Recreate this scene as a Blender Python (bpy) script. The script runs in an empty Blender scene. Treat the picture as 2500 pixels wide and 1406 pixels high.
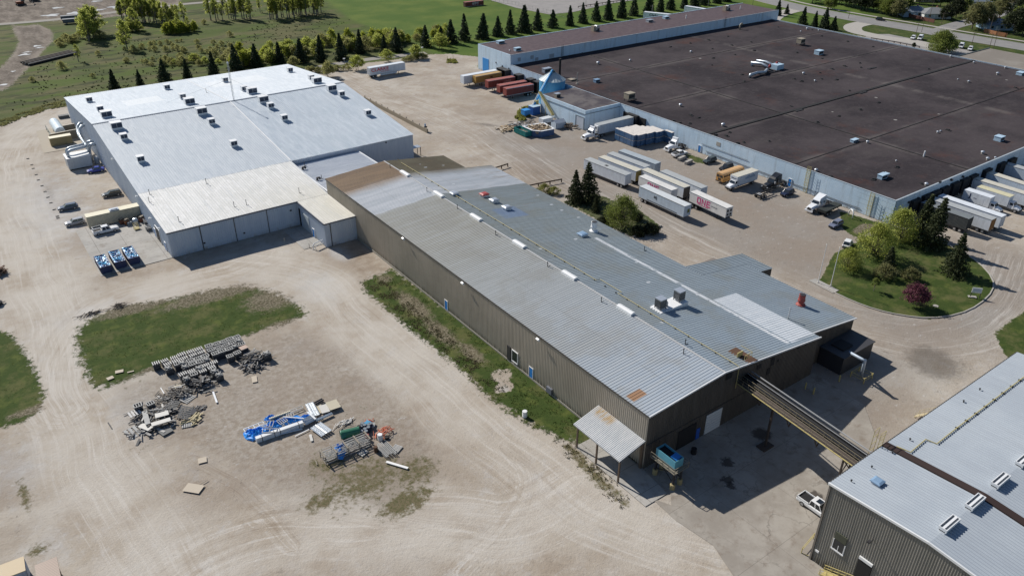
# aerial view of an industrial yard, built from measured ground points
import bpy,math,random
import numpy as np
from mathutils import Vector,Matrix,noise as mnoise
rnd=random.Random(7)
SC=bpy.context.scene
COL=SC.collection
CAM_H=84.0
F_PX,PIT,ROLL,YAW=1906.39,0.522077,-0.007897,0.937633
def cam_axes():
 cy,sy=math.cos(YAW),math.sin(YAW)
 fw=np.array([cy*math.cos(PIT),sy*math.cos(PIT),-math.sin(PIT)])
 r=np.cross(fw,[0,0,1]);r/=np.linalg.norm(r);d=np.cross(fw,r)
 r2=math.cos(ROLL)*r+math.sin(ROLL)*d
 d2=-math.sin(ROLL)*r+math.cos(ROLL)*d
 return r2,d2,fw
RX,DY,FW=cam_axes()
cd=bpy.data.cameras.new('camera');cam=bpy.data.objects.new('camera',cd);COL.objects.link(cam)
cd.sensor_fit='HORIZONTAL';cd.sensor_width=36.0;cd.lens=F_PX/2500*36.0
cd.clip_start=1.0;cd.clip_end=6000
M=Matrix(((RX[0],-DY[0],-FW[0],0),(RX[1],-DY[1],-FW[1],0),(RX[2],-DY[2],-FW[2],CAM_H),(0,0,0,1)))
cam.matrix_world=M
SC.camera=cam
SUNV=Vector((-0.29,1.25,1.0)).normalized()
W=bpy.data.worlds.new('World');SC.world=W;W.use_nodes=True
wn=W.node_tree;wn.nodes.clear()
sky=wn.nodes.new('ShaderNodeTexSky');sky.sky_type='NISHITA';sky.sun_disc=False
sky.sun_elevation=math.asin(SUNV.z);sky.sun_rotation=math.atan2(SUNV.x,SUNV.y)
sky.altitude=200;sky.air_density=1.0;sky.dust_density=0.3;sky.ozone_density=3.0
bg=wn.nodes.new('ShaderNodeBackground');bg.inputs[1].default_value=0.06
wo=wn.nodes.new('ShaderNodeOutputWorld')
wn.links.new(sky.outputs[0],bg.inputs[0]);wn.links.new(bg.outputs[0],wo.inputs[0])
sl=bpy.data.lights.new('sun','SUN');sl.energy=4.3;sl.angle=math.radians(0.53);sl.color=(1.0,0.945,0.86)
so=bpy.data.objects.new('sun',sl);COL.objects.link(so);so.location=(0,0,300)
so.rotation_euler=SUNV.to_track_quat('Z','Y').to_euler()
SC.view_settings.view_transform='Standard';SC.view_settings.look='None'
SC.view_settings.exposure=0.37;SC.view_settings.gamma=1.0
SC.render.engine='CYCLES'
def ray(px,py):return RX*((px-1250)/F_PX)+DY*((py-703)/F_PX)+FW
def g(px,py,z=0.0):
 v=ray(px,py);t=(z-CAM_H)/v[2];return Vector((v[0]*t,v[1]*t,z))
def onz(px,py,fn):
 z=fn(0,0)if False else 7.0
 for _ in range(12):
  p=g(px,py,z);z=fn(p.x,p.y)
 return Vector((p.x,p.y,z))
OR=dict(z1=(0,0),z2=(620,0),z3=(1240,0),z4=(1860,0),a5=(0,340),a6=(620,340),a7=(1240,340),a8=(1860,340),b1=(0,690),b2=(620,690),b3=(1240,690),b4=(1860,690),c5=(0,1046),c6=(620,1046),c7=(1240,1046),c8=(1860,1046))
def q(o,x,y):return(OR[o][0]+x/3.90625,OR[o][1]+y/3.90625)
def gq(o,x,y,z=0.0):return g(*q(o,x,y),z)
ORD=['first','second','third','fourth','fifth','sixth','seventh','eighth','ninth','tenth','eleventh','twelfth','thirteenth','fourteenth','fifteenth','sixteenth','seventeenth','eighteenth','nineteenth','twentieth']
def ordw(i):
 if i<20:return ORD[i]
 n=i+1
 t=['','','twenty','thirty','forty','fifty','sixty'][n//10]
 return t+'-'+ORD[n%10-1]if n%10 else t[:-1]+'ieth'
def tag(o,label=None,cat=None,group=None,kind=None):
 if label:o['label']=label
 if cat:o['category']=cat
 if group:o['group']=group
 if kind:o['kind']=kind
 return o
def empty(name,loc,rz=0.0,label=None,cat=None,group=None):
 o=bpy.data.objects.new(name,None);COL.objects.link(o);o.location=loc;o.rotation_euler=(0,0,rz)
 o.empty_display_size=0.5
 return tag(o,label,cat,group)
def children(o):return list(o.children)
def dup(root,loc,rz=0.0,scale=1.0,label=None,group=None,cat=None):
 kids=[]
 def cp(o,par):
  c=o.copy();COL.objects.link(c);c.parent=par
  for ch in KIDS.get(o.name,[]):KIDS.setdefault(c.name,[]).append(cp(ch,c))
  return c
 r=cp(root,None);r.location=loc;r.rotation_euler=(0,0,rz);r.scale=(scale,scale,scale)if not hasattr(scale,'__len__')else scale
 return tag(r,label,cat,group)
KIDS={}
class MB:
 """mesh builder: verts and faces in world or local space; origin is subtracted on build"""
 def __init__(s,o=(0,0,0)):s.v=[];s.f=[];s.o=Vector(o)
 def add(s,vs,fs):
  n=len(s.v);s.v+=[tuple(p)for p in vs];s.f+=[tuple(i+n for i in f)for f in fs];return s
 def quad(s,a,b,c,d):return s.add([a,b,c,d],[(0,1,2,3)])
 def box(s,x0,x1,y0,y1,z0,z1):
  vs=[(x0,y0,z0),(x1,y0,z0),(x1,y1,z0),(x0,y1,z0),(x0,y0,z1),(x1,y0,z1),(x1,y1,z1),(x0,y1,z1)]
  return s.add(vs,[(0,3,2,1),(4,5,6,7),(0,1,5,4),(1,2,6,5),(2,3,7,6),(3,0,4,7)])
 def obox(s,c,sx,sy,sz,rz=0.0,rx=0.0,ry=0.0):
  m=Matrix.Rotation(rz,3,'Z')@Matrix.Rotation(ry,3,'Y')@Matrix.Rotation(rx,3,'X');c=Vector(c)
  vs=[c+m@Vector((x*sx/2,y*sy/2,z*sz/2))for z in(-1,1)for x,y in((-1,-1),(1,-1),(1,1),(-1,1))]
  return s.add(vs,[(0,3,2,1),(4,5,6,7),(0,1,5,4),(1,2,6,5),(2,3,7,6),(3,0,4,7)])
 def bar(s,a,b,w,h=None):
  a,b=Vector(a),Vector(b);h=h or w;d=(b-a).normalized()
  u=d.cross(Vector((0,0,1)));
  if u.length<1e-3:u=Vector((1,0,0))
  u.normalize();t=u.cross(d).normalized()
  vs=[p+u*sx*w/2+t*sy*h/2 for p in(a,b)for sx,sy in((-1,-1),(1,-1),(1,1),(-1,1))]
  return s.add(vs,[(0,3,2,1),(4,5,6,7),(0,1,5,4),(1,2,6,5),(2,3,7,6),(3,0,4,7)])
 def prism(s,pts,z0,z1):
  n=len(pts);vs=[(x,y,z0)for x,y in pts]+[(x,y,z1)for x,y in pts]
  fs=[tuple(range(n-1,-1,-1)),tuple(range(n,2*n))]+[(i,(i+1)%n,n+(i+1)%n,n+i)for i in range(n)]
  return s.add(vs,fs)
 def side(s,prof,y0,y1):
  """profile of (x,z) points extruded along y"""
  n=len(prof);vs=[(x,y0,z)for x,z in prof]+[(x,y1,z)for x,z in prof]
  fs=[tuple(range(n)),tuple(range(2*n-1,n-1,-1))]+[(i,n+i,n+(i+1)%n,(i+1)%n)for i in range(n)]
  return s.add(vs,fs)
 def tube(s,pts,r,n=8,r2=None,caps=True):
  pts=[Vector(p)for p in pts];k=len(pts);base=len(s.v);prev=None
  for i,p in enumerate(pts):
   d=(pts[min(i+1,k-1)]-pts[max(i-1,0)]).normalized()
   if prev is None:
    u=d.cross(Vector((0,0,1)))
    if u.length<1e-3:u=Vector((1,0,0))
   else:u=prev-d*prev.dot(d)
   u.normalize();prev=u;w=d.cross(u);rr=r if r2 is None else r+(r2-r)*i/(k-1)
   for j in range(n):
    a=2*math.pi*j/n;s.v.append(tuple(p+u*math.cos(a)*rr+w*math.sin(a)*rr))
  for i in range(k-1):
   for j in range(n):
    a,b=base+i*n+j,base+i*n+(j+1)%n;s.f.append((a,b,b+n,a+n))
  if caps:
   s.f.append(tuple(base+j for j in range(n-1,-1,-1)));s.f.append(tuple(base+(k-1)*n+j for j in range(n)))
  return s
 def lathe(s,prof,c=(0,0,0),n=16):
  base=len(s.v);k=len(prof)
  for r,z in prof:
   for j in range(n):
    a=2*math.pi*j/n;s.v.append((c[0]+r*math.cos(a),c[1]+r*math.sin(a),c[2]+z))
  for i in range(k-1):
   for j in range(n):
    a,b=base+i*n+j,base+i*n+(j+1)%n;s.f.append((a,b,b+n,a+n))
  s.f.append(tuple(base+j for j in range(n-1,-1,-1)));s.f.append(tuple(base+(k-1)*n+j for j in range(n)))
  return s
 def build(s,name,mat,parent=None,smooth=False,loc=None,bevel=0,rz=None):
  me=bpy.data.meshes.new(name)
  ox,oy,oz=s.o
  me.from_pydata([(a-ox,b-oy,c-oz)for a,b,c in s.v],[],s.f);me.update()
  o=bpy.data.objects.new(name,me);COL.objects.link(o)
  if mat:me.materials.append(mat)
  if smooth:me.shade_smooth()
  if parent:o.parent=parent;KIDS.setdefault(parent.name,[]).append(o)
  elif loc is not None:o.location=loc
  else:o.location=s.o
  if rz is not None:o.rotation_euler=(0,0,rz)
  if bevel:
   b=o.modifiers.new('b','BEVEL');b.width=bevel;b.segments=2;b.limit_method='ANGLE'
  return o
def nodes(m):
 m.use_nodes=True;nt=m.node_tree;nt.nodes.clear()
 out=nt.nodes.new('ShaderNodeOutputMaterial');b=nt.nodes.new('ShaderNodeBsdfPrincipled')
 nt.links.new(b.outputs[0],out.inputs[0]);return nt,b
class NT:
 def __init__(s,m):s.t,s.b=nodes(m)
 def n(s,typ,ins={},**kw):
  x=s.t.nodes.new(typ)
  for k,v in kw.items():setattr(x,k,v)
  for k,v in ins.items():s.set(x.inputs[k],v)
  return x
 def set(s,sock,v):
  if hasattr(v,'is_linked')or isinstance(v,bpy.types.NodeSocket):s.t.links.new(v,sock)
  else:
   try:sock.default_value=v
   except Exception:sock.default_value=(v[0],v[1],v[2],1.0)
 def math(s,op,a,b=0.0,c=0.0,clamp=False):
  x=s.n('ShaderNodeMath',{0:a,1:b,2:c},operation=op);x.use_clamp=clamp;return x.outputs[0]
 def mix(s,f,a,b,mode='MIX'):
  x=s.n('ShaderNodeMix',data_type='RGBA',blend_type=mode);x.clamp_factor=True
  s.set(x.inputs[0],f);s.set(x.inputs[6],a if not isinstance(a,tuple)else(*a[:3],1));s.set(x.inputs[7],b if not isinstance(b,tuple)else(*b[:3],1))
  return x.outputs[2]
 def noise(s,vec,scale,detail=4,rough=0.55,out=0):
  x=s.n('ShaderNodeTexNoise',{'Scale':scale,'Detail':detail,'Roughness':rough});s.t.links.new(vec,x.inputs['Vector']);return x.outputs[out]
 def pos(s):return s.n('ShaderNodeNewGeometry').outputs['Position']
 def obj(s):return s.n('ShaderNodeTexCoord').outputs['Object']
 def mapv(s,vec,scale=(1,1,1),rot=(0,0,0),loc=(0,0,0)):
  x=s.n('ShaderNodeMapping');s.t.links.new(vec,x.inputs[0]);x.inputs[1].default_value=loc;x.inputs[2].default_value=rot;x.inputs[3].default_value=scale;return x.outputs[0]
 def ramp(s,f,lo,hi):
  return s.n('ShaderNodeMapRange',{0:f,1:lo,2:hi,3:0.0,4:1.0},interpolation_type='SMOOTHSTEP').outputs[0]
 def attr(s,name,vec=False):
  x=s.n('ShaderNodeAttribute',attribute_name=name);return x.outputs['Vector' if vec else 'Fac']
 def xyz(s,vec):x=s.n('ShaderNodeSeparateXYZ');s.t.links.new(vec,x.inputs[0]);return x.outputs
 def bump(s,h,st=0.3,dist=0.05):
  x=s.n('ShaderNodeBump',{'Strength':st,'Distance':dist,'Height':h});s.t.links.new(x.outputs[0],s.b.inputs['Normal'])
MATS={}
def mat(name,col,rough=0.7,metal=0.0,var=0.12,scale=0.6,spec=0.5,coat=0.0,dirt=None,fine=True,trans=0.0):
 """painted / weathered surface: base colour with mottling at two scales, bump and roughness variation"""
 if name in MATS:return MATS[name]
 m=bpy.data.materials.new(name);t=NT(m);p=t.pos()if dirt!='local' else t.obj()
 n1=t.noise(p,scale,5,0.6);n2=t.noise(p,scale*9,3,0.6)
 k=t.math('ADD',t.math('MULTIPLY',t.math('SUBTRACT',n1,0.5),var*2.2),t.math('MULTIPLY',t.math('SUBTRACT',n2,0.5),var*1.1))
 c=t.n('ShaderNodeVectorMath',{0:tuple(col)},operation='SCALE');t.set(c.inputs['Scale'],t.math('ADD',k,1.0))
 t.t.links.new(c.outputs[0],t.b.inputs['Base Color'])
 t.set(t.b.inputs['Roughness'],t.math('ADD',t.math('MULTIPLY',n1,0.2),rough-0.1,clamp=True))
 t.b.inputs['Metallic'].default_value=metal;t.b.inputs['Specular IOR Level'].default_value=spec
 t.b.inputs['Coat Weight'].default_value=coat
 if fine:t.bump(n2,0.15,0.02)
 MATS[name]=m;return m
def paint(name,col,rough=0.3):return mat(name,col,rough,coat=0.35,var=0.04,scale=0.8,fine=False)
def glass(name='vehicle_glass',col=(0.02,0.025,0.03)):return mat(name,col,0.08,var=0.02,spec=0.8,fine=False)
M_tyre=mat('tyre_rubber',(0.02,0.02,0.022),0.85)
M_rim=mat('wheel_metal',(0.45,0.46,0.48),0.4,metal=0.7)
M_steel=mat('galvanised_steel',(0.42,0.44,0.46),0.45,metal=0.6,var=0.1,scale=1.5)
M_dark=mat('dark_metal',(0.03,0.03,0.033),0.6)
M_frame=mat('black_chassis',(0.018,0.018,0.02),0.6)
M_white=mat('white_paint',(0.74,0.75,0.76),0.45,var=0.06,scale=0.5)
M_yellow=mat('faded_yellow_paint',(0.45,0.38,0.16),0.6,var=0.12)
M_black=mat('matt_black',(0.012,0.012,0.014),0.8)
M_conc=mat('concrete',(0.36,0.34,0.31),0.9,var=0.14,scale=0.7)
M_wood=mat('weathered_wood',(0.24,0.21,0.17),0.85,var=0.3,scale=2.0)
M_blue=mat('bright_blue_paint',(0.02,0.19,0.55),0.45,var=0.06)
def scrapmat(name,cols,rough=.85):
 m=bpy.data.materials.new(name);t=NT(m);r=t.n('ShaderNodeValToRGB');t.t.links.new(t.n('ShaderNodeNewGeometry').outputs['Random Per Island'],r.inputs[0]);cr=r.color_ramp;cr.interpolation='CONSTANT';n=len(cols)
 cr.elements[0].color=(*cols[0],1);cr.elements[1].position=(n-1)/n;cr.elements[1].color=(*cols[-1],1)
 for i in range(1,n-1):cr.elements.new(i/n).color=(*cols[i],1)
 c=t.mix(t.math('MULTIPLY',t.noise(t.pos(),3,4,.7),.4),r.outputs[0],(.08,.075,.07));t.t.links.new(c,t.b.inputs['Base Color']);t.b.inputs['Roughness'].default_value=rough;return m
S_grey=scrapmat('mixed_scrap_timber',[(.06,.06,.065),(.13,.13,.13),(.22,.22,.215),(.34,.33,.32),(.09,.075,.06),(.50,.49,.47),(.17,.15,.13)])
S_tan=scrapmat('mixed_offcuts',[(.42,.31,.19),(.30,.21,.12),(.52,.42,.30),(.10,.06,.035),(.38,.30,.20),(.60,.52,.40)])
M_glass=glass()
M_red=mat('red_oxide_paint',(0.22,0.035,0.025),0.55,var=0.12,scale=0.7)
def text(name,s,size,mat_,parent,loc,rot,thick=0.01,xs=1.0):
 cu=bpy.data.curves.new(name,'FONT');cu.body=s;cu.size=size;cu.extrude=thick;cu.align_x='CENTER';cu.align_y='CENTER'
 cu.offset=size*0.02
 o=bpy.data.objects.new(name,cu);COL.objects.link(o)
 me=bpy.data.meshes.new_from_object(o.evaluated_get(bpy.context.evaluated_depsgraph_get()))
 bpy.data.objects.remove(o);bpy.data.curves.remove(cu)
 o=bpy.data.objects.new(name,me);COL.objects.link(o);me.materials.clear();me.materials.append(mat_)
 o.parent=parent;KIDS.setdefault(parent.name,[]).append(o)
 o.location=loc;o.rotation_euler=rot;o.scale=(xs,1,1);return o
def axis(a,b,core0,core1,step,grow=1.12):
 L=list(np.arange(core0,core1+1e-6,step));s=step;x=L[-1]
 while x<b:s=min(s*grow,60);x+=s;L.append(x)
 s=step;x=L[0];pre=[]
 while x>a:s=min(s*grow,60);x-=s;pre.append(x)
 return np.array(pre[::-1]+L)
GX=axis(-900,1800,-16,212,0.9,1.05);GY=axis(-900,2200,20,262,0.9,1.05)
XX,YY=np.meshgrid(GX,GY);GPX=XX.ravel();GPY=YY.ravel();NV=len(GPX)
def wp(pts,o=None):
 return[tuple((g(*(q(o,*p)if o else p)))[:2])for p in pts]
def sd(poly,X=None,Y=None):
 X=GPX if X is None else X;Y=GPY if Y is None else Y
 d=np.full(X.shape,1e9);ins=np.zeros(X.shape,bool);n=len(poly)
 for i in range(n):
  ax,ay=poly[i];bx,by=poly[(i+1)%n];ex,ey=bx-ax,by-ay
  t=np.clip(((X-ax)*ex+(Y-ay)*ey)/(ex*ex+ey*ey+1e-12),0,1)
  d=np.minimum(d,(X-ax-t*ex)**2+(Y-ay-t*ey)**2)
  c=((ay>Y)!=(by>Y));
  with np.errstate(divide='ignore',invalid='ignore'):
   xc=(bx-ax)*(Y-ay)/(by-ay+1e-12)+ax
  ins^=c&(X<xc)
 d=np.sqrt(d);return np.where(ins,-d,d)
def soft(poly,w=1.0):return np.clip(0.5-sd(poly)/(2*w),0,1)
def blob(px,py,rx,ry,ang=0.0):
 c=g(px,py);dx,dy=GPX-c.x,GPY-c.y;ca,sa=math.cos(ang),math.sin(ang)
 return np.exp(-(((dx*ca+dy*sa)/rx)**2+((-dx*sa+dy*ca)/ry)**2))
def track(pts,w,o=None):
 P_=wp(pts,o);best=np.full(NV,1e9);U=np.zeros(NV);V=np.zeros(NV);L=0.0
 for _ in range(3):
  N_=[P_[0]]
  for a,b in zip(P_[:-1],P_[1:]):N_+=[(a[0]*.75+b[0]*.25,a[1]*.75+b[1]*.25),(a[0]*.25+b[0]*.75,a[1]*.25+b[1]*.75)]
  P_=N_+[P_[-1]]
 for(ax,ay),(bx,by)in zip(P_[:-1],P_[1:]):
  ex,ey=bx-ax,by-ay;l=math.hypot(ex,ey)+1e-9
  t=np.clip(((GPX-ax)*ex+(GPY-ay)*ey)/(l*l),0,1);dx=GPX-ax-t*ex;dy=GPY-ay-t*ey;d=np.sqrt(dx*dx+dy*dy)
  m=d<best;s=np.where((ex*dy-ey*dx)>=0,1,-1)
  U=np.where(m,d*s,U);V=np.where(m,L+t*l,V);best=np.minimum(best,d);L+=l
 Wt=np.exp(-(best/w)**4)
 return np.stack([U,V,Wt],1)
ISLA=wp([(182,822),(215,778),(300,745),(400,732),(520,705),(600,695),(680,715),(735,750),(747,765),(700,790),(640,805),(560,838),(470,862),(390,900),(300,930),(250,948),(215,935),(197,880)])
GRL=wp([(-300,780),(0,808),(25,812),(55,850),(85,900),(108,965),(100,1000),(45,1035),(-60,1055),(-300,1070)])
STRIP=[(p[0],p[1])for p in wp([(884,690),(905,676),(925,672),(955,655)])]+[(71.5,101),(71.5,60)]+wp([(1412,1082),(1370,1070),(1290,1033),(1200,975),(1130,905),(1060,850),(990,795),(930,742),(890,712)])
WEED2=wp([(1395,1060),(1440,1120),(1500,1180),(1545,1235),(1525,1240),(1460,1195),(1400,1125),(1340,1075)])
ISLR=wp([(1995,690),(2010,670),(2035,620),(2110,580),(2160,562),(2165,545),(2210,560),(2280,585),(2330,605),(2390,640),(2425,680),(2425,710),(2390,745),(2340,768),(2270,778),(2200,770),(2140,757),(2080,735),(2032,712)])
GRR=wp([(2428,815),(2470,780),(2520,750),(2700,800),(2700,1000),(2480,880),(2455,870)])
GRB=wp([(2050,515),(2155,545),(2150,560),(2090,578),(2075,572),(2055,555)])
GRC=wp([(1672,372),(1725,390),(1730,402),(1700,398),(1676,385)])
MIDI=wp([(1370,492),(1450,470),(1560,510),(1615,552),(1545,580),(1500,560)])
YARD=wp([(-900,380),(-300,345),(0,308),(60,283),(110,268),(168,258)])+[(33,297),(108,297)]+wp([(735,170),(800,166),(860,158),(950,148),(1040,134),(1100,132),(1176,140)])+[(184,277),(350,277),(365,250)]+wp([(2475,145),(3200,300),(3600,900),(2900,2200),(-1500,2400),(-2500,900)])
M_mead=wp([(-200,-40),(760,-20),(850,50),(930,80),(1010,105),(1060,140),(780,175),(690,170),(160,262),(0,320),(-900,420)])
sdy=sd(YARD)
grass=np.clip(0.5+sdy/3.0,0,1)
lush=np.maximum.reduce([soft(ISLA,3.2),soft(GRL,2.0),soft(STRIP,2.6),soft(ISLR,0.5),soft(GRR,0.8),soft(GRB,0.6),soft(MIDI,.4)*.7])
lush=np.maximum(lush,soft(GRC,0.8)*0.75)
meadow=soft(M_mead,3.0)
lushall=np.maximum(lush,grass)
dirtroad=soft(wp([(30,62),(95,62),(128,75),(128,100),(100,130),(60,175),(20,215),(-40,235),(-90,215),(0,168),(35,130),(48,100),(35,80)]),3.0)
dirtyard=soft(wp([(-200,62),(0,58),(200,48),(330,34),(430,20),(445,-10),(380,-60),(-300,-60)]),4.0)
lushall=lushall*(1-dirtroad)*(1-dirtyard)*(1-np.clip(blob(1232,944,1.5,1.3)*1.6+blob(1225,915,2.0,1.6)*1.2,0,1))
dry=np.maximum.reduce([soft(WEED2,1.4)*0.9,blob(890,1170,11,8)*0.75,blob(1010,1150,6,6)*.75,blob(800,1130,6,5)*.7,blob(990,1225,6,3)*.95,blob(790,1220,5,3)*.8,blob(640,1120,5,3)*.35,blob(880,1000,6,3)*.45,blob(420,960,6,2)*.45,blob(350,1090,4,2)*.45,blob(710,860,5,2)*.3,blob(60,1210,1.2,6)*.8,blob(90,1340,3,2)*.7,soft(wp([(560,838),(640,805),(740,780),(720,800),(600,850),(440,900),(300,960),(250,950),(400,890)]),2.0)*.6,blob(1010,720,9,5)*.0,blob(600,720,9,3)*0.5])
dryin=np.maximum.reduce([blob(560,705,17,4)*1.1,blob(660,730,7,6)*.95,blob(330,750,10,3)*1.0,blob(430,880,10,1.4,0.05)*1.1,blob(640,815,9,1.2)*1.0,blob(690,790,5,2)*.8,blob(300,740,8,1.5)*.9,blob(1010,745,2.6,9)*1.0,blob(1075,810,2.4,8)*1.0,blob(1150,860,2.2,6)*.9,blob(680,740,6,4)*.7,blob(80,1000,5,1.5)*1.0,soft(wp([(2105,545),(2150,548),(2148,560),(2090,572),(2078,562)]),.6),blob(940,680,2.5,3)*.8,soft(MIDI,1.0)*.5])
pale=np.maximum.reduce([blob(120,500,12,40)*.8,blob(250,760,16,6)*.7,blob(780,700,7,12)*.7,blob(330,1010,5,10)*.8,blob(20,1150,8,10)*.7,blob(720,860,10,6)*.5,blob(1330,1190,4,9)*.5,blob(1230,950,2.0,1.2)*1.0,blob(830,620,3,6)*.9,blob(130,1330,5,6)*.6,blob(180,440,8,20)*.5])
brown=np.maximum.reduce([soft(wp([(770,620),(880,590),(960,660),(890,690),(850,660),(800,640)]),2)*.9,blob(330,600,6,6)*.5,blob(1680,610,10,10)*.45,blob(1210,260,14,8)*.5,blob(90,440,8,30)*.4,blob(620,900,14,10)*.25,blob(1150,960,7,20)*.25,blob(1800,530,8,25)*.4,blob(1300,430,9,12)*.8,blob(1500,400,14,20)*.35,blob(1230,280,16,14)*.5,blob(1750,480,12,20)*.5,blob(2000,620,14,14)*.4,dirtyard*.9,dirtroad*.8,blob(1990,1210,3,3)*.4,blob(900,1110,14,10)*.9,blob(960,1200,8,5)*.8,blob(450,1040,9,8)*.35,blob(560,1170,9,8)*.35])
dark=np.maximum.reduce([blob(2280,885,6.5,5.5,.8)*1.15,blob(2330,900,6,4)*.7,blob(1190,305,2.0,7,0.5)*.8,blob(1130,300,3,4)*.2,blob(120,470,1.7,14)*.55,blob(90,420,1.5,8)*.5,blob(1380,1020,1.5,1.2)*.2,blob(1775,1130,.9,1.6)*1.0,blob(1775,1175,1.2,.7)*.9,blob(1768,1185,.7,.7)*1.0,blob(60,130,9,9)*.55*dirtroad,blob(20,190,6,10)*.5,blob(1310,420,3,5)*.5,blob(1880,555,2,14)*.35,blob(2000,590,6,3)*.3,blob(730,840,3,1.6)*.45,blob(860,930,4,1.5)*.5,blob(780,880,2,3)*.35,blob(340,690,4,1)*.35,blob(880,215,2,3)*.4,blob(1440,360,3,2)*.35])
asph=np.maximum(soft(wp([(1290,440),(1240,380),(1180,330),(1330,270),(1500,300),(2200,560),(2440,600),(2600,640),(2560,760),(2440,830),(2330,860),(2180,850),(2090,790),(1950,690),(1700,590),(1400,500)]),6.0)*.8,soft(wp([(1560,1140),(1800,880),(2160,820),(2250,900),(2200,1000),(2160,1090),(2030,1190),(1990,1420),(1700,1250)]),5.0)*.7)
yardm=1-np.clip(lushall+dirtyard,0,1)
TR=[track([(230,240),(110,290),(40,350),(20,450),(60,590),(100,720),(125,850),(160,960),(200,1080),(280,1230),(420,1430)],8.5),track([(640,625),(560,660),(420,695),(290,730),(200,775),(150,850),(140,930),(160,1000)],6.5),track([(560,650),(700,655),(790,690),(880,790),(990,880),(1130,1010),(1270,1120),(1420,1250),(1600,1300),(1760,1340)],8.0),track([(1420,1180),(1250,1290),(1120,1260),(900,1285),(760,1270),(560,1330),(380,1440)],7.5),track([(830,180),(930,230),(1100,290),(1250,390),(1450,500),(1640,600),(1850,700),(2060,790),(2300,830),(2460,720),(2480,620)],13.0),track([(640,1262),(780,1258),(920,1272),(1060,1290),(1140,1300)],2.6),track([(1240,1090),(1300,1170),(1250,1280),(1130,1400)],2.4),track([(470,1120),(560,1170),(640,1240),(720,1330)],2.0)]
me=bpy.data.meshes.new('ground');nx,ny=len(GX),len(GY)
idx=np.arange(NV).reshape(ny,nx);fc=np.stack([idx[:-1,:-1].ravel(),idx[:-1,1:].ravel(),idx[1:,1:].ravel(),idx[1:,:-1].ravel()],1)
hz=0.03*np.sin(GPX*0.31)*np.sin(GPY*0.27+1)-0.06
me.vertices.add(NV);co=np.stack([GPX,GPY,hz],1).astype(np.float32);me.vertices.foreach_set('co',co.ravel())
me.loops.add(fc.size);me.loops.foreach_set('vertex_index',fc.ravel().astype(np.int32))
me.polygons.add(len(fc));me.polygons.foreach_set('loop_start',np.arange(0,fc.size,4,dtype=np.int32));me.polygons.foreach_set('loop_total',np.full(len(fc),4,np.int32))
me.update(calc_edges=True);me.shade_smooth()
def setattr_(name,arr):
 a=me.attributes.new(name,'FLOAT','POINT');a.data.foreach_set('value',arr.astype(np.float32))
rough=soft(wp([(255,975),(420,890),(560,850),(720,800),(830,850),(960,940),(1060,1080),(1070,1180),(1010,1240),(860,1262),(700,1240),(600,1160),(450,1080),(340,1090)]),4.0)
for nme,arr in dict(rough=rough,dirt=np.maximum(dirtroad,dirtyard),lush=lushall,dry=dry*yardm,dryin=dryin,meadow=meadow,pale=pale*yardm,brown=brown,dark=dark,asph=np.clip(asph*yardm+dirtroad*.9+dirtyard*.6,0,1),lawn=np.clip(1-meadow,0,1)).items():setattr_('g_'+nme,arr)
for i,T_ in enumerate(TR):
 a=me.attributes.new('t%d'%i,'FLOAT_VECTOR','POINT');a.data.foreach_set('vector',T_.astype(np.float32).ravel())
ground=bpy.data.objects.new('ground',me);COL.objects.link(ground);ground['kind']='structure'
m=bpy.data.materials.new('yard_ground');t=NT(m);p=t.pos()
nb=t.noise(p,0.045,5,.6);nm=t.noise(p,0.35,5,.65);nf=t.noise(p,2.6,5,.75);nc=t.noise(p,0.9,6,.7,0);nff=t.noise(p,9.0,3,.7)
c=t.mix(t.ramp(nb,.35,.65),(.365,.318,.262),(.42,.382,.332))
c=t.mix(t.math('MULTIPLY',t.ramp(nm,.45,.75),.5),c,(.45,.425,.395))
c=t.mix(t.math('MULTIPLY',t.ramp(t.noise(t.mapv(p,(1,1,1),loc=(31,7,0)),.12,6,.7),.48,.66),.6),c,(.285,.228,.172));c=t.mix(t.math('MULTIPLY',t.ramp(t.noise(t.mapv(p,(1,1,1),loc=(3,77,0)),.2,7,.75),.54,.68),.55),c,(.44,.43,.42))
c=t.mix(t.math('MULTIPLY',t.attr('g_asph'),t.ramp(nb,.0,.35)),c,t.mix(nm,(.20,.182,.165),(.285,.262,.24)))
c=t.mix(t.math('MULTIPLY',t.attr('g_brown'),t.ramp(nm,.2,.7)),c,(.22,.168,.122))
pm=t.math('ADD',t.attr('g_pale'),t.math('MULTIPLY',t.math('SUBTRACT',nm,.5),.9))
c=t.mix(t.math('MULTIPLY',t.ramp(pm,.25,1.0),.85),c,(.46,.465,.47))
fac=None
wob=t.math('MULTIPLY',t.math('SUBTRACT',t.noise(p,.035,2,.5),.5),6.0)
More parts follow.
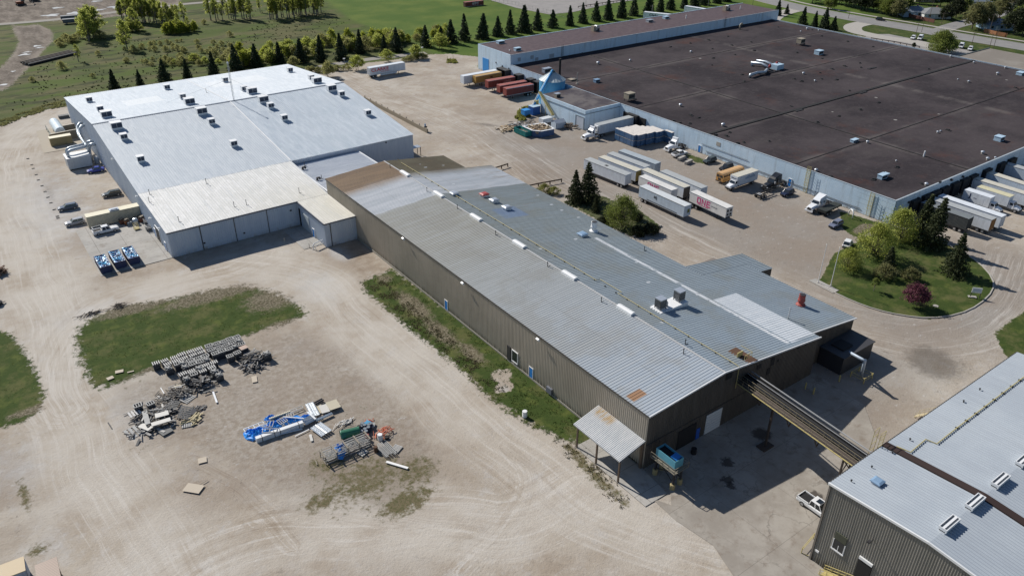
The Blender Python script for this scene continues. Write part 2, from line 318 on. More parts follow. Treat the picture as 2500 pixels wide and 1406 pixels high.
for i in range(8):
 tv=list(t.xyz(t.attr('t%d'%i,True)));tv[0]=t.math('ADD',tv[0],wob)
 uv=t.n('ShaderNodeCombineXYZ',{0:t.math('MULTIPLY',tv[0],1.25),1:t.math('MULTIPLY',tv[1],0.05),2:float(i*9)}).outputs[0]
 uv2=t.n('ShaderNodeCombineXYZ',{0:t.math('MULTIPLY',tv[0],5.0),1:t.math('MULTIPLY',tv[1],0.09),2:float(i*5+3)}).outputs[0]
 uv3=t.n('ShaderNodeCombineXYZ',{0:t.math('MULTIPLY',tv[0],0.42),1:t.math('MULTIPLY',tv[1],0.022),2:float(i*7+1)}).outputs[0]
 s=t.math('ADD',t.math('MULTIPLY',t.math('SUBTRACT',t.noise(uv3,1.0,4,.7),.46),1.0),t.math('ADD',t.math('MULTIPLY',t.math('SUBTRACT',t.noise(uv,1.0,3,.65),.5),1.35),t.math('MULTIPLY',t.math('SUBTRACT',t.noise(uv2,1.0,2,.6),.5),.9)))
 s=t.math('MULTIPLY',s,tv[2])if i<5 else t.math('MULTIPLY',t.math('SUBTRACT',s,.12),t.math('MULTIPLY',tv[2],1.3));fac=s if fac is None else t.math('ADD',fac,s)
c=t.mix(t.math('MULTIPLY',t.ramp(fac,.0,.42),.7),c,(.52,.492,.455))
c=t.mix(t.math('MULTIPLY',t.ramp(t.math('MULTIPLY',fac,-1.0),.04,.5),.6),c,(.235,.185,.14))
c=t.mix(t.math('MULTIPLY',t.ramp(t.math('ADD',t.attr('g_rough'),t.math('MULTIPLY',t.math('SUBTRACT',nm,.5),.9)),.3,.9),.6),c,t.mix(t.ramp(nc,.38,.62),(.20,.165,.13),(.33,.30,.265)))
wt=None
for i in(0,1,2,3):
 w_=t.xyz(t.attr('t%d'%i,True))[2];wt=w_ if wt is None else t.math('MAXIMUM',wt,w_)
c=t.mix(t.math('MULTIPLY',wt,t.math('MULTIPLY',t.ramp(t.noise(p,.09,4,.6),.3,.6),.5)),c,(.505,.472,.425));c=t.mix(t.math('MULTIPLY',t.math('SUBTRACT',1.0,wt),t.math('MULTIPLY',t.ramp(t.noise(p,.06,6,.7),.42,.6),.45)),c,(.25,.205,.165))
sp=t.math('MULTIPLY',t.ramp(nf,.56,.74),t.math('SUBTRACT',.55,t.math('MULTIPLY',wt,.45)))
c=t.mix(sp,c,(.15,.13,.11))
nr=t.noise(t.mapv(p,(1,1.5,1),rot=(0,0,.5)),.5,9,.8)
rgh=t.math('SUBTRACT',1.0,t.math('MULTIPLY',wt,.75))
c=t.mix(t.math('MULTIPLY',t.ramp(nr,.56,.68),t.math('MULTIPLY',rgh,.8)),c,(.16,.14,.12));c=t.mix(t.math('MULTIPLY',t.ramp(t.math('SUBTRACT',1.0,nr),.56,.7),t.math('MULTIPLY',rgh,.8)),c,(.47,.46,.45))
c=t.mix(t.math('MULTIPLY',t.ramp(nff,.55,.8),.22),c,(.17,.15,.13))
c=t.mix(t.math('MULTIPLY',t.ramp(t.math('ADD',t.attr('g_dark'),t.math('MULTIPLY',t.math('SUBTRACT',nc,.5),.8)),.3,.9),.6),c,(.085,.075,.065))
dm=t.math('ADD',t.attr('g_dry'),t.math('MULTIPLY',t.math('SUBTRACT',nc,.5),1.6))
dm=t.math('MULTIPLY',t.ramp(dm,.42,.8),t.ramp(t.attr('g_dry'),.03,.25))
dcol=t.mix(t.ramp(nf,.4,.7),(.15,.125,.075),(.065,.075,.026))
c=t.mix(dm,c,dcol)
c=t.mix(t.math('MULTIPLY',t.attr('g_dirt'),.85),c,t.mix(t.ramp(t.noise(t.mapv(p,(1,.35,1),rot=(0,0,.4)),.25,7,.75),.4,.62),(.085,.07,.058),(.20,.172,.145)))
gm=t.ramp(t.math('ADD',t.attr('g_lush'),t.math('ADD',t.math('MULTIPLY',t.math('SUBTRACT',nc,.5),1.2),t.math('MULTIPLY',t.math('SUBTRACT',nr,.5),.9))),.4,.62)
gl=t.mix(nf,(.024,.044,.010),(.056,.083,.018));gl=t.mix(t.ramp(nm,.48,.7),gl,(.085,.105,.026));gl=t.mix(t.math('MULTIPLY',t.ramp(t.noise(p,.16,6,.72),.47,.64),.65),gl,(.115,.112,.045));gl=t.mix(t.math('MULTIPLY',t.ramp(nr,.54,.66),.5),gl,(.03,.04,.014))
lawn=t.mix(t.ramp(t.noise(p,.06,5,.6),.35,.7),t.mix(nf,(.05,.095,.014),(.07,.12,.02)),t.mix(nf,(.088,.13,.024),(.115,.152,.03)))
gcol=t.mix(t.math('MULTIPLY',t.attr('g_lawn'),t.ramp(t.xyz(p)[1],235,262)),gl,lawn)
mn=t.noise(t.mapv(p,(.6,1.4,1)),.05,7,.68)
md=t.mix(t.ramp(mn,.42,.56),t.mix(nf,(.055,.085,.014),(.085,.118,.024)),t.mix(nf,(.085,.088,.034),(.125,.115,.055)))
md=t.mix(t.math('MULTIPLY',t.ramp(t.noise(t.mapv(p,(.5,1.6,1),loc=(5,9,2)),.11,6,.7),.49,.6),.9),md,(.032,.04,.015))
md=t.mix(t.math('MULTIPLY',t.ramp(nb,.42,.65),.7),md,(.06,.085,.02))
gcol=t.mix(t.attr('g_meadow'),gcol,md)
di=t.ramp(t.math('ADD',t.attr('g_dryin'),t.math('MULTIPLY',t.math('SUBTRACT',nc,.5),1.1)),.35,.8)
gcol=t.mix(t.math('MULTIPLY',di,.9),gcol,t.mix(t.ramp(nf,.4,.65),(.085,.07,.045),(.27,.235,.18)))
c=t.mix(gm,c,gcol)
t.t.links.new(c,t.b.inputs['Base Color']);t.b.inputs['Roughness'].default_value=.95;t.b.inputs['Specular IOR Level'].default_value=.15
hh=t.math('ADD',t.math('MULTIPLY',nf,.6),t.math('MULTIPLY',t.math('ADD',nc,t.math('MULTIPLY',gm,.8)),.5))
t.bump(hh,.6,.22)
me.materials.append(m)
def sheet(name,poly,z,mat_,kind='structure',**kw):
 b=MB();b.add([(x,y,z)for x,y in poly],[tuple(range(len(poly)))])
 o=b.build(name,mat_)
 if o.data.polygons[0].normal.z<0:o.data.flip_normals()
 if kind:o['kind']=kind
 return o
def slabmat(name,c1,c2,joint=(4.5,4.5),jw=.012,crack=.5,dirtc=(.16,.12,.09),dirt=.5,stains=()):
 m=bpy.data.materials.new(name);t=NT(m);p=t.pos();n1=t.noise(p,.18,6,.65);n2=t.noise(p,2.2,5,.7)
 c=t.mix(t.ramp(n1,.35,.65),c1,c2)
 x=t.xyz(p);jx=t.math('ABSOLUTE',t.math('SUBTRACT',t.math('FRACT',t.math('DIVIDE',x[0],joint[0])),.5));jy=t.math('ABSOLUTE',t.math('SUBTRACT',t.math('FRACT',t.math('DIVIDE',x[1],joint[1])),.5))
 j=t.math('GREATER_THAN',t.math('MAXIMUM',jx,jy),.5-jw)
 vo=t.n('ShaderNodeTexVoronoi',{'Scale':.22},feature='DISTANCE_TO_EDGE');wv=t.n('ShaderNodeVectorMath',{0:p,1:t.n('ShaderNodeVectorMath',{0:t.noise(p,.7,4,.6,1),'Scale':2.2},operation='SCALE').outputs[0]},operation='ADD');t.t.links.new(wv.outputs[0],vo.inputs['Vector'])
 cr=t.math('MULTIPLY',t.math('LESS_THAN',vo.outputs['Distance'],.016),t.ramp(n1,.45,.6))
 c=t.mix(t.math('MULTIPLY',t.ramp(t.noise(p,.45,5,.7),.5,.75),dirt),c,dirtc)
 c=t.mix(t.math('MULTIPLY',t.math('MAXIMUM',j,t.math('MULTIPLY',cr,crack)),.42),c,(.09,.08,.07))
 c=t.mix(t.math('MULTIPLY',t.ramp(n2,.5,.8),.2),c,(.15,.14,.13))
 for sx,sy,sr in stains:
  dd=t.n('ShaderNodeVectorMath',{0:t.n('ShaderNodeVectorMath',{0:p,1:t.n('ShaderNodeVectorMath',{0:t.noise(p,1.1,4,.7,1),'Scale':2.6},operation='SCALE').outputs[0]},operation='ADD').outputs[0],1:(sx+1.3,sy+1.3,1.3)},operation='DISTANCE').outputs['Value']
  c=t.mix(t.math('MULTIPLY',t.math('SUBTRACT',1.0,t.ramp(dd,sr*.6,sr)),.8),c,(.035,.028,.025))
 t.t.links.new(c,t.b.inputs['Base Color']);t.b.inputs['Roughness'].default_value=.9;t.b.inputs['Specular IOR Level'].default_value=.25;t.bump(n2,.25,.05)
 return m
M_slab=slabmat('concrete_slab',(.33,.32,.30),(.40,.385,.36),(6.0,5.2))
M_slab2=slabmat('old_concrete_apron',(.26,.235,.205),(.34,.315,.28),(9.3,13.0),.003,.9,dirt=.7,stains=[tuple(g(*v)[:2])+(r_,)for v,r_ in(((1775,1128),1.3),((1776,1172),1.1),((1782,1185),.9),((1990,1212),1.4),((1600,1010),1.0),((2085,1130),1.2),((1860,1060),2.0))])
M_asph=slabmat('worn_asphalt',(.25,.24,.235),(.30,.285,.275),(60,9),.001,.6,dirtc=(.2,.18,.165),dirt=.4)
M_road=slabmat('street_asphalt',(.215,.21,.21),(.25,.245,.24),(400,400),.0001,.3,dirtc=(.19,.185,.18),dirt=.3)
def raggedpave(name,poly,z,m):
 o=sheet(name,poly,z,m);return o
sheet('concrete_apron',[(15.7,174.1),(31,174.1),(31,202.5),(15.7,202.5)],0.03,M_slab)
sheet('concrete_apron',[(57.2,160.6),(62,160.6),(62,172.9),(57.2,172.9)],0.03,M_slab)
ap=[(70,60.9)]+wp([(1575,1235),(1660,1215),(1730,1300),(1800,1410)])+[(70,20),(150,10),(150,36),(128,62),(126,64),(112,62)]
sheet('concrete_apron',[(64.7,55.0),(69.2,55.0),(70.0,61),(70.0,70.9),(64.7,70.9)],0.05,M_slab)
ap2=[(71,60.9),(69.5,54.6),(68.0,53.0)]+wp([(1590,1215),(1650,1270),(1740,1330),(1800,1420),(2020,1600),(2300,1500)])+[(105,30),(106,44),(112,50),(113,60.9)]
sheet('concrete_apron',ap2,0.012,M_slab2)
def offset_strip(pts,w):
 L,R_=[],[]
 for i,p_ in enumerate(pts):
  a=pts[max(i-1,0)];b=pts[min(i+1,len(pts)-1)];d=Vector((b[0]-a[0],b[1]-a[1])).normalized();nrm=Vector((-d.y,d.x))
  L.append((p_[0]+nrm.x*w/2,p_[1]+nrm.y*w/2));R_.append((p_[0]-nrm.x*w/2,p_[1]-nrm.y*w/2))
 return L,R_
def strip(name,pts,w,z,m,h=None,kind='structure'):
 L,R_=offset_strip(pts,w);b=MB()
 n=len(pts)
 if h is None:
  b.add([(x,y,z)for x,y in L]+[(x,y,z)for x,y in R_],[(i,n+i,n+i+1,i+1)for i in range(n-1)])
 else:
  for i in range(n-1):b.prism([L[i],R_[i],R_[i+1],L[i+1]],z,z+h)
 o=b.build(name,m);
 if kind:o['kind']=kind
 return o
def smoothl(pts,k=3,closed=False):
 for _ in range(k):
  N_=[pts[0]]
  for a,b in zip(pts[:-1],pts[1:]):N_+=[(a[0]*.75+b[0]*.25,a[1]*.75+b[1]*.25),(a[0]*.25+b[0]*.75,a[1]*.25+b[1]*.75)]
  pts=N_+[pts[-1]]
 return pts
street=smoothl(wp([(1600,-75),(1750,-35),(1880,4),(1990,28),(2110,50),(2230,70),(2330,88),(2500,116),(2700,150)]))
strip('road',street,15.0,0.03,M_road)
L_,R_=offset_strip(street,15.4)
strip('kerb',L_,0.35,0.0,M_conc,0.14);strip('kerb',R_,0.35,0.0,M_conc,0.14)
L2,_=offset_strip(street,27.0);strip('pavement',L2,2.2,0.02,M_conc,0.06)
strip('road',smoothl(wp([(2290,78),(2330,62),(2400,47),(2450,30),(2500,8),(2560,-25)])),9.0,0.036,M_road)
strip('driveway',smoothl(wp([(2125,56),(2100,59),(2080,65),(2083,76),(2110,83),(2160,93),(2240,103),(2330,130)])),9,0.024,M_conc)
strip('driveway',smoothl(wp([(1960,22),(1925,28),(1890,40),(1875,60)])),9,0.026,M_conc)
sheet('parking_lot',wp([(2125,84),(2170,84),(2240,98),(2290,110),(2390,128),(2410,140),(2300,150),(2230,122),(2110,92)]),0.018,M_asph)
sheet('parking_lot',wp([(1180,-20),(1200,2),(1260,20),(1340,36),(1400,30),(1500,8),(1620,-10),(1560,-60),(1200,-60)]),0.018,M_asph)
strip('dirt_track',smoothl(wp([(-120,70),(0,60),(130,50),(300,28),(430,12),(560,2),(700,-10),(860,-30)])),5.5,0.022,mat('track_gravel',(.25,.235,.21),.95,var=.15,scale=.3))
strip('dirt_track',smoothl(wp([(700,182),(800,160),(880,148),(960,138),(1040,130)])),5.0,0.02,mat('track_gravel',(.36,.34,.31),.95))
M_wat=mat('puddle_water',(.27,.285,.30),.5,var=.1,scale=.5,spec=.6,fine=False)
for px,py,a,b_ in[(90,113,3,1.3),(97,117,3,1),(60,134,4,1.5),(66,128,3,.8),(5,208,4,1),(125,38,7,3),(180,33,6,3),(240,25,6,2.2),(283,18,7,3.5),(140,20,5,2),(235,4,5,2),(32,175,1.6,.8)]:
 c0=g(px,py);pts=[]
 for k in range(18):
  an=k*math.pi/9;r=1+.3*math.sin(3*an+px)+.2*math.sin(5*an+py);pts.append((c0.x+a*r*math.cos(an)*.55,c0.y+b_*1.1*r*math.sin(an)))
 sheet('puddle',pts,0.03,M_wat)
isl=ISLR+[ISLR[0]]
kb=MB()
L_,R_=offset_strip(smoothl(isl[7:],1),.25)
for i in range(len(L_)-1):kb.prism([L_[i],R_[i],R_[i+1],L_[i+1]],-.05,.14)
kb.build('kerb',M_conc)['kind']='structure'
sheet('concrete_pad',wp([(1974,685),(1992,680),(2048,709),(2034,716)]),0.05,M_slab)
kb=MB()
pp=wp([(1545,580),(1580,566),(1615,552)])
L_,R_=offset_strip(pp,.3)
for i in range(len(L_)-1):kb.prism([L_[i],R_[i],R_[i+1],L_[i+1]],-.05,.35)
tag(kb.build('retaining_edge',M_conc),'low concrete edge along the tree bed beside the tan factory','kerb')
def ribs(b,fn,v0,v1,pitch,h,w=.3,s=.1):
 """ribbed sheet: fn(v, dh) -> list of 3D points along the rib direction; ribs repeat along v"""
 vs=[];n=int((v1-v0)/pitch)
 for i in range(n+1):
  for dv,dh in((0,0),(1-w-2*s,0),(1-w-s,h),(1-s,h)):
   v=v0+(i+dv)*pitch
   if v<=v1:vs.append((v,dh))
 vs.append((v1,0));rows=[fn(v,dh)for v,dh in vs];k=len(rows[0]);base=len(b.v)
 for r in rows:b.v+=[tuple(p)for p in r]
 for i in range(len(rows)-1):
  for j in range(k-1):
   a=base+i*k+j;b.f.append((a,a+k,a+k+1,a+1))
def wall_x(b,x,y0,y1,z0,ztop,pitch=.4,h=.05,sgn=-1,**k):
 """ribbed wall in plane x, facing sgn; ztop(y)"""
 ribs(b,lambda v,d:[(x+sgn*d,v,z0),(x+sgn*d,v,ztop(v)if callable(ztop)else ztop)],y0,y1,pitch,h,**k)
def wall_y(b,y,x0,x1,z0,ztop,pitch=.4,h=.05,sgn=-1,**k):
 ribs(b,lambda v,d:[(v,y+sgn*d,z0),(v,y+sgn*d,ztop(v)if callable(ztop)else ztop)],x0,x1,pitch,h,**k)
def pwl(pts):
 def f(x,y=None):
  if x<=pts[0][0]:return pts[0][1]
  for(a,za),(b,zb)in zip(pts[:-1],pts[1:]):
   if x<=b:return za+(zb-za)*(x-a)/(b-a)
  return pts[-1][1]
 return f
def roofmat(name,build):
 m=bpy.data.materials.new(name);t=NT(m);c=build(t);t.t.links.new(c,t.b.inputs['Base Color'])
 t.b.inputs['Roughness'].default_value=.5;t.b.inputs['Specular IOR Level'].default_value=.35
 return m
def band(t,v,lo,hi,s=.3):return t.math('MULTIPLY',t.ramp(v,lo-s,lo+s),t.ramp(v,hi+s,hi-s)if False else t.math('SUBTRACT',1.0,t.ramp(v,hi-s,hi+s)))
def rect(t,X,Y,x0,x1,y0,y1,s=.15):return t.math('MULTIPLY',band(t,X,x0,x1,s),band(t,Y,y0,y1,s))
ZT=pwl([(69.8,10.4),(86.3,11.45),(112.2,8.15)]);ZW=pwl([(112.2,8.1),(126.3,6.1),(131,5.5)])
def b_tan(t):
 p=t.pos();x,y,z=t.xyz(p);n=t.noise(t.mapv(p,(.25,1.6,1)),.35,5,.65);n2=t.noise(p,.12,5,.6);st=t.noise(t.mapv(p,(.12,5,1)),.6,4,.7)
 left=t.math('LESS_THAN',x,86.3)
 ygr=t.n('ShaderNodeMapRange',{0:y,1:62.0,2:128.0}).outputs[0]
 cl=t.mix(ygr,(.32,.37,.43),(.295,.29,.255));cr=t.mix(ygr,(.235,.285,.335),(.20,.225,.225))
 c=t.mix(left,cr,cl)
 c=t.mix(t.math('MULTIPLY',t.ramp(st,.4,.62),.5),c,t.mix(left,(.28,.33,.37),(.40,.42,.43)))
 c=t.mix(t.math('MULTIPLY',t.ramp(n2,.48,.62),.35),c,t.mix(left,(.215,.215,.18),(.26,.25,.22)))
 ys=t.math('ADD',y,t.math('MULTIPLY',t.math('SUBTRACT',t.noise(p,.25,4,.6),.5),1.2))
 wp_=band(t,ys,147.4,200,.25);c=t.mix(wp_,c,t.mix(t.ramp(n,.35,.65),(.40,.43,.46),(.50,.52,.55)))
 yb=t.math('ADD',y,t.math('MULTIPLY',t.math('SUBTRACT',t.noise(p,.18,4,.6),.5),3.0))
 br=t.ramp(yb,158.5,164.5)
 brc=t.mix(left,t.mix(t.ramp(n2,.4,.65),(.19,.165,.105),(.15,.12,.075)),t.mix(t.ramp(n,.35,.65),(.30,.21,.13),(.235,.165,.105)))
 c=t.mix(br,c,brc)
 wv=t.math('ADD',y,t.math('MULTIPLY',t.math('SUBTRACT',st,.5),2))
 m1=rect(t,x,wv,105.3,112.3,62,79.5);c=t.mix(t.math('MULTIPLY',m1,.93),c,t.mix(t.ramp(st,.4,.6),(.52,.56,.60),(.62,.65,.68)))
 c=t.mix(t.math('MULTIPLY',rect(t,x,y,104.1,105.0,62,112,.1),t.ramp(t.noise(p,.8,3,.6),.3,.5)),c,(.62,.64,.66))
 c=t.mix(t.math('MULTIPLY',rect(t,x,y,92.5,99.0,128.5,134.5,.5),t.math('MULTIPLY',t.ramp(n2,.3,.5),.7)),c,(.16,.23,.37))
 c=t.mix(t.math('MULTIPLY',rect(t,x,y,70.4,73.2,64.6,66.3,.15),.85),c,(.30,.145,.05))
 rust=t.math('MULTIPLY',t.math('MULTIPLY',band(t,x,93,112,1),t.ramp(y,118,150)),t.ramp(t.noise(t.mapv(p,(.3,2.5,1)),.5,5,.7),.56,.68));c=t.mix(t.math('MULTIPLY',rust,.6),c,(.25,.17,.09))
 vo=t.n('ShaderNodeTexVoronoi',{'Scale':.3});t.t.links.new(t.mapv(p,(.7,1.3,0)),vo.inputs['Vector'])
 dab=t.math('MULTIPLY',t.math('LESS_THAN',vo.outputs['Distance'],.11),t.math('MULTIPLY',t.math('GREATER_THAN',t.xyz(vo.outputs['Color'])[0],.72),band(t,x,89,111,.5)))
 c=t.mix(t.math('MULTIPLY',dab,.9),c,(.60,.62,.64))
 lap=None
 for xx in(77.5,93.5,99.2,108.0):
  l_=band(t,x,xx,xx+.1,.04);lap=l_ if lap is None else t.math('MAXIMUM',lap,l_)
 return t.mix(t.math('MULTIPLY',lap,.3),c,(.12,.12,.12))
M_tanroof=roofmat('tan_factory_roof',b_tan)
def b_wallt(t):
 p=t.pos();x,y,z=t.xyz(p);n=t.noise(p,.15,5,.6);st=t.noise(t.mapv(p,(3,3,.15)),.8,4,.7)
 c=t.mix(t.ramp(n,.35,.65),(.37,.33,.27),(.42,.375,.31));c=t.mix(t.math('MULTIPLY',t.ramp(st,.45,.7),.4),c,(.25,.225,.185))
 return t.mix(t.math('MULTIPLY',t.math('SUBTRACT',1.0,t.ramp(z,.1,1.6)),t.ramp(st,.35,.6)),c,(.105,.09,.065))
M_tanwall=roofmat('tan_ribbed_wall',b_wallt)
M_trim=mat('dark_eave_trim',(.06,.055,.05),.6);M_wtrim=mat('white_trim',(.7,.71,.72),.5,var=.05)
M_found=mat('foundation_concrete',(.30,.28,.24),.9,var=.2)
def door(par,face,c,w,h,z0,m,frame=M_wtrim,fr=.1):
 """door on a wall face: face 'x' (wall at x=c[0], facing -x) or 'y' (facing -y)"""
 b=MB();f=MB();hd=MB()
 if face=='x':
  x,y=c;b.box(x-.12,x-.02,y-w/2,y+w/2,z0,z0+h)
  for a,b_,zz0,zz1 in((y-w/2-fr,y-w/2,z0,z0+h+fr),(y+w/2,y+w/2+fr,z0,z0+h+fr),(y-w/2,y+w/2,z0+h,z0+h+fr)):f.box(x-.16,x,a,b_,zz0,zz1)
  hd.box(x-.18,x-.12,y-w/2+.1,y-w/2+.2,z0+h*.45,z0+h*.5)
 else:
  x,y=c;b.box(x-w/2,x+w/2,y-.12,y-.02,z0,z0+h)
  for a,b_,zz0,zz1 in((x-w/2-fr,x-w/2,z0,z0+h+fr),(x+w/2,x+w/2+fr,z0,z0+h+fr),(x-w/2,x+w/2,z0+h,z0+h+fr)):f.box(a,b_,y-.16,y,zz0,zz1)
  hd.box(x-w/2+.1,x-w/2+.2,y-.18,y-.12,z0+h*.45,z0+h*.5)
 o=MBo(b,par).build('door',m,par);fo=MBo(f,par).build('door_frame',frame,o);MBo(hd,par).build('handle',M_dark,o)
 return o
def MBo(b,par):b.o=par.location.copy()if par.parent is None else ROOT[par.name];return b
ROOT={}
def bpart(par,name,b,m,**k):
 b.o=par.location.copy();return b.build(name,m,par,**k)
tf=empty('tan_factory',(70,60.9,0),label='long tan ribbed metal factory with a grey corrugated roof across the middle of the yard',cat='factory')
Y0,Y1=60.9,174.0
b=MB();wall_x(b,70.0,Y0,Y1,.35,lambda y:10.38,.42,.07,w=.35);wall_x(b,104.0,162.9,Y1,0,lambda y:ZT(104),.6,.05,1);wall_x(b,112.0,93.5,162.9,0,lambda y:ZT(112)-.1,.6,.05,1)
b.add([(70,Y1,0),(104,Y1,0),(104,Y1,ZT(104)-.05),(86.3,Y1,11.4),(70,Y1,10.35)],[(0,4,3,2,1)]);b.quad((104,162.9,0),(112,162.9,0),(112,162.9,ZT(112)-.1),(104,162.9,ZT(104)-.1))
bpart(tf,'wall',b,M_tanwall)
b=MB();wall_y(b,Y0,70,112,0,lambda x:ZT(x)-.06,.42,.06);wall_y(b,62.6,112,126.1,0,lambda x:ZW(x)-.06,.42,.06);wall_x(b,126.1,62.6,88.4,0,ZW(126.1)-.1,.5,.05,1)
wall_y(b,85,126.1,130.7,0,lambda x:ZW(x)-.2,.42,.05);wall_x(b,130.7,85,93,0,ZW(130.7)-.2,.5,.05,1);wall_y(b,93,112,130.7,0,lambda x:ZW(x)-.25,.6,.05,1)
b.box(111.9,112.1,Y0,62.6,0,8.1)
bpart(tf,'gable_wall',b,roofmat('dark_brown_gable_wall',lambda t:t.mix(t.ramp(t.noise(t.mapv(t.pos(),(2,2,.3)),.5,4,.6),.35,.65),(.075,.068,.06),(.10,.09,.08))))
b=MB();xs=[69.8,77.6,86.3,95,104.2,112.2]
ribs(b,lambda v,d:[(x,v,ZT(x)+d)for x in xs],Y0-.25,162.9,.58,.045,.28,.1);ribs(b,lambda v,d:[(x,v,ZT(x)+d)for x in xs[:-1]],162.9,Y1,.58,.07)
bpart(tf,'roof',b,M_tanroof)
b=MB();ribs(b,lambda v,d:[(x,v,ZW(x)+d-.0)for x in(112.2,119,126.4)],62.4,88.5,.58,.05,.28,.1);ribs(b,lambda v,d:[(x,v,ZW(x)+d-.14)for x in(112.2,120,131)],88.5,93.1,.58,.06);ribs(b,lambda v,d:[(x,v,ZW(x)+d-.14)for x in(126.42,131)],84.9,88.5,.58,.06)
bpart(tf,'wing_roof',b,M_tanroof)
b=MB();b.prism([(113,93.2),(124,93.2),(124,95.2),(113,95.2)],0,5.6);bpart(tf,'lean_to',b,mat('brown_lean_to_roof',(.19,.16,.14),.8))
b=MB();b.box(69.72,69.98,Y0,Y1,10.16,10.40);bpart(tf,'gutter',b,M_trim)
b=MB()
for(xa,za),(xb,zb)in(((69.8,10.4),(86.3,11.45)),((86.3,11.45),(112.2,8.15))):b.bar((xa,Y0-.3,za+.02),(xb,Y0-.3,zb+.02),.16,.26)
b.bar((112.2,62.3,8.1),(126.4,62.3,6.1),.16,.22)
bpart(tf,'verge_trim',b,M_wtrim)
b=MB();b.box(69.85,69.99,71.3,Y1,0,.35);bpart(tf,'plinth',b,M_found)
b=MB();b.bar((86.3,Y0-.2,11.5),(86.3,Y1,11.5),.35,.06);bpart(tf,'ridge_cap',b,mat('ridge_metal',(.42,.42,.42),.5))
ROOT[tf.name]=tf.location.copy()
for(px,py),w,h in(((1087,748),1.0,2.1),((1298,912),1.0,2.1)):
 c=g(px,py+12);
 o=door(tf,'x',(70.0,c.y),w,h,.35,M_blue);o['label']='bright blue door'
c=PXY=None
def onx(px,py,X):v=ray(px,py);t_=X/v[0];return Vector((X,v[1]*t_,CAM_H+v[2]*t_))
def ony(px,py,Y):v=ray(px,py);t_=Y/v[1];return Vector((v[0]*t_,Y,CAM_H+v[2]*t_))
c=onx(*q('b3',72,745),70.0);b=MB();b.box(69.83,69.97,c.y-.8,c.y+.8,1.0,3.2);w_=bpart(tf,'window',b,M_glass);ROOT[w_.name]=tf.location
b=MB();b.box(69.78,69.98,c.y-.9,c.y-.8,.9,3.3);b.box(69.78,69.98,c.y+.8,c.y+.9,.9,3.3);b.box(69.78,69.98,c.y-.8,c.y+.8,3.2,3.3);b.box(69.74,69.98,c.y-.9,c.y+.9,.82,.98);b.o=tf.location.copy();b.build('window_frame',M_wtrim,w_)
c=onx(*q('b3',15,700),70.0);b=MB();b.box(69.8,69.97,c.y-.5,c.y+.5,.35,3.4);bpart(tf,'louvre',b,M_dark)
c=onx(*q('b3',400,1000),70.0)
b=MB();b.box(69.55,69.97,c.y-.9,c.y+.5,.35,1.5);bpart(tf,'meter_box',b,mat('grey_box',(.12,.13,.16),.6))
for k,(px,py)in enumerate(((984,583),(1129,692),(1313,829))):
 c=onx(px,py,69.2);b=MB();b.obox((69.2,c.y,c.z),.35,.7,.5,0,0,-.5);o=bpart(tf,'floodlight',b,M_white);
 b=MB();b.bar((69.95,c.y,c.z-.25),(69.3,c.y,c.z),.07);b.o=tf.location.copy();b.build('bracket',M_dark,o)
x_=84.9
b=MB();b.box(83.6,87.3,Y0-.16,Y0-.07,.1,4.0);o=bpart(tf,'overhead_door',b,mat('pale_blue_white_door',(.62,.66,.70),.5,var=.04))
b=MB()
for k in range(1,7):b.box(83.6,87.3,Y0-.19,Y0-.16,.1+k*.56,.13+k*.56)
b.o=tf.location.copy();b.build('door_rib',M_steel,o)
b=MB();b.box(77.2,81.3,Y0-.12,Y0-.07,.1,3.8);bpart(tf,'doorway',b,M_black)
b=MB();b.box(81.55,82.35,Y0-.15,Y0-.07,.1,2.2);o=bpart(tf,'door',b,mat('deep_blue_paint',(.02,.10,.48),.5));b=MB();b.box(82.2,82.3,Y0-.2,Y0-.15,1,1.15);b.o=tf.location.copy();b.build('handle',M_dark,o)
b=MB();b.box(113.6,114.6,62.43,62.54,.1,2.3);bpart(tf,'door',b,mat('deep_blue_paint',(.02,.10,.48),.5))
c=ony(*q('b3',2110,870),Y0)
b=MB();b.box(c.x-.7,c.x+.7,Y0-.12,Y0-.07,c.z-.9,c.z+.7);w_=bpart(tf,'window',b,M_black)
for px,py,w,h in((100,750,1.0,1.6),(60,840,1.0,1.4),(350,610,.7,.6),(420,580,.7,.6),(150,740,.5,.5),(-30,800,1.0,.9)):
 c=ony(*q('b4',px,py),Y0)
 b=MB();b.box(c.x-w/2,c.x+w/2,Y0-.1,Y0-.06,c.z-h/2,c.z+h/2);bpart(tf,'wall_louvre',b,M_black)
b=MB();b.box(70.1,96,Y0-.14,Y0-.06,4.6,4.72);bpart(tf,'wall_band',b,M_trim)
c0,c1=(116.0,57.2),(125.6,62.5)
bx=empty('filter_house',(116,57.2,0),label='black steel enclosure standing in shade against the right end wall of the tan factory',cat='enclosure')
b=MB();b.box(116.2,125.6,57.6,62.5,0,3.6);bpart(bx,'body',b,mat('black_sheet',(.03,.03,.035),.6));b=MB();b.box(116.0,125.8,57.4,62.5,3.6,3.75);bpart(bx,'roof',b,mat('charcoal_sheet',(.045,.045,.05),.6));b=MB();b.box(118,121,59,61.5,3.75,4.0);bpart(bx,'hatch',b,M_black)
A_=gq('b4',715,598,5.6);B_=gq('b4',985,740,5.0);C_=gq('b4',945,905,0)
pp_=empty('blue_pipe',(C_.x,C_.y,0),label='pale blue duct running out from the dark gable end and down to a caged footing',cat='pipe')
b=MB();b.tube([ony(*q('b4',715,598),62.3),B_+Vector((-.4,.3,.15)),B_,B_+Vector((0,0,-.5)),C_+Vector((0,0,.3))],.28,10);bpart(pp_,'duct',b,mat('pale_blue_duct',(.42,.50,.60),.4),smooth=True)
b=MB()
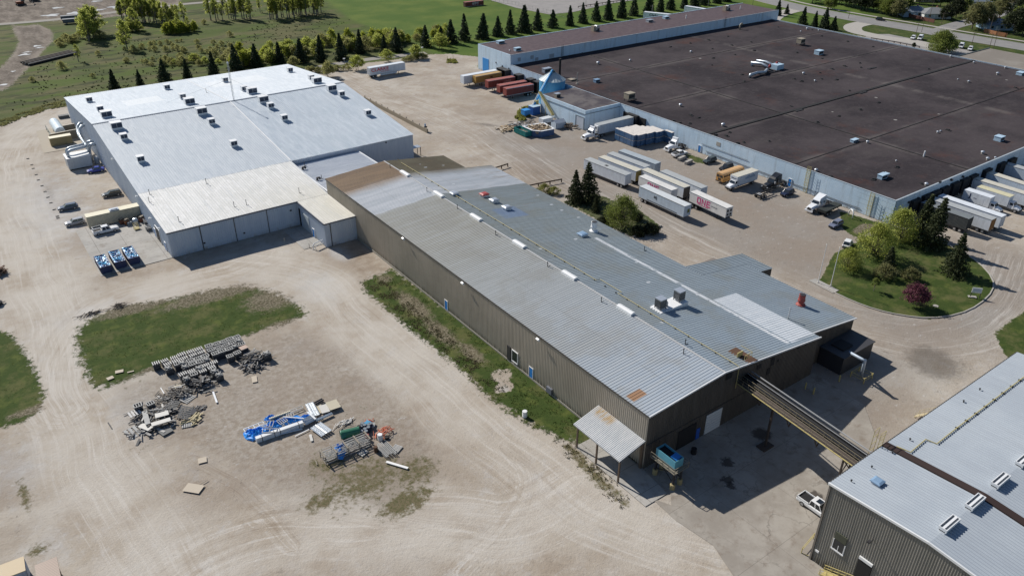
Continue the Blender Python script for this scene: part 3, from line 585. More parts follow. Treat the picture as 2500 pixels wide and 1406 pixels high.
for dx,dy in((-1.3,-1.3),(1.3,-1.3),(1.3,1.3),(-1.3,1.3)):b.tube([(C_.x+dx,C_.y+dy,0),(C_.x+dx,C_.y+dy,1.2)],.1,6)
for z in(.6,1.1):
 for(ax,ay),(bx_,by_)in(((-1.3,-1.3),(1.3,-1.3)),((1.3,-1.3),(1.3,1.3)),((1.3,1.3),(-1.3,1.3)),((-1.3,1.3),(-1.3,-1.3))):b.bar((C_.x+ax,C_.y+ay,z),(C_.x+bx_,C_.y+by_,z),.07)
bpart(pp_,'guard_cage',b,M_yellow)
ca=empty('loading_canopy',(64.85,60.9,0),label='pale corrugated lean-to canopy on brown posts at the near corner of the tan factory',cat='canopy')
b=MB();ribs(b,lambda v,d:[(x,v,5.55+(x-70)*.27+d)for x in(64.75,67.4,69.9)],61.0,71.6,.3,.05)
def b_can(t):
 p=t.pos();n=t.noise(t.mapv(p,(.5,3,1)),.9,5,.7);x,y,z=t.xyz(p)
 c=t.mix(t.ramp(n,.35,.65),(.44,.46,.48),(.54,.55,.56));return t.mix(t.math('MULTIPLY',rect(t,x,y,68.3,70,67.3,71.2,.6),t.ramp(n,.35,.6)),c,(.40,.27,.12))
bpart(ca,'roof',b,roofmat('canopy_sheet',b_can))
b=MB();b.box(64.72,64.86,60.95,71.6,4.0,4.14);b.box(69.85,69.98,60.95,71.6,5.35,5.5);b.bar((64.8,61.0,4.02),(69.9,61.0,5.38),.12);b.bar((64.8,71.5,4.02),(69.9,71.5,5.38),.12);bpart(ca,'edge_beam',b,M_steel)
for yy in(61.0,66.0,70.6):
 b=MB();b.box(64.74,64.98,yy-.12,yy+.12,0,4.05);bpart(ca,'post',b,mat('brown_steel',(.12,.085,.06),.7))
b=MB();b.box(69.6,69.95,61.1,61.5,0,5.2);bpart(ca,'post',b,mat('brown_steel',(.12,.085,.06),.7))
def zroof(name):
 return{'tan':lambda x,y:ZT(x),'wing':lambda x,y:ZW(x)}[name]
RV=[('a6',1455,333),('a6',1785,530),('a6',2140,750),('a7',128,1005),('a7',608,1300),('b3',1145,262)]
for i,(o_,x_,y_)in enumerate(RV):
 p_=onz(*q(o_,x_,y_),zroof('tan'));b=MB((p_.x,p_.y,p_.z));z0=p_.z
 b.add([(86.3+dx,p_.y+dy,z)for dy in(-1.9,1.9)for dx,z in((-.55,11.35),(-.5,11.85),(0,12.0),(.5,11.85),(.55,11.35))],[(0,1,2,3,4),(9,8,7,6,5),(0,5,6,1),(1,6,7,2),(2,7,8,3),(3,8,9,4)])
 b.o=Vector((86.3,p_.y,11.4));tag(b.build('ridge_vent',M_white),'%s white ridge vent from the far end of the tan roof'%ordw(i),'roof vent','white ridge vents on the tan factory')
gp=empty('gas_pipe',(89.6,Y0,0),label='thin yellow gas pipe on small blocks running the length of the tan factory roof',cat='pipe')
b=MB();zz=lambda x:ZT(x)+.28
b.tube([(89.6,60.6,7.0),(89.6,60.6,11.2),(89.6,61.2,zz(89.6)),(89.6,88.5,zz(89.6)),(89.6,89,zz(89.6)),(90.6,89.0,zz(90.6)),(90.6,95,zz(90.6)),(89.6,95,zz(89.6)),(89.6,171,zz(89.6)),(89.2,172,12.2)],.055,6);bpart(gp,'pipe',b,M_yellow)
b=MB()
for k in range(37):y=62.5+k*3.0;b.box(89.48,89.72,y-.08,y+.08,ZT(89.6)+.02,ZT(89.6)+.22)
bpart(gp,'support_block',b,M_dark)['kind']='stuff'
def stub(p_,h,label,group,r=.07,hook=.0,m=M_dark):
 b=MB(p_);b.tube([p_,p_+Vector((0,0,h))],r,6);b.tube([p_+Vector((0,0,h)),p_+Vector((0,0,h+.12))],r*1.9,6)
 if hook:b.tube([p_+Vector((0,0,.05)),p_+Vector((hook,-.1,.05))],r*.7,5)
 tag(b.build('vent_pipe',m),label,'vent pipe',group)
for i,(o_,x_,y_)in enumerate([('a6',1300,278),('a6',1650,500),('a6',1940,665),('a6',2305,915),('a7',378,1215),('b3',890,185),('b3',1690,590),('b3',1672,680),('a7',1300,1065)]):
 stub(onz(*q(o_,x_,y_),zroof('tan')),.9,'%s thin vent pipe from the far end of the tan factory roof'%ordw(i),'vent pipes on the tan factory roof',hook=.6)
M_hood=mat('zinc_hood',(.40,.44,.50),.4,metal=.35,var=.06);M_bluehood=mat('blue_grey_hood',(.20,.31,.45),.5,var=.06)
def hood(p_,w,h,m,label,cat='roof vent',group=None,curb=M_white,over=1.25,slopey=0,rz=0):
 e=empty('roof_vent',p_,rz,label,cat,group)
 b=MB();b.box(-w/2,w/2,-w/2,w/2,-.25,h*.55);b.build('curb',curb,e);k=w*over/2
 b=MB();b.add([(-k,-k,h*.55),(k,-k,h*.55),(k,k,h*.55),(-k,k,h*.55),(-k,-k,h*.8),(k,-k,h*.8),(k,k,h*.8),(-k,k,h*.8),(-k*.6,-k*.6,h),(k*.6,-k*.6,h),(k*.6,k*.6,h),(-k*.6,k*.6,h)],[(3,2,1,0),(0,1,5,4),(1,2,6,5),(2,3,7,6),(3,0,4,7),(4,5,9,8),(5,6,10,9),(6,7,11,10),(7,4,8,11),(8,9,10,11)]);b.build('hood',m,e)
 return e
T_=zroof('tan')
hood(onz(*q('a6',1910,530),T_),1.5,.7,M_hood,'square grey roof vent just beyond the yellow pipe near the white-painted roof band',curb=M_bluehood)
hood(onz(*q('a6',2195,545),T_),1.5,.9,mat('red_hood',(.35,.06,.06),.5),'red-topped square roof vent on the far slope of the tan factory')
hood(onz(*q('a6',2290,600),T_),1.5,.9,M_hood,'white square roof vent next to the red-topped one')
hood(onz(*q('a6',2410,668),T_),1.5,.9,M_hood,'white square roof vent nearest the camera in the row with the red one')
hood(onz(*q('a7',710,920),T_),1.5,.7,M_bluehood,'blue square roof vent beside the tall round white exhaust')
def exhaust(p_,s,m,label,topm=M_dark):
 e=empty('roof_exhaust',p_,0,label,'exhaust')
 b=MB();b.lathe([(1.0*s,-.2),(1.0*s,.25),(.6*s,.5),(.55*s,.9)],n=14);b.build('base',m,e,smooth=False)
 b=MB();b.lathe([(.75*s,.9),(.8*s,1.2),(.72*s,1.35),(.66*s,2.3),(.72*s,2.35)],n=16);b.build('stack',m,e,smooth=True)
 b=MB();b.lathe([(.5*s,2.3),(.62*s,2.38)],n=16);b.build('rim_opening',topm,e);return e
exhaust(onz(*q('a7',818,880),T_),.95,M_white,'tall round white exhaust stack on the tan factory roof')
exhaust(onz(*q('b4',368,215),zroof('wing')),.9,mat('rust_red_stack',(.28,.05,.04),.6),'rust red exhaust stack on the low right wing of the tan factory')
p_=onz(*q('b3',1910,115),zroof('wing'));hood(p_,1.6,.45,mat('dark_glass_skylight',(.07,.08,.07),.3),'low dark square skylight near the two cooling units','skylight')
p_=onz(*q('b4',250,345),zroof('wing'));stub(p_,2.2,'slim pale vent pipe on the white patch of the low wing',None,.12,m=M_steel)
pa=onz(*q('b3',1450,250),T_);pb=onz(*q('b3',1625,200),T_)
e=empty('roof_platform',(pa.x,pa.y,pa.z),0,'white roof pad carrying two louvred cooling units','platform')
b=MB();b.box(pa.x-1.9,pb.x+1.0,min(pa.y,pb.y)-1.4,max(pa.y,pb.y)+1.4,ZT(pb.x)-.2,ZT(pa.x)+.18);bpart(e,'pad',b,M_white)
for p_,lab in((pa,'louvred cooling unit with an angled duct, nearer of the pair on the white roof pad'),(pb,'louvred cooling unit, farther of the pair on the white roof pad')):
 zt=ZT(pa.x)+.18;e=empty('cooling_unit',(p_.x,p_.y,zt),0,lab,'air conditioner','cooling units on the white roof pad')
 b=MB();e.scale=(.8,.8,.82);b.box(-.95,.95,-.95,.95,.35,2.5);b.build('cabinet',M_steel,e)
 b=MB()
 for k in range(8):b.box(-1.0+k*.25,-.9+k*.25,-1.0,-.95,.45,2.3);b.box(-1.0,-.95,-.9+k*.24,-.8+k*.24,.45,2.3)
 b.build('louvre',M_dark,e);b=MB();b.box(-1.0,1.0,-1.0,1.0,2.5,2.6);b.build('lid',M_hood,e)
 b=MB()
 for sx in(-.85,.85):
  for sy in(-.85,.85):b=MB();b.box(sx-.06,sx+.06,sy-.06,sy+.06,0,.35);b.build('foot',M_dark,e)
 if lab.startswith('louvred cooling unit with'):b=MB();b.tube([(0.95,-.2,1.2),(1.5,-.2,1.2),(1.75,-.2,.9),(1.75,-.2,0)],.4,10);b.build('duct',M_steel,e,smooth=True)
p_=onz(*q('b3',2250,710),T_);e=empty('roof_opening',(p_.x,Y0,p_.z),0,'rusty roof hatch above the conveyor bridge at the gable edge','hatch')
b=MB();b.box(p_.x-1.1,p_.x+1.1,Y0-.3,p_.y+2.6,p_.z-.1,p_.z+.13);bpart(e,'opening',b,mat('rust_brown',(.09,.045,.025),.85))
b=MB();b.box(p_.x-1.2,p_.x+.1,p_.y+.4,p_.y+.55,p_.z+.1,p_.z+1.0)
for k in range(4):b.bar((p_.x-.9+k*.6,p_.y-.8,p_.z+.1),(p_.x-.9+k*.6,p_.y-.8,p_.z+1.1),.06)
b.bar((p_.x-.9,p_.y-.8,p_.z+1.1),(p_.x+.9,p_.y-.8,p_.z+1.1),.06);b.bar((p_.x+.9,p_.y-.8,p_.z+1.1),(p_.x+.9,p_.y+1.6,p_.z+1.1),.06);bpart(e,'guard_rail',b,M_yellow)
cb=empty('conveyor_bridge',(91,48,0),label='elevated conveyor bridge with yellow railings between the tan factory and the grey building',cat='conveyor')
L0,L1=Vector((89.9,Y0,7.3)),Vector((83.6,35.4,11.6));
def onz_line(px,py,Y):return ony(px,py,Y)
A0=ony(1798.7,936,Y0-.2);A1=ony(1760+1480/4.39,860+1165/4.39,35.6);B0=ony(1760+320/4.39,860+235/4.39,Y0-.2);B1=ony(1760+1640/4.39,860+1040/4.39,35.6)
z0_,z1_=A0.z+.1,min(A1.z,12.2)
def bridge_pt(s,u,dz=0):
 a=A0.lerp(A1,s);b_=B0.lerp(B1,s);w=4.2
 return Vector((a.x+u*(b_.x-a.x),a.y,z0_+(z1_-z0_)*s+dz))
M_rbrown=mat('dark_rusty_steel',(.055,.042,.035),.8,var=.3,scale=2)
b=MB();K=40
b.add([bridge_pt(i/K,u,dz)for i in range(K+1)for u,dz in((0.02,0),(.98,0),(.98,-.25),(.02,-.25))],[(i*4+j,i*4+4+j,i*4+4+(j+1)%4,i*4+(j+1)%4)for i in range(K)for j in range(4)])
bpart(cb,'deck',b,M_rbrown)
b=MB()
for u in(.42,.62):b.bar(bridge_pt(0,u,.35),bridge_pt(1,u,.35),.3,.5)
b.bar(bridge_pt(0,.82,.4),bridge_pt(1,.82,.4),.5,.6)
bpart(cb,'conveyor_belt',b,M_black)
b=MB();b.bar(bridge_pt(0,1,.9),bridge_pt(1,1,.9),.12,.16);b.bar(bridge_pt(0,.7,.95),bridge_pt(1,.7,.95),.07,.08);bpart(cb,'cover_rail',b,mat('bright_metal',(.40,.40,.40),.45,metal=.3))
b=MB()
for u in(0.0,.32):
 for dz in(.55,1.1):b.bar(bridge_pt(0,u,dz),bridge_pt(1,u,dz),.04)
 for k in range(19):b.bar(bridge_pt(k/18,u,0),bridge_pt(k/18,u,1.1),.045)
bpart(cb,'railing',b,mat('grey_yellow_rail',(.24,.205,.14),.7));b=MB();b.bar(bridge_pt(0,0,-.05),bridge_pt(1,0,-.05),.1,.12);bpart(cb,'edge_beam',b,M_yellow)
b=MB()
for s in(.18,.45,.68):
 b=MB()
 for u in(.1,.9):b.bar(bridge_pt(s,u,-.2),bridge_pt(s,.5,-2.6),.14)
 b.bar(bridge_pt(s,.1,-.3),bridge_pt(s,.9,-.3),.18);bpart(cb,'bracing',b,M_rbrown)
b=MB();s=.93
for u in(.15,.85):
 for ds in(-.03,.03):
  p_=bridge_pt(s+ds,u,-.2);b.bar(p_,(p_.x,p_.y,0),.22)
for zf in range(4):
 for ds in(-.03,.03):
  pa_,pb_=bridge_pt(s+ds,.15),bridge_pt(s+ds,.85);h0,h1=zf*2.8,zf*2.8+2.8
  b.bar((pa_.x,pa_.y,h0),(pb_.x,pb_.y,min(h1,pb_.z)),.12);b.bar((pb_.x,pb_.y,h0),(pa_.x,pa_.y,min(h1,pa_.z)),.12);b.bar((pa_.x,pa_.y,h1 if h1<11 else 10.9),(pb_.x,pb_.y,h1 if h1<11 else 10.9),.12)
bpart(cb,'trestle',b,M_rbrown);b=MB();p0=bridge_pt(.3,.5);b.bar((p0.x,p0.y,p0.z-.2),(p0.x,p0.y,0),.3);b.box(p0.x-1.2,p0.x+1.2,p0.y-.8,p0.y+.8,0,.25)
bpart(cb,'footed_column',b,M_rbrown)
GZ=pwl([(9.7,13.55),(22.5,14.45),(35.3,13.55)])
gb=empty('grey_factory',(76.2,35.3,0),label='tall grey ribbed metal building with a pale blue grey roof filling the lower right corner',cat='factory')
def b_gwall(t):
 p=t.pos();n=t.noise(t.mapv(p,(2,2,.12)),.7,4,.7);x,y,z=t.xyz(p)
 c=t.mix(t.ramp(n,.35,.65),(.235,.225,.20),(.285,.27,.24));return t.mix(t.math('MULTIPLY',t.math('SUBTRACT',1.0,t.ramp(z,.2,2.2)),t.ramp(n,.4,.6)),c,(.07,.065,.05))
b=MB();wall_x(b,76.2,9.7,35.2,0,lambda y:GZ(y)-.06,.305,.075,-1,w=.28,s=.13);wall_y(b,35.2,76.2,126,0,13.4,.305,.05,1);wall_y(b,9.7,76.2,126,0,13.4,.6,.05,-1);wall_x(b,126,9.7,35.2,0,lambda y:GZ(y)-.06,.6,.05,1)
bpart(gb,'wall',b,roofmat('grey_brown_ribbed_wall',b_gwall))
def b_groof(t):
 p=t.pos();n=t.noise(t.mapv(p,(2.5,.2,1)),.5,5,.7);n2=t.noise(p,.1,4,.6)
 x,y,z=t.xyz(p);c=t.mix(t.ramp(n2,.35,.65),(.36,.40,.445),(.41,.45,.49));c=t.mix(t.math('MULTIPLY',t.ramp(n,.45,.7),.5),c,(.33,.36,.40));return t.mix(t.math('MULTIPLY',t.math('LESS_THAN',t.math('FRACT',t.math('DIVIDE',t.math('SUBTRACT',x,75.93),.5)),.3),.5),c,(.20,.235,.28))  # darker line along each rib: rib shading painted into the roof colour
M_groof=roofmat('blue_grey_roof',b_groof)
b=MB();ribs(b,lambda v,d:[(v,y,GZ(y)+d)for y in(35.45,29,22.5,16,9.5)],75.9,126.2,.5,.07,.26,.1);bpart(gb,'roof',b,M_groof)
b=MB();b.bar((75.95,35.45,13.6),(75.95,22.5,14.52),.18,.3);b.bar((75.95,22.5,14.52),(75.95,9.5,13.6),.18,.3);bpart(gb,'verge_trim',b,M_wtrim)
b=MB();b.box(75.9,126.2,35.45,35.6,13.35,13.56);bpart(gb,'gutter',b,M_trim)
b=MB();b.box(76.02,76.2,35.05,35.3,0,13.4);bpart(gb,'corner_trim',b,mat('grey_brown_trim',(.17,.15,.13),.6))
b=MB()
for ya,yb in((35.5,22.5),(22.5,9.5)):b.bar((88.5,ya,GZ(ya)+.12),(88.5,yb,GZ(yb)+.12),1.15,.2)
bpart(gb,'expansion_strip',b,mat('dark_brown_membrane',(.03,.015,.012),.8))
ROOT[gb.name]=gb.location.copy()
c=onx(*q('c8',740,1110),76.2)
b=MB();b.box(76.0,76.16,c.y-.75,c.y+.75,c.z-.9,c.z+.7);w_=bpart(gb,'window',b,M_glass)
b=MB();b.box(75.95,76.18,c.y-.85,c.y-.75,c.z-.9,c.z+.7);b.box(75.95,76.18,c.y+.75,c.y+.85,c.z-.9,c.z+.7);b.box(75.9,76.18,c.y-.9,c.y+.9,c.z-1.08,c.z-.9);b.box(75.97,76.0,c.y-.04,c.y+.04,c.z-.9,c.z);b.o=gb.location.copy();b.build('window_frame',M_wtrim,w_)
b=MB();b.box(75.98,76.17,c.y-.8,c.y+.8,c.z+.75,c.z+1.9);bpart(gb,'wall_louvre',b,mat('dark_green_louvre',(.06,.065,.045),.7))
c=onx(*q('c8',975,1330),76.2);b=MB();b.box(76.0,76.14,c.y-.9,c.y+.9,c.z-2.2,c.z+1.2);bpart(gb,'doorway',b,M_black)
b=MB();b.box(75.9,76.14,c.y-.9,c.y+.9,c.z+1.2,c.z+1.6);bpart(gb,'door_lintel',b,M_wtrim)
c=onx(*q('c8',1045,1065),75.6);b=MB();b.bar((76.1,c.y,c.z-.2),(75.2,c.y,c.z),.08);b.obox((75.1,c.y,c.z+.1),.5,.35,.25);bpart(gb,'wall_light',b,M_dark)
c=onx(*q('c8',528,1165),76.1);b=MB();b.box(76.0,76.12,c.y-.25,c.y+.25,c.z-.15,c.z+.15);bpart(gb,'sign_plate',b,M_white)
c=onx(*q('c8',975,1390),76.2)
st=empty('yellow_stairs',(74.8,30,0),label='yellow steel stair and landing with handrails against the grey building wall',cat='stairs')
ya=gq('c8',560,1330,1.0);b=MB()
y_hi=c.y;y_lo=33.0
zdoor=max(c.z-2.2,1.2)
b.box(74.9,76.0,y_hi-1.2,y_hi+1.1,zdoor-.12,zdoor)
for k in range(12):s=k/12;b.box(74.9,76.0,y_hi+1.1+s*3.6,y_hi+1.1+s*3.6+.28,zdoor*(1-s)-.15,zdoor*(1-s)-.08)
bpart(st,'tread',b,M_yellow)
b=MB()
for xx in(74.85,75.98):
 for dz in(.55,1.05):b.bar((xx,y_hi-1.2,zdoor+dz),(xx,y_hi+1.1,zdoor+dz),.07);b.bar((xx,y_hi+1.1,zdoor+dz),(xx,y_hi+4.9,dz-.1),.07)
 b.bar((xx,y_hi+1.1,zdoor-.1),(xx,y_hi+4.9,-.05+.1),.08,.2)
 for k in range(5):s=k/4;b.bar((xx,y_hi+1.1+s*3.7,zdoor*(1-s)-.1),(xx,y_hi+1.1+s*3.7,zdoor*(1-s)+1.0),.06)
b.bar((74.85,y_hi-1.2,zdoor),(74.85,y_hi-1.2,zdoor+1.05),.06);b.bar((74.85,y_hi-1.2,0),(74.85,y_hi-1.2,zdoor),.1)
bpart(st,'handrail',b,M_yellow)
rp=empty('yellow_railing',(75,36.5,0),label='yellow pipe railing on the ground at the back corner of the grey building',cat='railing')
b=MB();P0,P1,P2=gq('c8',375,1185),gq('c8',445,1215),gq('c8',490,1050)
for p_ in(P0,P2):b.tube([p_,p_+Vector((0,0,1.1))],.06,6)
for z in(.55,1.1):b.bar(P0+Vector((0,0,z)),P2+Vector((0,0,z)),.07)
b.bar(P0+Vector((0,0,.08)),P1+Vector((0,0,.08)),.06);bpart(rp,'rail',b,M_yellow)
fz=lambda x,y:GZ(y)
for i,(x_,y_)in enumerate(((1760,925),(2015,722),(2250,512),(2470,312))):
 p_=onz(*q('c8',x_,y_),fz);e=empty('ridge_ventilator',(p_.x,22.5,14.45),0,'%s long white ridge ventilator from the left on the grey building'%ordw(i),'roof vent','ridge ventilators on the grey building')
 e.scale=(.68,.66,.8);b=MB();b.box(-2.3,2.3,-.55,.55,-.1,.45);b.box(-2.3,-2.2,-.75,.75,.3,.95);b.box(2.2,2.3,-.75,.75,.3,.95);b.box(-2.2,2.2,-.75,-.62,.4,.95);b.box(-2.2,2.2,.62,.75,.4,.95);b.build('casing',M_white,e)
 b=MB();b.box(-2.2,2.2,-.62,.62,.46,.75);b.build('damper',mat('mid_grey_damper',(.16,.18,.20),.5),e);b=MB();b.box(-2.2,2.2,-.2,.2,.75,.9);b.build('centre_bar',M_white,e)
p_=onz(*q('c8',1098,520),fz);e=hood(p_,1.1,.55,M_bluehood,'small blue grey square hatch on the near roof slope of the grey building','hatch',curb=M_hood)
gp=empty('gas_pipe',(95,33,13.6),label='thin yellow gas pipe with a dog-leg on the pale grey building roof',cat='pipe')
pts=[onz(*q('c8',1280,180),fz),onz(*q('c8',1415,235),fz),onz(*q('c8',1560,112),fz),onz(*q('c8',1665,155),fz),onz(*q('c8',1860,0),fz),onz(*q('b4',2500,905),fz)]
pts+=[pts[-1]+(pts[-1]-pts[-2])*.6]
b=MB();b.tube([p_+Vector((0,0,.2))for p_ in pts],.08,6);b.o=gp.location.copy();b.build('pipe',M_yellow,gp)
b=MB();d_=pts[-1]-pts[4]
for k in range(12):b=MB();p_=pts[4]+d_*(k/12);b.box(p_.x-.12,p_.x+.12,p_.y-.25,p_.y+.25,p_.z+.02,p_.z+.16);b.o=gp.location.copy();b.build('support_block',M_dark,gp)
for i,(o_,x_,y_)in enumerate((('c8',850,508),('c8',1045,375),('c8',1243,235),('c8',1410,112),('b4',2075,1025),('b4',1920,1140))):
 stub(onz(*q(o_,x_,y_),fz),.25,'small roof stub on the near grey building, %s from the near corner'%ordw(i),'roof stubs on the grey building')
p_=ony(*q('c8',1130,150),35.7);e=empty('cage_ladder',(p_.x,35.7,13.5),0,'yellow tubular cage ladder rising over the back eave of the grey building by the bridge','ladder')
b=MB()
for dx in(-.6,.6):
 for dy in(0,.9):b.bar((dx,dy,-6),(dx,dy,2.2),.06)
for k in range(14):b.bar((-.6,0,-5.5+k*.6),(.6,0,-5.5+k*.6),.05);b.bar((-.6,.9,-5.5+k*.6),(.6,.9,-5.5+k*.6),.05)if k%2 else None
b.build('rail',M_yellow,e)
p_=g(2276,1036);e=empty('yellow_stairs',(p_.x,p_.y,0),0,'pale yellow service stair and platform on the far side of the grey building','stairs');e.scale=(.75,.75,.8)
b=MB()
for k in range(14):b.box(-.8,.8,3.6-k*.35,3.85-k*.35,.3*k,.3*k+.06)
for xx in(-.85,.85):
 b.bar((xx,3.7,1.1),(xx,-.9,5.2),.07);b.bar((xx,3.7,0),(xx,-.9,4.1),.1)
 for k in range(6):b.bar((xx,3.7-k*.9,.8*k),(xx,3.7-k*.9,.8*k+1.1),.06)
b.build('frame',mat('pale_yellow_paint',(.55,.47,.30),.6),e);b=MB();b.box(-1.2,1.2,-3.0,-1,0,3.8);b.box(-1.0,-.2,-4,-3,0,3.2);b.build('equipment_box',M_hood,e)
ZH=pwl([(174.0,6.4),(197.6,7.8),(244.0,12.8),(293.0,8.8)])
ww=empty('white_warehouse',(31,174,0),label='broad low white metal warehouse with a very pale roof dotted with square coolers',cat='warehouse')
def b_wroof(t):
 p=t.pos();x,y,z=t.xyz(p);n=t.noise(t.mapv(p,(1.6,.25,1)),.35,5,.7);n2=t.noise(p,.06,5,.6);pat=t.noise(t.mapv(p,(.6,.6,0)),.12,3,.5)
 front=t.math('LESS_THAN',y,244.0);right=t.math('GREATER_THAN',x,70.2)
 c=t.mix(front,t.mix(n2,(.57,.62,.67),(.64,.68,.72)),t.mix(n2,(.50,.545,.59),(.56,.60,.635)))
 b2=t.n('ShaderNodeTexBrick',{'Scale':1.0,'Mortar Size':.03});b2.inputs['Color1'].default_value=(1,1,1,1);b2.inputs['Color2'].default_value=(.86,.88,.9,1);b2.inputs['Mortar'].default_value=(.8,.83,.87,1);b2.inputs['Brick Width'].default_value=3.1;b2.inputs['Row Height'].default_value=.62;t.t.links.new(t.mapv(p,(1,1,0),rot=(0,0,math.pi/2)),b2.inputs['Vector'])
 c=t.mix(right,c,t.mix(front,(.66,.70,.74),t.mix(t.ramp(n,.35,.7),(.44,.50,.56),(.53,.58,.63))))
 c=t.mix(1.0,c,b2.outputs[0],'MULTIPLY')
 yc=t.math('LESS_THAN',t.math('ADD',y,t.math('MULTIPLY',t.math('SUBTRACT',n,.5),1.0)),197.4)
 br=t.n('ShaderNodeTexBrick',{'Scale':1.0,'Mortar Size':.03});br.inputs['Color1'].default_value=(.76,.755,.74,1);br.inputs['Color2'].default_value=(.60,.60,.575,1);br.inputs['Mortar'].default_value=(.38,.37,.33,1)
 br.inputs['Brick Width'].default_value=2.4;br.inputs['Row Height'].default_value=.9;t.t.links.new(t.mapv(p,(1,1,0),rot=(0,0,math.pi/2)),br.inputs['Vector'])
 cream=t.mix(.6,t.mix(t.ramp(n2,.35,.65),(.64,.64,.62),(.70,.70,.69)),br.outputs[0]);cream=t.mix(t.math('MULTIPLY',t.ramp(y,185,158),0),cream,cream)
 tan_=t.math('MULTIPLY',t.ramp(x,40,68),t.math('SUBTRACT',1.0,t.ramp(y,168,196)));cream=t.mix(t.math('MULTIPLY',tan_,.5),cream,(.50,.46,.35))
 c=t.mix(t.math('MULTIPLY',yc,t.math('SUBTRACT',1.0,right)),c,cream)
 c=t.mix(t.math('MULTIPLY',rect(t,x,y,35.5,42.5,183.5,193.5,.2),t.math('MULTIPLY',t.ramp(t.math('SINE',t.math('MULTIPLY',x,6.3)),-1.2,.9),.6)),c,(.72,.72,.70))
 c=t.mix(t.math('MULTIPLY',t.ramp(t.noise(t.mapv(p,(3,.12,1)),.4,4,.7),.52,.7),.3),c,(.38,.42,.46))
 for a_ in((44,55,262,271),(73,92,270,281)):c=t.mix(t.math('MULTIPLY',rect(t,x,y,*a_,.2),.5),c,(.72,.74,.75))
 sm=t.math('MAXIMUM',band(t,y,243.5,244.3,.1),t.math('MULTIPLY',band(t,y,197.0,197.5,.1),t.ramp(t.noise(p,1.5,2,.5),.4,.55)))
 c=t.mix(t.math('MULTIPLY',sm,.6),c,(.25,.28,.33));c=t.mix(t.math('MULTIPLY',band(t,x,69.9,70.4,.08),.8),c,(.66,.69,.72))
 return t.mix(t.math('MULTIPLY',t.math('LESS_THAN',t.math('FRACT',t.math('DIVIDE',t.math('SUBTRACT',x,30.75),.62)),.25),.22),c,(.30,.34,.39))  # faint darker stripe per rib, shading of the ribs put into the colour
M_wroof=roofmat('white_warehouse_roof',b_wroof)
def b_wwall(t):
 p=t.pos();n=t.noise(t.mapv(p,(1,1,.2)),.5,5,.7);x,y,z=t.xyz(p)
 c=t.mix(t.ramp(n,.35,.65),(.42,.49,.59),(.49,.555,.64));return t.mix(t.math('MULTIPLY',t.math('SUBTRACT',1.0,t.ramp(z,.0,1.2)),t.ramp(n,.4,.7)),c,(.25,.23,.2))
M_wwall=roofmat('pale_ribbed_wall',b_wwall)
b=MB();wall_x(b,31,174,293,0,lambda y:ZH(y)-.06,.5,.05);wall_y(b,293,31,108,0,8.7,1,.04,1);wall_x(b,108,197.5,293,0,lambda y:ZH(y)-.06,.6,.05,1)
wall_y(b,197.5,70,108,0,7.75,.5,.05);wall_y(b,174,31,62,0,6.35,.5,.05);wall_x(b,62,158.5,174,0,6.2,.5,.05);wall_y(b,158.5,62,70,0,lambda x:6.1,.5,.05);wall_x(b,70,158.5,197.5,0,6.2,.6,.05,1)
bpart(ww,'wall',b,M_wwall)
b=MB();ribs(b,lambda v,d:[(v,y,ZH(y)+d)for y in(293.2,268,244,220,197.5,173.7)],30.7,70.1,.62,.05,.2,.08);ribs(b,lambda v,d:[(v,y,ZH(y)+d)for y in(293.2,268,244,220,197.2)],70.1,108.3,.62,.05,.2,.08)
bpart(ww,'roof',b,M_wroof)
b=MB();b.box(30.7,108.3,243.7,244.3,12.7,12.93);bpart(ww,'ridge_cap',b,mat('slate_ridge',(.22,.26,.32),.6))
b=MB()
for ya_,yb_ in((197.6,243.6),(244.4,293)):b.bar((70.1,ya_,ZH(ya_)+.08),(70.1,yb_,ZH(yb_)+.08),.3,.06)
bpart(ww,'seam_flashing',b,M_white)
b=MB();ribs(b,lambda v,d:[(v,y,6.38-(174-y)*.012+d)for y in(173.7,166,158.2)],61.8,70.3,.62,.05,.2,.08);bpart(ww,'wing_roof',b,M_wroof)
b=MB();b.box(30.7,61.9,173.5,173.72,6.15,6.42);b.box(61.6,61.82,158.2,173.5,6.0,6.3);b.box(61.8,70.3,158.0,158.2,5.95,6.2);bpart(ww,'gutter',b,mat('dark_blue_gutter',(.05,.06,.09),.5))
b=MB()
for x_ in(38.1,46,54):b.box(x_-.08,x_+.08,173.86,173.98,0,6.2)
b.box(63.3,63.5,158.36,158.48,0,6.0);bpart(ww,'downpipe',b,M_trim)
ROOT[ww.name]=ww.location.copy()
def wdoor(face,c,w,h,m,z0=.05):return door(ww,face,c,w,h,z0,m)
c=onx(*q('a6',575,890),62);wdoor('x',(61.95,c.y),1.0,2.1,M_blue)
c=onx(*q('a6',495,780),62);b=MB();b.box(61.84,61.94,c.y-2.2,c.y+1.6,.1,4.2);bpart(ww,'overhead_door',b,mat('blue_grey_door',(.42,.47,.50),.5))
b=MB();b.box(61.82,61.94,172.9,173.6,.1,4.6);bpart(ww,'doorway',b,M_black)
for y_,w,m_ in((184.2,3.6,M_black),(187.6,.95,M_blue),(178.6,.95,M_blue)):
 wdoor('x',(30.95,y_),w,3.6 if w>2 else 2.1,m_)
for z_,y_ in((4.6,188.5),(5.0,180.5)):
 b=MB();b.obox((30.6,y_,z_),.5,.5,.35,0,0,.5);bpart(ww,'floodlight',b,M_white)
for y_ in(199.5,223):c=ZH(y_)-1.6;b=MB();b.obox((30.6,y_,c),.5,.5,.35,0,0,.5);bpart(ww,'floodlight',b,M_white)
for px,py in((325,640),(2220,340)):pass
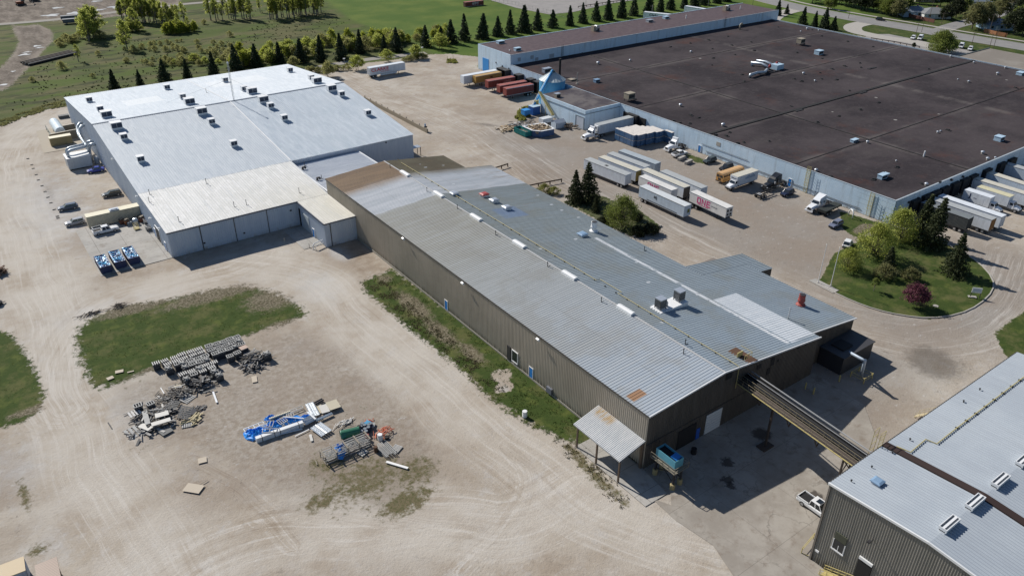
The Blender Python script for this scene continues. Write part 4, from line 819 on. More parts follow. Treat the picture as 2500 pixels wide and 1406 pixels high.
for o_,px,py in(('a5',1950,990),('a5',2330,895),('a6',350,680),('z2',1260,1360)):
 c=ony(*q(o_,px,py),173.9)if o_!='z2' else ony(*q(o_,px,py),197.3)
 b=MB();b.obox(c,.4,.3,.3);bpart(ww,'wall_light',b,M_dark)
cn=empty('connector',(70,174,0),label='low link building with a white corrugated roof between the warehouse and the tan factory',cat='building')
b=MB();ribs(b,lambda v,d:[(x,v,6.6+d-abs(x-84)*.01)for x in(70.35,84,89.7)],158.3,196.9,.6,.09,.3,.12)
bpart(cn,'roof',b,roofmat('link_roof',lambda t:t.mix(t.ramp(t.noise(t.mapv(t.pos(),(.2,3,1)),.6,4,.7),.35,.65),(.50,.54,.60),(.64,.67,.71))))
b=MB();b.box(70.35,89.6,174.1,197.3,0,6.3);bpart(cn,'wall',b,M_wwall)
b=MB();b.bar((89.75,174.2,6.66),(89.75,197.2,6.66),.3,.2);b.bar((70.35,158.3,6.72),(70.35,197.2,6.72),.35,.12);bpart(cn,'flashing',b,M_white)
for i,(px,py)in enumerate(((1560,40),)):
 pass
e=empty('entry_porch',(108.2,199,0),0,'small metal porch at the far corner of the white warehouse','porch')
b=MB();b.box(.1,3.2,0,2.2,2.7,2.85);b.build('roof',M_hood,e);b=MB();b.box(3.0,3.15,.05,.2,0,2.7);b.box(3.0,3.15,2.0,2.15,0,2.7);b.build('post',M_dark,e)
HZ=lambda x,y:ZH(y)
def make_cooler(w,d,h,label):
 e=empty('roof_cooler',(0,0,0),0,label,'roof cooler','square coolers on the white warehouse roof')
 b=MB();b.box(-w/2,w/2,-d/2,d/2,-.3,.5);b.build('curb',M_white,e)
 b=MB();b.box(-w/2-.15,w/2+.15,-d/2-.15,d/2+.15,h-.15,h);b.box(-w/2-.1,-w/2,-d/2-.1,d/2,.5,h-.15);b.box(w/2,w/2+.1,-d/2-.1,d/2,.5,h-.15);b.build('hood',M_white,e)
 b=MB();b.box(-w/2,w/2,-d/2-.02,d/2,.5,h-.15);b.build('grille',mat('dark_blue_grille',(.035,.05,.085),.6),e)
 b=MB();b.box(-.05,.05,-d/2-.08,-d/2-.02,.5,h-.15);b.build('mullion',M_steel,e);return e
sm=[('z1',855,975),('z1',960,1062),('z1',1185,1330),('z1',1595,855),('z1',1745,945),('z1',2020,1185),('z1',2150,785),('z1',2330,870),('z1',2230,1395),('a5',1345,215),('z2',345,690),('z2',548,762),('z2',835,920),('z2',160,1033),('z2',290,1148),('z2',1085,1100)]
bgc=[('z1',1020,1120),('z1',1115,1228),('z1',1810,995),('z1',1925,1088),('z1',2405,895),('z2',600,795),('z2',740,868),('z2',90,975)]
def rowname(y):return 'back' if y>262 else('ridge' if y>232 else 'front')
s0=make_cooler(1.6,1.5,1.7,'');g0=make_cooler(2.7,2.0,2.0,'')
allc=[]
for k,(o_,x_,y_)in enumerate(sm+bgc):
 allc.append((onz(*q(o_,x_,y_),HZ),k>=len(sm)))
cnt={}
allc.sort(key=lambda a:a[0].x);used={}
for p_,big in allc:
 side='behind the ridge' if p_.y>244 else 'in front of the ridge';key=(side,big);i=cnt.get(key,0);cnt[key]=i+1
 lab='%s %s roof cooler from the left, %s'%(ordw(i),'wide double' if big else 'small square',side)
 src=g0 if big else s0
 if not used.get(big):used[big]=1;src.location=p_;src['label']=lab
 else:dup(src,p_,0,1.0,lab)
pl=[('a5',1428,530),('a5',1968,425),('a5',2235,650),('a5',2352,630),('a5',1708,790),('a6',433,515),('a5',1425,605),('z1',1970,890)]
for i,(o_,x_,y_)in enumerate(pl):stub(onz(*q(o_,x_,y_),HZ),1.3,'%s thin dark pipe on the white warehouse roof, counted from the front left'%ordw(i),'thin pipes on the white warehouse roof',.06,.5)
for i,(o_,x_,y_)in enumerate([('a6',483,255),('a6',645,378)]):stub(onz(*q(o_,x_,y_),lambda x,y:6.6),.9,'%s short dark pipe on the white link roof'%ordw(i),'pipes on the link roof',.07,.5)
for i,(o_,x_,y_)in enumerate([('a6',466,288),('a6',605,390)]):
 p_=onz(*q(o_,x_,y_),lambda x,y:6.6);b=MB(p_);b.tube([p_,p_+Vector((0,0,.6)),p_+Vector((.4,-.3,.7)),p_+Vector((.7,-.5,.3))],.3,8);tag(b.build('goose_neck_vent',M_dark),'%s dark goose-neck vent on the white link roof'%ordw(i),'roof vent','goose-neck vents on the link roof')
p_=onz(*q('z1',2232,965),HZ);e=empty('radio_mast',p_,0,'slender lattice radio mast standing on the ridge of the white warehouse','mast');hgt=11.5
b=MB()
for k in range(3):a_=k*2.094;b.bar((.25*math.cos(a_),.25*math.sin(a_),0),(.25*math.cos(a_),.25*math.sin(a_),hgt),.05)
for k in range(20):
 for j in range(3):a_,c_=j*2.094,(j+1)*2.094;b.bar((.25*math.cos(a_),.25*math.sin(a_),k*hgt/20),(.25*math.cos(c_),.25*math.sin(c_),(k+1)*hgt/20),.03)
b.build('lattice',M_steel,e);b=MB();b.lathe([(.25,hgt),(.3,hgt+.3),(.15,hgt+.5)],n=8);b.build('beacon',M_white,e)
b=MB();b.tube([(0,0,hgt*.6),(16,-22,-2.4)],.025,4);b.tube([(0,0,hgt*.6),(-17,14,-1.2)],.025,4);b.build('guy_wire',M_steel,e)
bw=empty('block_warehouse',(183.4,88.4,0),label='huge white painted block warehouse with a flat dark brown roof, upper right',cat='warehouse')
def b_bwall(t):
 p=t.pos();x,y,z=t.xyz(p);n=t.noise(p,.25,5,.65);st=t.noise(t.mapv(p,(1.2,1.2,.12)),.6,5,.7)
 br=t.n('ShaderNodeTexBrick',{'Scale':1.0,'Mortar Size':.02});br.inputs['Brick Width'].default_value=.8;br.inputs['Row Height'].default_value=.4
 br.inputs['Color1'].default_value=(.60,.73,.84,1);br.inputs['Color2'].default_value=(.53,.67,.80,1);br.inputs['Mortar'].default_value=(.38,.47,.56,1)
 cv=t.n('ShaderNodeCombineXYZ',{0:t.math('ADD',x,y),1:z,2:0.0});t.t.links.new(cv.outputs[0],br.inputs['Vector'])
 c=t.mix(.55,t.mix(t.ramp(n,.35,.65),(.50,.65,.78),(.60,.73,.84)),br.outputs[0])
 c=t.mix(t.math('MULTIPLY',t.ramp(st,.48,.72),.5),c,(.30,.35,.39));c=t.mix(t.math('MULTIPLY',t.math('SUBTRACT',1.0,t.ramp(z,.1,1.0)),t.ramp(st,.4,.65)),c,(.25,.25,.24))
 cs=t.math('LESS_THAN',t.math('FRACT',t.math('DIVIDE',z,1.3)),.06);c=t.mix(t.math('MULTIPLY',cs,t.math('MULTIPLY',t.math('SUBTRACT',1.0,t.ramp(y,98,100)),.6)),c,(.25,.29,.33))
 return c
M_bwall=roofmat('white_block_wall',b_bwall)  # white block tinted blue so the colour itself deepens its sky-lit shade
def b_broof(t):
 p=t.pos();x,y,z=t.xyz(p);n=t.noise(p,.035,7,.7);n2=t.noise(p,.9,5,.75);n3=t.noise(t.mapv(p,(.4,1,1)),.12,6,.7)
 c=t.mix(t.ramp(n,.35,.65),(.033,.028,.032),(.064,.054,.058));c=t.mix(t.math('MULTIPLY',t.ramp(n3,.5,.7),.45),c,(.075,.066,.066))
 c=t.mix(t.math('MULTIPLY',t.ramp(t.noise(t.mapv(p,(1,1,1),loc=(9,3,0)),.05,6,.7),.55,.7),.5),c,(.085,.04,.032))
 c=t.mix(t.math('MULTIPLY',t.ramp(n2,.5,.8),.4),c,(.13,.12,.12))
 vo=t.n('ShaderNodeTexVoronoi',{'Scale':.11});t.t.links.new(t.mapv(p,(1,1,0)),vo.inputs['Vector'])
 c=t.mix(t.math('MULTIPLY',t.math('LESS_THAN',vo.outputs['Distance'],.065),t.math('GREATER_THAN',t.xyz(vo.outputs['Color'])[0],.78)),c,(.26,.25,.24))
 for(ax,v)in(('y',150.5),('y',119.2),('y',182.6),('y',219.5),('x',220.5),('x',283.0)):
  cc=y if ax=='y' else x;c=t.mix(t.math('MULTIPLY',t.math('MULTIPLY',band(t,cc,v-1.6,v+1.6,1.2),t.ramp(n3,.42,.62)),.5),c,(.14,.125,.12))
 t.bump(n2,.5,.08);return c
M_broof=roofmat('gravel_roof',b_broof);M_broof.node_tree.nodes['Principled BSDF'].inputs['Roughness'].default_value=.95;M_broof.node_tree.nodes['Principled BSDF'].inputs['Specular IOR Level'].default_value=.1
M_cop=mat('pale_metal_coping',(.38,.43,.47),.45);X0,X1,YA,YB,ZB=183.4,345.3,88.4,252.0,6.4
b=MB();b.box(X0,X1,YA,YB+.0,0,6.05);b.box(X0,X0+.3,YA,YB,6.05,ZB);b.box(X0+.3,X1,YA,YA+.3,6.05,ZB);b.box(X1-.3,X1,YA+.3,YB,6.05,ZB)
bpart(bw,'wall',b,M_bwall)
b=MB();b.box(X0+.3,X1-.3,YA+.3,YB,6.06,6.12);bpart(bw,'roof',b,M_broof)
b=MB();b.box(X0-.05,X0+.35,YA-.05,188.6,ZB,ZB+.07);b.box(X0-.05,X0+.35,212.6,YB,ZB,ZB+.07);b.box(X0+.35,X1+.05,YA-.05,YA+.35,ZB,ZB+.07);b.box(X1-.35,X1+.05,YA+.35,YB,ZB,ZB+.07);bpart(bw,'coping',b,M_cop)
b=MB();b.box(X0-.02,350,YB+.02,275,0,10.0);b.box(X0-.02,350,274.7,275,10.0,10.25);b.box(X0-.02,X0+.28,YB+.02,274.7,10.0,10.2);bpart(bw,'high_bay_wall',b,M_bwall)
b=MB();b.box(X0+.3,349.8,YB+.3,274.7,10.01,10.08);bpart(bw,'high_bay_roof',b,roofmat('brown_gravel_roof',lambda t:t.mix(t.ramp(t.noise(t.pos(),.5,6,.75),.35,.7),(.075,.045,.042),(.125,.085,.08))))
b=MB();b.box(X0-.05,350.05,YB,YB+.3,10.08,10.2);bpart(bw,'coping',b,M_cop)
b=MB();b.box(167.9,X0-.04,188.7,212.5,0,6.35);b.box(167.9,168.2,188.7,212.5,6.35,6.6);b.box(168.2,X0-.04,188.7,189.0,6.35,6.6);bpart(bw,'annex_wall',b,M_bwall)
b=MB();b.box(168.2,X0-.04,189.0,212.5,6.36,6.45);bpart(bw,'annex_roof',b,roofmat('annex_gravel_roof',lambda t:t.mix(t.ramp(t.noise(t.pos(),.12,6,.7),.42,.6),(.06,.045,.045),(.13,.11,.10))))
b=MB();b.box(167.72,167.88,188.6,212.5,5.3,5.45);b.box(167.88,X0,188.52,188.68,5.3,5.45);bpart(bw,'annex_band',b,mat('blue_grey_band',(.17,.21,.25),.6))
M_seam=mat('roof_seam_tar',(.012,.010,.010),.8)
for a_ in((X0+.4,X1-.4,149.9,151.1,.22),(X0+.4,X1-.4,119.1,119.4,.1),(X0+.4,X1-.4,182.5,182.75,.08),(X0+.4,X1-.4,219.4,219.65,.08)):
 b=MB();b.box(a_[0],a_[1],a_[2],a_[3],6.12,6.12+a_[4]);bpart(bw,'roof_seam',b,M_seam)
for a_ in((220.25,220.75),):
 for y0,y1 in((YA+.4,119.1),(119.4,149.9),(151.1,182.5),(182.75,219.4),(219.65,YB)):b=MB();b.box(a_[0],a_[1],y0,y1,6.12,6.24);bpart(bw,'roof_seam',b,M_seam)
ROOT[bw.name]=bw.location.copy()
for(o_,x_,y_),w,h,m_ in((('a7',1827,105),1.0,2.1,M_blue),(('a8',262,440),1.0,2.1,M_blue)):
 c=onx(*q(o_,x_,y_),X0);door(bw,'x',(X0,c.y),w,h,.1,m_)
c=onx(1178+8,158,X0);b=MB();b.box(X0-.12,X0-.02,c.y-2.2,c.y+2.2,.1,5.4);bpart(bw,'overhead_door',b,mat('sky_blue_door',(.03,.25,.62),.5,var=.1))
c=onx(1260+1215/7.81,160+1110/7.81,167.9);b=MB();b.box(167.78,167.88,c.y-1.9,c.y+1.9,.1,4.0);bpart(bw,'overhead_door',b,mat('pale_blue_grey_door',(.50,.55,.62),.5));b=MB();b.box(167.72,167.88,c.y+1.9,c.y+2.2,0,4.2);b.box(167.72,167.88,c.y-2.2,c.y-1.9,0,4.2);b.box(167.72,167.88,c.y-1.9,c.y+1.9,4.0,4.2);bpart(bw,'door_frame',b,mat('blue_grey_band',(.17,.21,.25),.6))
for(xa,xb,ya,yb,zt)in((182.0,X0-.03,179.2,184.0,4.6),(183.0,X0-.02,176.0,186.5,4.3)):b=MB();b.box(xa,xb,ya,yb,0,zt);bpart(bw,'dock_shelter',b,M_black)
for yc in(256.4,253.2,244.6,236.9,232.4):
 b=MB();b.box(180.6,X0-.03,yc-1.5,yc-1.25,0,4.5);b.box(180.6,X0-.03,yc+1.2,yc+1.45,0,4.5);b.box(180.6,X0-.03,yc-1.25,yc+1.2,4.25,4.5);bpart(bw,'dock_shelter',b,M_dark)
for xc in(192.5,197.9,202.2,206.8,212.3,217.2,221.8,229.5,238,244):b=MB();b.box(xc-1.9,xc+1.9,YA-1.1,YA-.03,1.0,4.7);bpart(bw,'dock_shelter',b,M_black)
def ladder(par,x,y,z0,z1,lab=None,wx=.5,cage=True,m=M_yellow):
 b=MB()
 for dy in(-wx,wx):b.bar((x-.25,y+dy,z0),(x-.25,y+dy,z1),.09)
 k=z0+.3
 while k<z1:b.bar((x-.25,y-wx,k),(x-.25,y+wx,k),.05);k+=.4
 if cage:
  k=z0+2.2
  while k<z1:b.bar((x-.8,y-wx*.8,k),(x-.8,y+wx*.8,k),.05);b.bar((x-.8,y-wx*.8,k),(x-.25,y-wx,k),.05);b.bar((x-.8,y+wx*.8,k),(x-.25,y+wx,k),.05);k+=.9
  for dy in(-.4,.4):b.bar((x-.8,y+dy,z0+2.2),(x-.8,y+dy,z1),.05)
 bpart(par,'ladder',b,m)
c=onx(*q('a8',435,400),X0);ladder(bw,X0,c.y,0,7.6);c=onx(*q('a8',1040,620),X0);ladder(bw,X0,c.y,0,6.6)
c=ony(*q('z3',518,480),YB)
b=MB()
for px in(518,2070):
 c=ony(*q('z3',px,480 if px<1000 else 220),YB)
 for dx in(-.4,.4):b.bar((c.x+dx,YB-.2,6.3),(c.x+dx,YB-.2,11),.08)
 for k in range(10):b.bar((c.x-.4,YB-.2,6.6+k*.42),(c.x+.4,YB-.2,6.6+k*.42),.05)
bpart(bw,'ladder',b,M_dark)
for px,py,w,h in((418,535,2.4,1.6),(230,548,1.6,1.4),(275,565,1.6,1.2),(108,570,1.4,1.4)):
 c=ony(*q('z3',px,py),YB);b=MB();b.box(c.x-w/2,c.x+w/2,YB-.07,YB-.01,c.z-h/2,c.z+h/2);bpart(bw,'infilled_window',b,mat('faded_blue_panel',(.33,.37,.42),.7))
for px,py in((1910,355),(1798,440),(1690,405),(1484,560),(1395,598),(1800,385)):
 c=ony(*q('a8',px,py),YA);b=MB();b.obox((c.x,YA-.3,c.z),.5,.5,.5);bpart(bw,'wall_light',b,M_dark)
for px,py,o_ in((2310,600,'z2'),(2370,632,'z2'),(2432,655,'z2')):
 c=onx(*q(o_,px,py),X0);b=MB();b.obox((X0-.1,c.y,c.z),.25,.5,.5);bpart(bw,'wall_light',b,M_dark)
c=onx(1600+770/5,300+262/5,X0);b=MB();b.box(X0-.06,X0-.01,c.y-.8,c.y+.8,c.z-.6,c.z+.6);bpart(bw,'wall_louvre',b,M_conc)
b=MB();c1=onx(1600+560/5,300+300/5,X0);c2=onx(1600+1120/5,300+555/5,X0);b.tube([(X0-.12,c1.y,3.0),(X0-.12,c2.y,3.0)],.05,5);b.tube([(X0-.12,c1.y-2,1.2),(X0-.12,97,1.2)],.07,5);bpart(bw,'wall_conduit',b,M_dark)
an=empty('office_annex',(345.4,140,0),label='low flat beige-roofed annex behind the far right edge of the dark roof',cat='building')
b=MB();b.box(345.5,385,90,163,0,3.6);bpart(an,'wall',b,M_bwall);b=MB();b.box(345.7,384.8,90,162.8,3.6,3.66);bpart(an,'roof',b,roofmat('beige_gravel_roof',lambda t:t.mix(t.ramp(t.noise(t.pos(),.08,6,.7),.4,.65),(.22,.19,.155),(.28,.25,.21))));b=MB();b.box(345.5,385.1,162.8,163.1,3.6,3.95);bpart(an,'coping',b,mat('dark_coping',(.1,.13,.13),.6))
BZ=lambda x,y:10.08 if y>251.5 and x>X0 else(6.45 if x<X0 else 6.12)
def onb(o_,x_,y_):
 p_=g(*q(o_,x_,y_),6.12)
 if p_.y>253:p_=g(*q(o_,x_,y_),10.08)
 return p_
def roofbox(p_,w,d,h,m,label,cat='roof unit',legs=0,lidm=None,extra=None,rz=0):
 e=empty('rooftop_unit',p_,rz,label,cat)
 b=MB();b.box(-w/2,w/2,-d/2,d/2,legs,legs+h);b.build('cabinet',m,e);b=MB();b.box(-w/2-.1,w/2+.1,-d/2-.1,d/2+.1,legs+h,legs+h+.1);b.build('lid',lidm or m,e)
 b=MB();b.box(-w/2+.2,w/2-.2,-d/2-.03,-d/2,legs+h*.2,legs+h*.8);b.build('grille',M_dark,e)
 if legs:
  for sx in(-1,1):
   for sy in(-1,1):b=MB();b.box(sx*w*.42-.06,sx*w*.42+.06,sy*d*.42-.06,sy*d*.42+.06,0,legs);b.build('leg',M_dark,e)
  b=MB();b.bar((w*.4,0,legs*.6),(w*.4+2.2,0,.15),.25);b.build('duct',M_dark,e)
 if extra:b=MB();b.add([(w/2,-d/2,legs+h*.5),(w/2,d/2,legs+h*.5),(w/2+extra,d/2,legs+h*.95),(w/2+extra,-d/2,legs+h*.95),(w/2,-d/2,legs+h),(w/2,d/2,legs+h)],[(0,1,2,3),(3,2,5,4),(0,3,4),(1,5,2)]);b.build('intake_hood',m,e)
 return e
M_tanu=mat('tan_cabinet',(.30,.26,.20),.6);M_bl=mat('pale_blue_cabinet',(.42,.56,.68),.4);
roofbox(onb('z3',1155,965),3.0,2.4,1.9,M_tanu,'big tan cooling unit on legs nearest the annex on the dark roof',legs=.9)
roofbox(onb('z4',365,430),3.0,2.4,1.9,M_tanu,'tan unit on legs towards the far right of the dark roof',legs=.8)
roofbox(onb('z3',470,935),1.8,1.5,1.5,M_tanu,'beige and dark air conditioner on the annex roof',lidm=M_hood)
roofbox(onb('z3',370,690),3.4,1.8,1.5,M_hood,'grey green air handler behind the round blue-walled bin')
roofbox(onb('z4',540,520),3.2,2.4,1.6,M_bl,'pale blue wedge-hooded unit on the far part of the dark roof',extra=None)
roofbox(onb('a8',1145,372),2.6,1.4,1.1,M_bl,'pale blue unit with a side hood near the close corner of the dark roof',extra=1.1)
roofbox(onb('z4',880,1352),2.6,1.2,.7,M_bl,'flat pale unit beside the crossing of two roof seams')
roofbox(onb('z4',2258,1340),2.6,2.0,1.3,M_bl,'square pale hood near the right edge of the dark roof')
roofbox(onb('z4',2465,715),3.0,2.2,1.0,M_bl,'pale unit at the far right edge of the dark roof')
roofbox(onb('z3',845,785),2.0,1.5,1.0,M_bluehood,'small blue hood right of the round blue-walled bin')
roofbox(onb('z3',615,765),3.0,2.0,.35,M_tanu,'flat beige roof hatch just behind the round bin','hatch')
roofbox(onb('z2',2350,415),3.0,2.0,1.0,M_bl,'pale hood at the near end of the raised brown roof')
roofbox(onb('z3',90,485),2.6,1.6,1.1,M_bl,'pale hood on the raised roof close to its inner edge')
roofbox(onb('z3',1348,212),2.8,2.0,1.0,M_hood,'grey slanted hood on the middle of the raised roof',extra=.9)
roofbox(onb('z3',1505,180),2.8,2.0,1.0,M_bl,'white hood just right of the slanted one on the raised roof')
def blower(p_,lab):
 e=empty('roof_blower',p_,0,lab,'roof blower');b=MB();b.box(-1.9,-.6,-1,1,0,2.2);b.build('cabinet',M_tanu,e)
 b=MB();b.add([(0,0,0)],[]);pts=[(0.6+1.15*math.cos(a_*math.pi/8),1.2+1.15*math.sin(a_*math.pi/8))for a_ in range(16)];b=MB();b.side(pts,-.8,.8);b.build('scroll_housing',M_steel,e);b=MB();b.box(.4,1.7,-.85,.85,0,1.0);b.build('base_frame',M_dark,e)
blower(onb('z3',835,295),'scroll blower unit on the near half of the raised brown roof');blower(onb('z3',2085,100),'scroll blower unit at the far end of the raised brown roof')
def fan(p_,lab,s=1.0,m=M_hood,grp='small fans on the dark roof'):
 e=empty('roof_fan',p_,0,lab,'roof fan',grp);b=MB();b.lathe([(.55*s,0),(.55*s,.5*s),(.4*s,.55*s),(.4*s,.8*s)],n=10);b.build('curb',M_conc,e);b=MB();b.lathe([(.8*s,.8*s),(.85*s,1.0*s),(.5*s,1.3*s),(.1,1.4*s)],n=12);b.build('cap',m,e)
fl=[('z3',860,615,1.3),('z3',1165,585,.9),('z3',1745,505,1.0),('z3',1645,1015,1.1),('z3',2050,1205,1.2),('z4',430,285,1.1),('z4',370,308,.7),('z4',540,298,.7),('z4',395,710,1.0),('z4',505,780,.8),('z4',1675,1270,.8),('z4',1702,1258,.6),('z4',1970,788,.9),('z4',1868,765,.6),('z4',2245,715,1.2),('z4',2020,605,.9),('z4',1005,1365,.9),('z4',1800,548,1.1),('z4',2320,655,1.0),('a8',515,308,1.0),('a8',1565,442,1.0),('a8',2102,140,1.1),('a8',2150,198,1.0),('a8',1280,212,.5),('a8',2225,185,.7),('z2',2440,490,.6),('z3',2085,85,.5)]
for i,(o_,x_,y_,s_)in enumerate(sorted(fl,key=lambda f:q(f[0],f[1],f[2])[0])):fan(onb(o_,x_,y_),'%s small capped fan, counted left to right over the dark roof'%ordw(i),s_*.62)
dots=[('z3',x_,y_)for x_,y_ in((1550,452),(1740,416),(1915,386),(2100,351),(2135,435),(1950,470),(2320,405),(2350,486),(2165,525),(1960,558),(1945,624),(2235,715),(2255,781),(1820,1126),(1580,1156),(1640,1175),(1735,1180),(1745,1103),(2115,1265),(2085,1300),(2490,1125),(1720,1210),(1980,1290),(2250,1360),(2190,1370))]+[('z4',x_,y_)for x_,y_ in((155,262),(570,348),(818,400),(1060,450),(335,505),(575,562),(935,605),(790,635),(945,647),(670,662),(555,697),(310,755),(380,778),(570,756),(715,764),(835,867),(1115,982),(940,1048),(735,1111),(530,1168),(280,1018),(1590,662),(1775,1245),(1040,658),(2420,842),(480,288))]+[('a8',x_,y_)for x_,y_ in((660,358),(1065,385),(1520,425),(1290,268),(70,20))]
pr_=None
for i,d_ in enumerate(dots):
 p_=onb(*d_)
 if pr_ is None:
  b=MB();b.box(-.9,.7,-.45,.45,0,.12);b.box(-.3,.5,-.3,.3,.12,.35);pr_=b.build('roof_drain_hood',M_black,loc=p_);tag(pr_,'small black drain hood lying low on the dark gravel roof','roof drain','black drain hoods on the dark roof')
 else:dup(pr_,p_,(i*.7)%1.5,.8+.4*((i*7)%5)/5)
for i,(o_,x_,y_,w_,d__)in enumerate((('z4',960,886,4.2,1.2),('z4',350,1056,4.0,1.2),('z4',1050,655,5,1.0))):
 p_=onb(o_,x_,y_);b=MB(p_);b.box(p_.x-w_/2,p_.x+w_/2,p_.y-d__/2,p_.y+d__/2,6.12,6.3);tag(b.build('roof_mat',M_black),'%s flat black slab by the long roof seam, from the far right'%ordw(i),'roof slab','flat black slabs on the dark roof')
def cl(x_,y_,z=7.0):return gq('z4',x_,y_,z)
dc=empty('duct_cluster',cl(0,660,6.12),0,'cluster of shiny round ducts with red fans in the middle of the dark roof','ducts')
M_shiny=mat('shiny_duct',(.42,.47,.52),.38,metal=.6,var=.08)
def dpart(name,pts,r,m=M_shiny):b=MB();b.tube(pts,r,12);b.o=dc.location.copy();b.build(name,m,dc,smooth=True)
a3=lambda x_,y_,z=7.2:gq('z3',x_,y_,z)
dpart('duct',[a3(2330,630,6.3),a3(2320,600),a3(2420,610),cl(60,640,7.2)],.55)
dpart('duct',[a3(2380,600,6.5),a3(2370,583),a3(2460,592),cl(110,625,7.2)],.55)
dpart('duct',[a3(2310,740,6.3),a3(2310,718),a3(2380,695),a3(2450,690),cl(50,665)],.55)
b=MB();p_=cl(150,655,6.2);b.box(p_.x-2.6,p_.x+1.6,p_.y-1.6,p_.y+1.6,6.15,8.0);b.o=dc.location.copy();b.build('fan_box',M_bl,dc)
for x_,y_ in((75,645),(140,620)):
 p_=cl(x_,y_,7.4);b=MB();b.lathe([(.5,0),(.6,.5),(.3,1.2)],(p_.x,p_.y,p_.z),10);b.o=dc.location.copy();b.build('fan_motor',mat('red_motor',(.3,.03,.03),.5),dc)
b=MB();p_=cl(60,700,6.3);b.box(p_.x-5,p_.x+7,p_.y-.2,p_.y+.2,6.2,6.4);b.box(p_.x-4,p_.x+5,p_.y+1.4,p_.y+1.7,6.2,6.4);b.o=dc.location.copy();b.build('skid',M_dark,dc)
b=MB();p_=onb('z3',2210,285);b.o=Vector(p_);b.tube([p_,p_+Vector((0,0,2.0)),p_+Vector((.4,0,2.5)),p_+Vector((1.1,0,2.6)),p_+Vector((1.5,0,2.2))],.42,10);tag(b.build('curved_flue',M_tanu,smooth=True),'tan curved flue on the dark roof below the high wall at the far end','flue')
b=MB();p_=onb('z3',493,728);b.o=Vector(p_);b.tube([p_,p_+Vector((0,0,6.5))],.42,10);tag(b.build('black_chimney',M_black),'tall black chimney pipe standing behind the round blue-walled bin','chimney')
b=MB();p_=onb('z3',660,803);b.o=Vector(p_);b.tube([p_,p_+Vector((0,0,4.2))],.14,8);b.lathe([(.5,0),(.45,.3)],p_,8);tag(b.build('thin_flue',M_conc),'thin pale flue right of the round bin','flue')
for i,(o_,x_,y_)in enumerate((('z3',1698,180),('z3',2215,92),('a8',1543,165))):p_=onb(o_,x_,y_);b=MB(p_);b.tube([p_,p_+Vector((0,0,1.6))],.22,8);tag(b.build('vent_pipe',M_white),['short white pipe midway along the raised brown roof','short white pipe at the far end of the raised brown roof','white pipe standing beside the heavy seam near the right of the dark roof'][i],'vent pipe')
bn=empty('grain_bin',(178.4,219.4,0),label='round blue-walled bin with a pale conical roof behind the annex',cat='silo')
b=MB();b.lathe([(4.7,0),(4.7,8.7)],(0,0,0),36);b.build('wall',mat('blue_bin_wall',(.07,.30,.52),.45,var=.12),bn)
b=MB();b.lathe([(4.85,8.65),(.9,11.2),(.7,11.4)],(0,0,0),24);b.build('roof',mat('pale_bin_roof',(.50,.58,.60),.45,var=.15,scale=.5),bn);b=MB()
for k in range(24):a_=k*math.pi/12;b.bar((4.8*math.cos(a_),4.8*math.sin(a_),8.72),(.9*math.cos(a_),.9*math.sin(a_),11.25),.06,.07)
b.build('roof_rib',M_steel,bn)['kind']='stuff'
b=MB();b.lathe([(.9,11.2),(.9,11.7),(.3,12.0)],n=12);b.build('cap',mat('dark_green_cap',(.05,.09,.09),.6),bn)
au=empty('blue_auger',(164.5,212.5,0),label='long bright blue auger slanting from the ground hopper up to the bin top',cat='auger')
b=MB();b.tube([(165.3,213.2,2.6),(178.2,219.2,12.0)],.38,10);bpart(au,'tube',b,mat('auger_blue',(.04,.28,.58),.4));b=MB();b.tube([(163.9,212.9,2.6),(177.2,219.9,10.6)],.12,6);bpart(au,'brace',b,M_white)
b=MB();b.box(163.4,166.6,211.0,213.8,0,2.9);bpart(au,'hopper',b,mat('royal_blue_box',(.01,.09,.34),.5));b=MB();b.box(163.3,166.7,210.9,213.9,2.9,3.0);bpart(au,'hopper_lid',b,M_bl)
b=MB((160.8,212,0));b.box(159.9,162.4,211.3,213.4,0,2.2);b.box(159.8,162.5,211.2,213.5,2.2,2.3);tag(b.build('blue_bin',mat('sky_blue_bin',(.03,.25,.62),.5,var=.1)),'sky blue steel box left of the auger hopper','bin')
ya_=empty('yellow_conveyor',(167,204,0),label='faded yellow inclined conveyor leaning on the annex wall by the blue auger',cat='conveyor')
b=MB();b.bar((167.3,212.6,7.4),(166.4,203.5,1.6),.9,.5);bpart(ya_,'trough',b,M_yellow);b=MB();b.bar((166.9,212.6,7.75),(166.0,203.5,1.95),.12,.12);b.bar((166.6,205,2.2),(166.6,205,0),.12);b.bar((166.9,208.5,4.6),(166.9,208.5,0),.12);bpart(ya_,'frame',b,M_yellow)
b=MB((166,214,0));b.box(166.4,167.6,213.3,214.6,0,4.2);tag(b.build('yellow_upright',M_yellow),'yellow upright steel column behind the blue hopper','column')
def loft(b,st,closed=True):
 """stations: list of (x, [(y,z)...]) with equal counts"""
 base=len(b.v);n=len(st[0][1])
 for x,ring in st:b.v+=[(x,y,z)for y,z in ring]
 for i in range(len(st)-1):
  for j in range(n):a,c=base+i*n+j,base+i*n+(j+1)%n;b.f.append((a,c,c+n,a+n))
 b.f.append(tuple(base+j for j in range(n-1,-1,-1)));b.f.append(tuple(base+(len(st)-1)*n+j for j in range(n)))
def ring(hw,z0,z1,c=.12):return[(-hw*.94,z0),(-hw,z0+.18),(-hw,z1-c),(-hw+c*1.1,z1),(hw-c*1.1,z1),(hw,z1-c),(hw,z0+.18),(hw*.94,z0)]
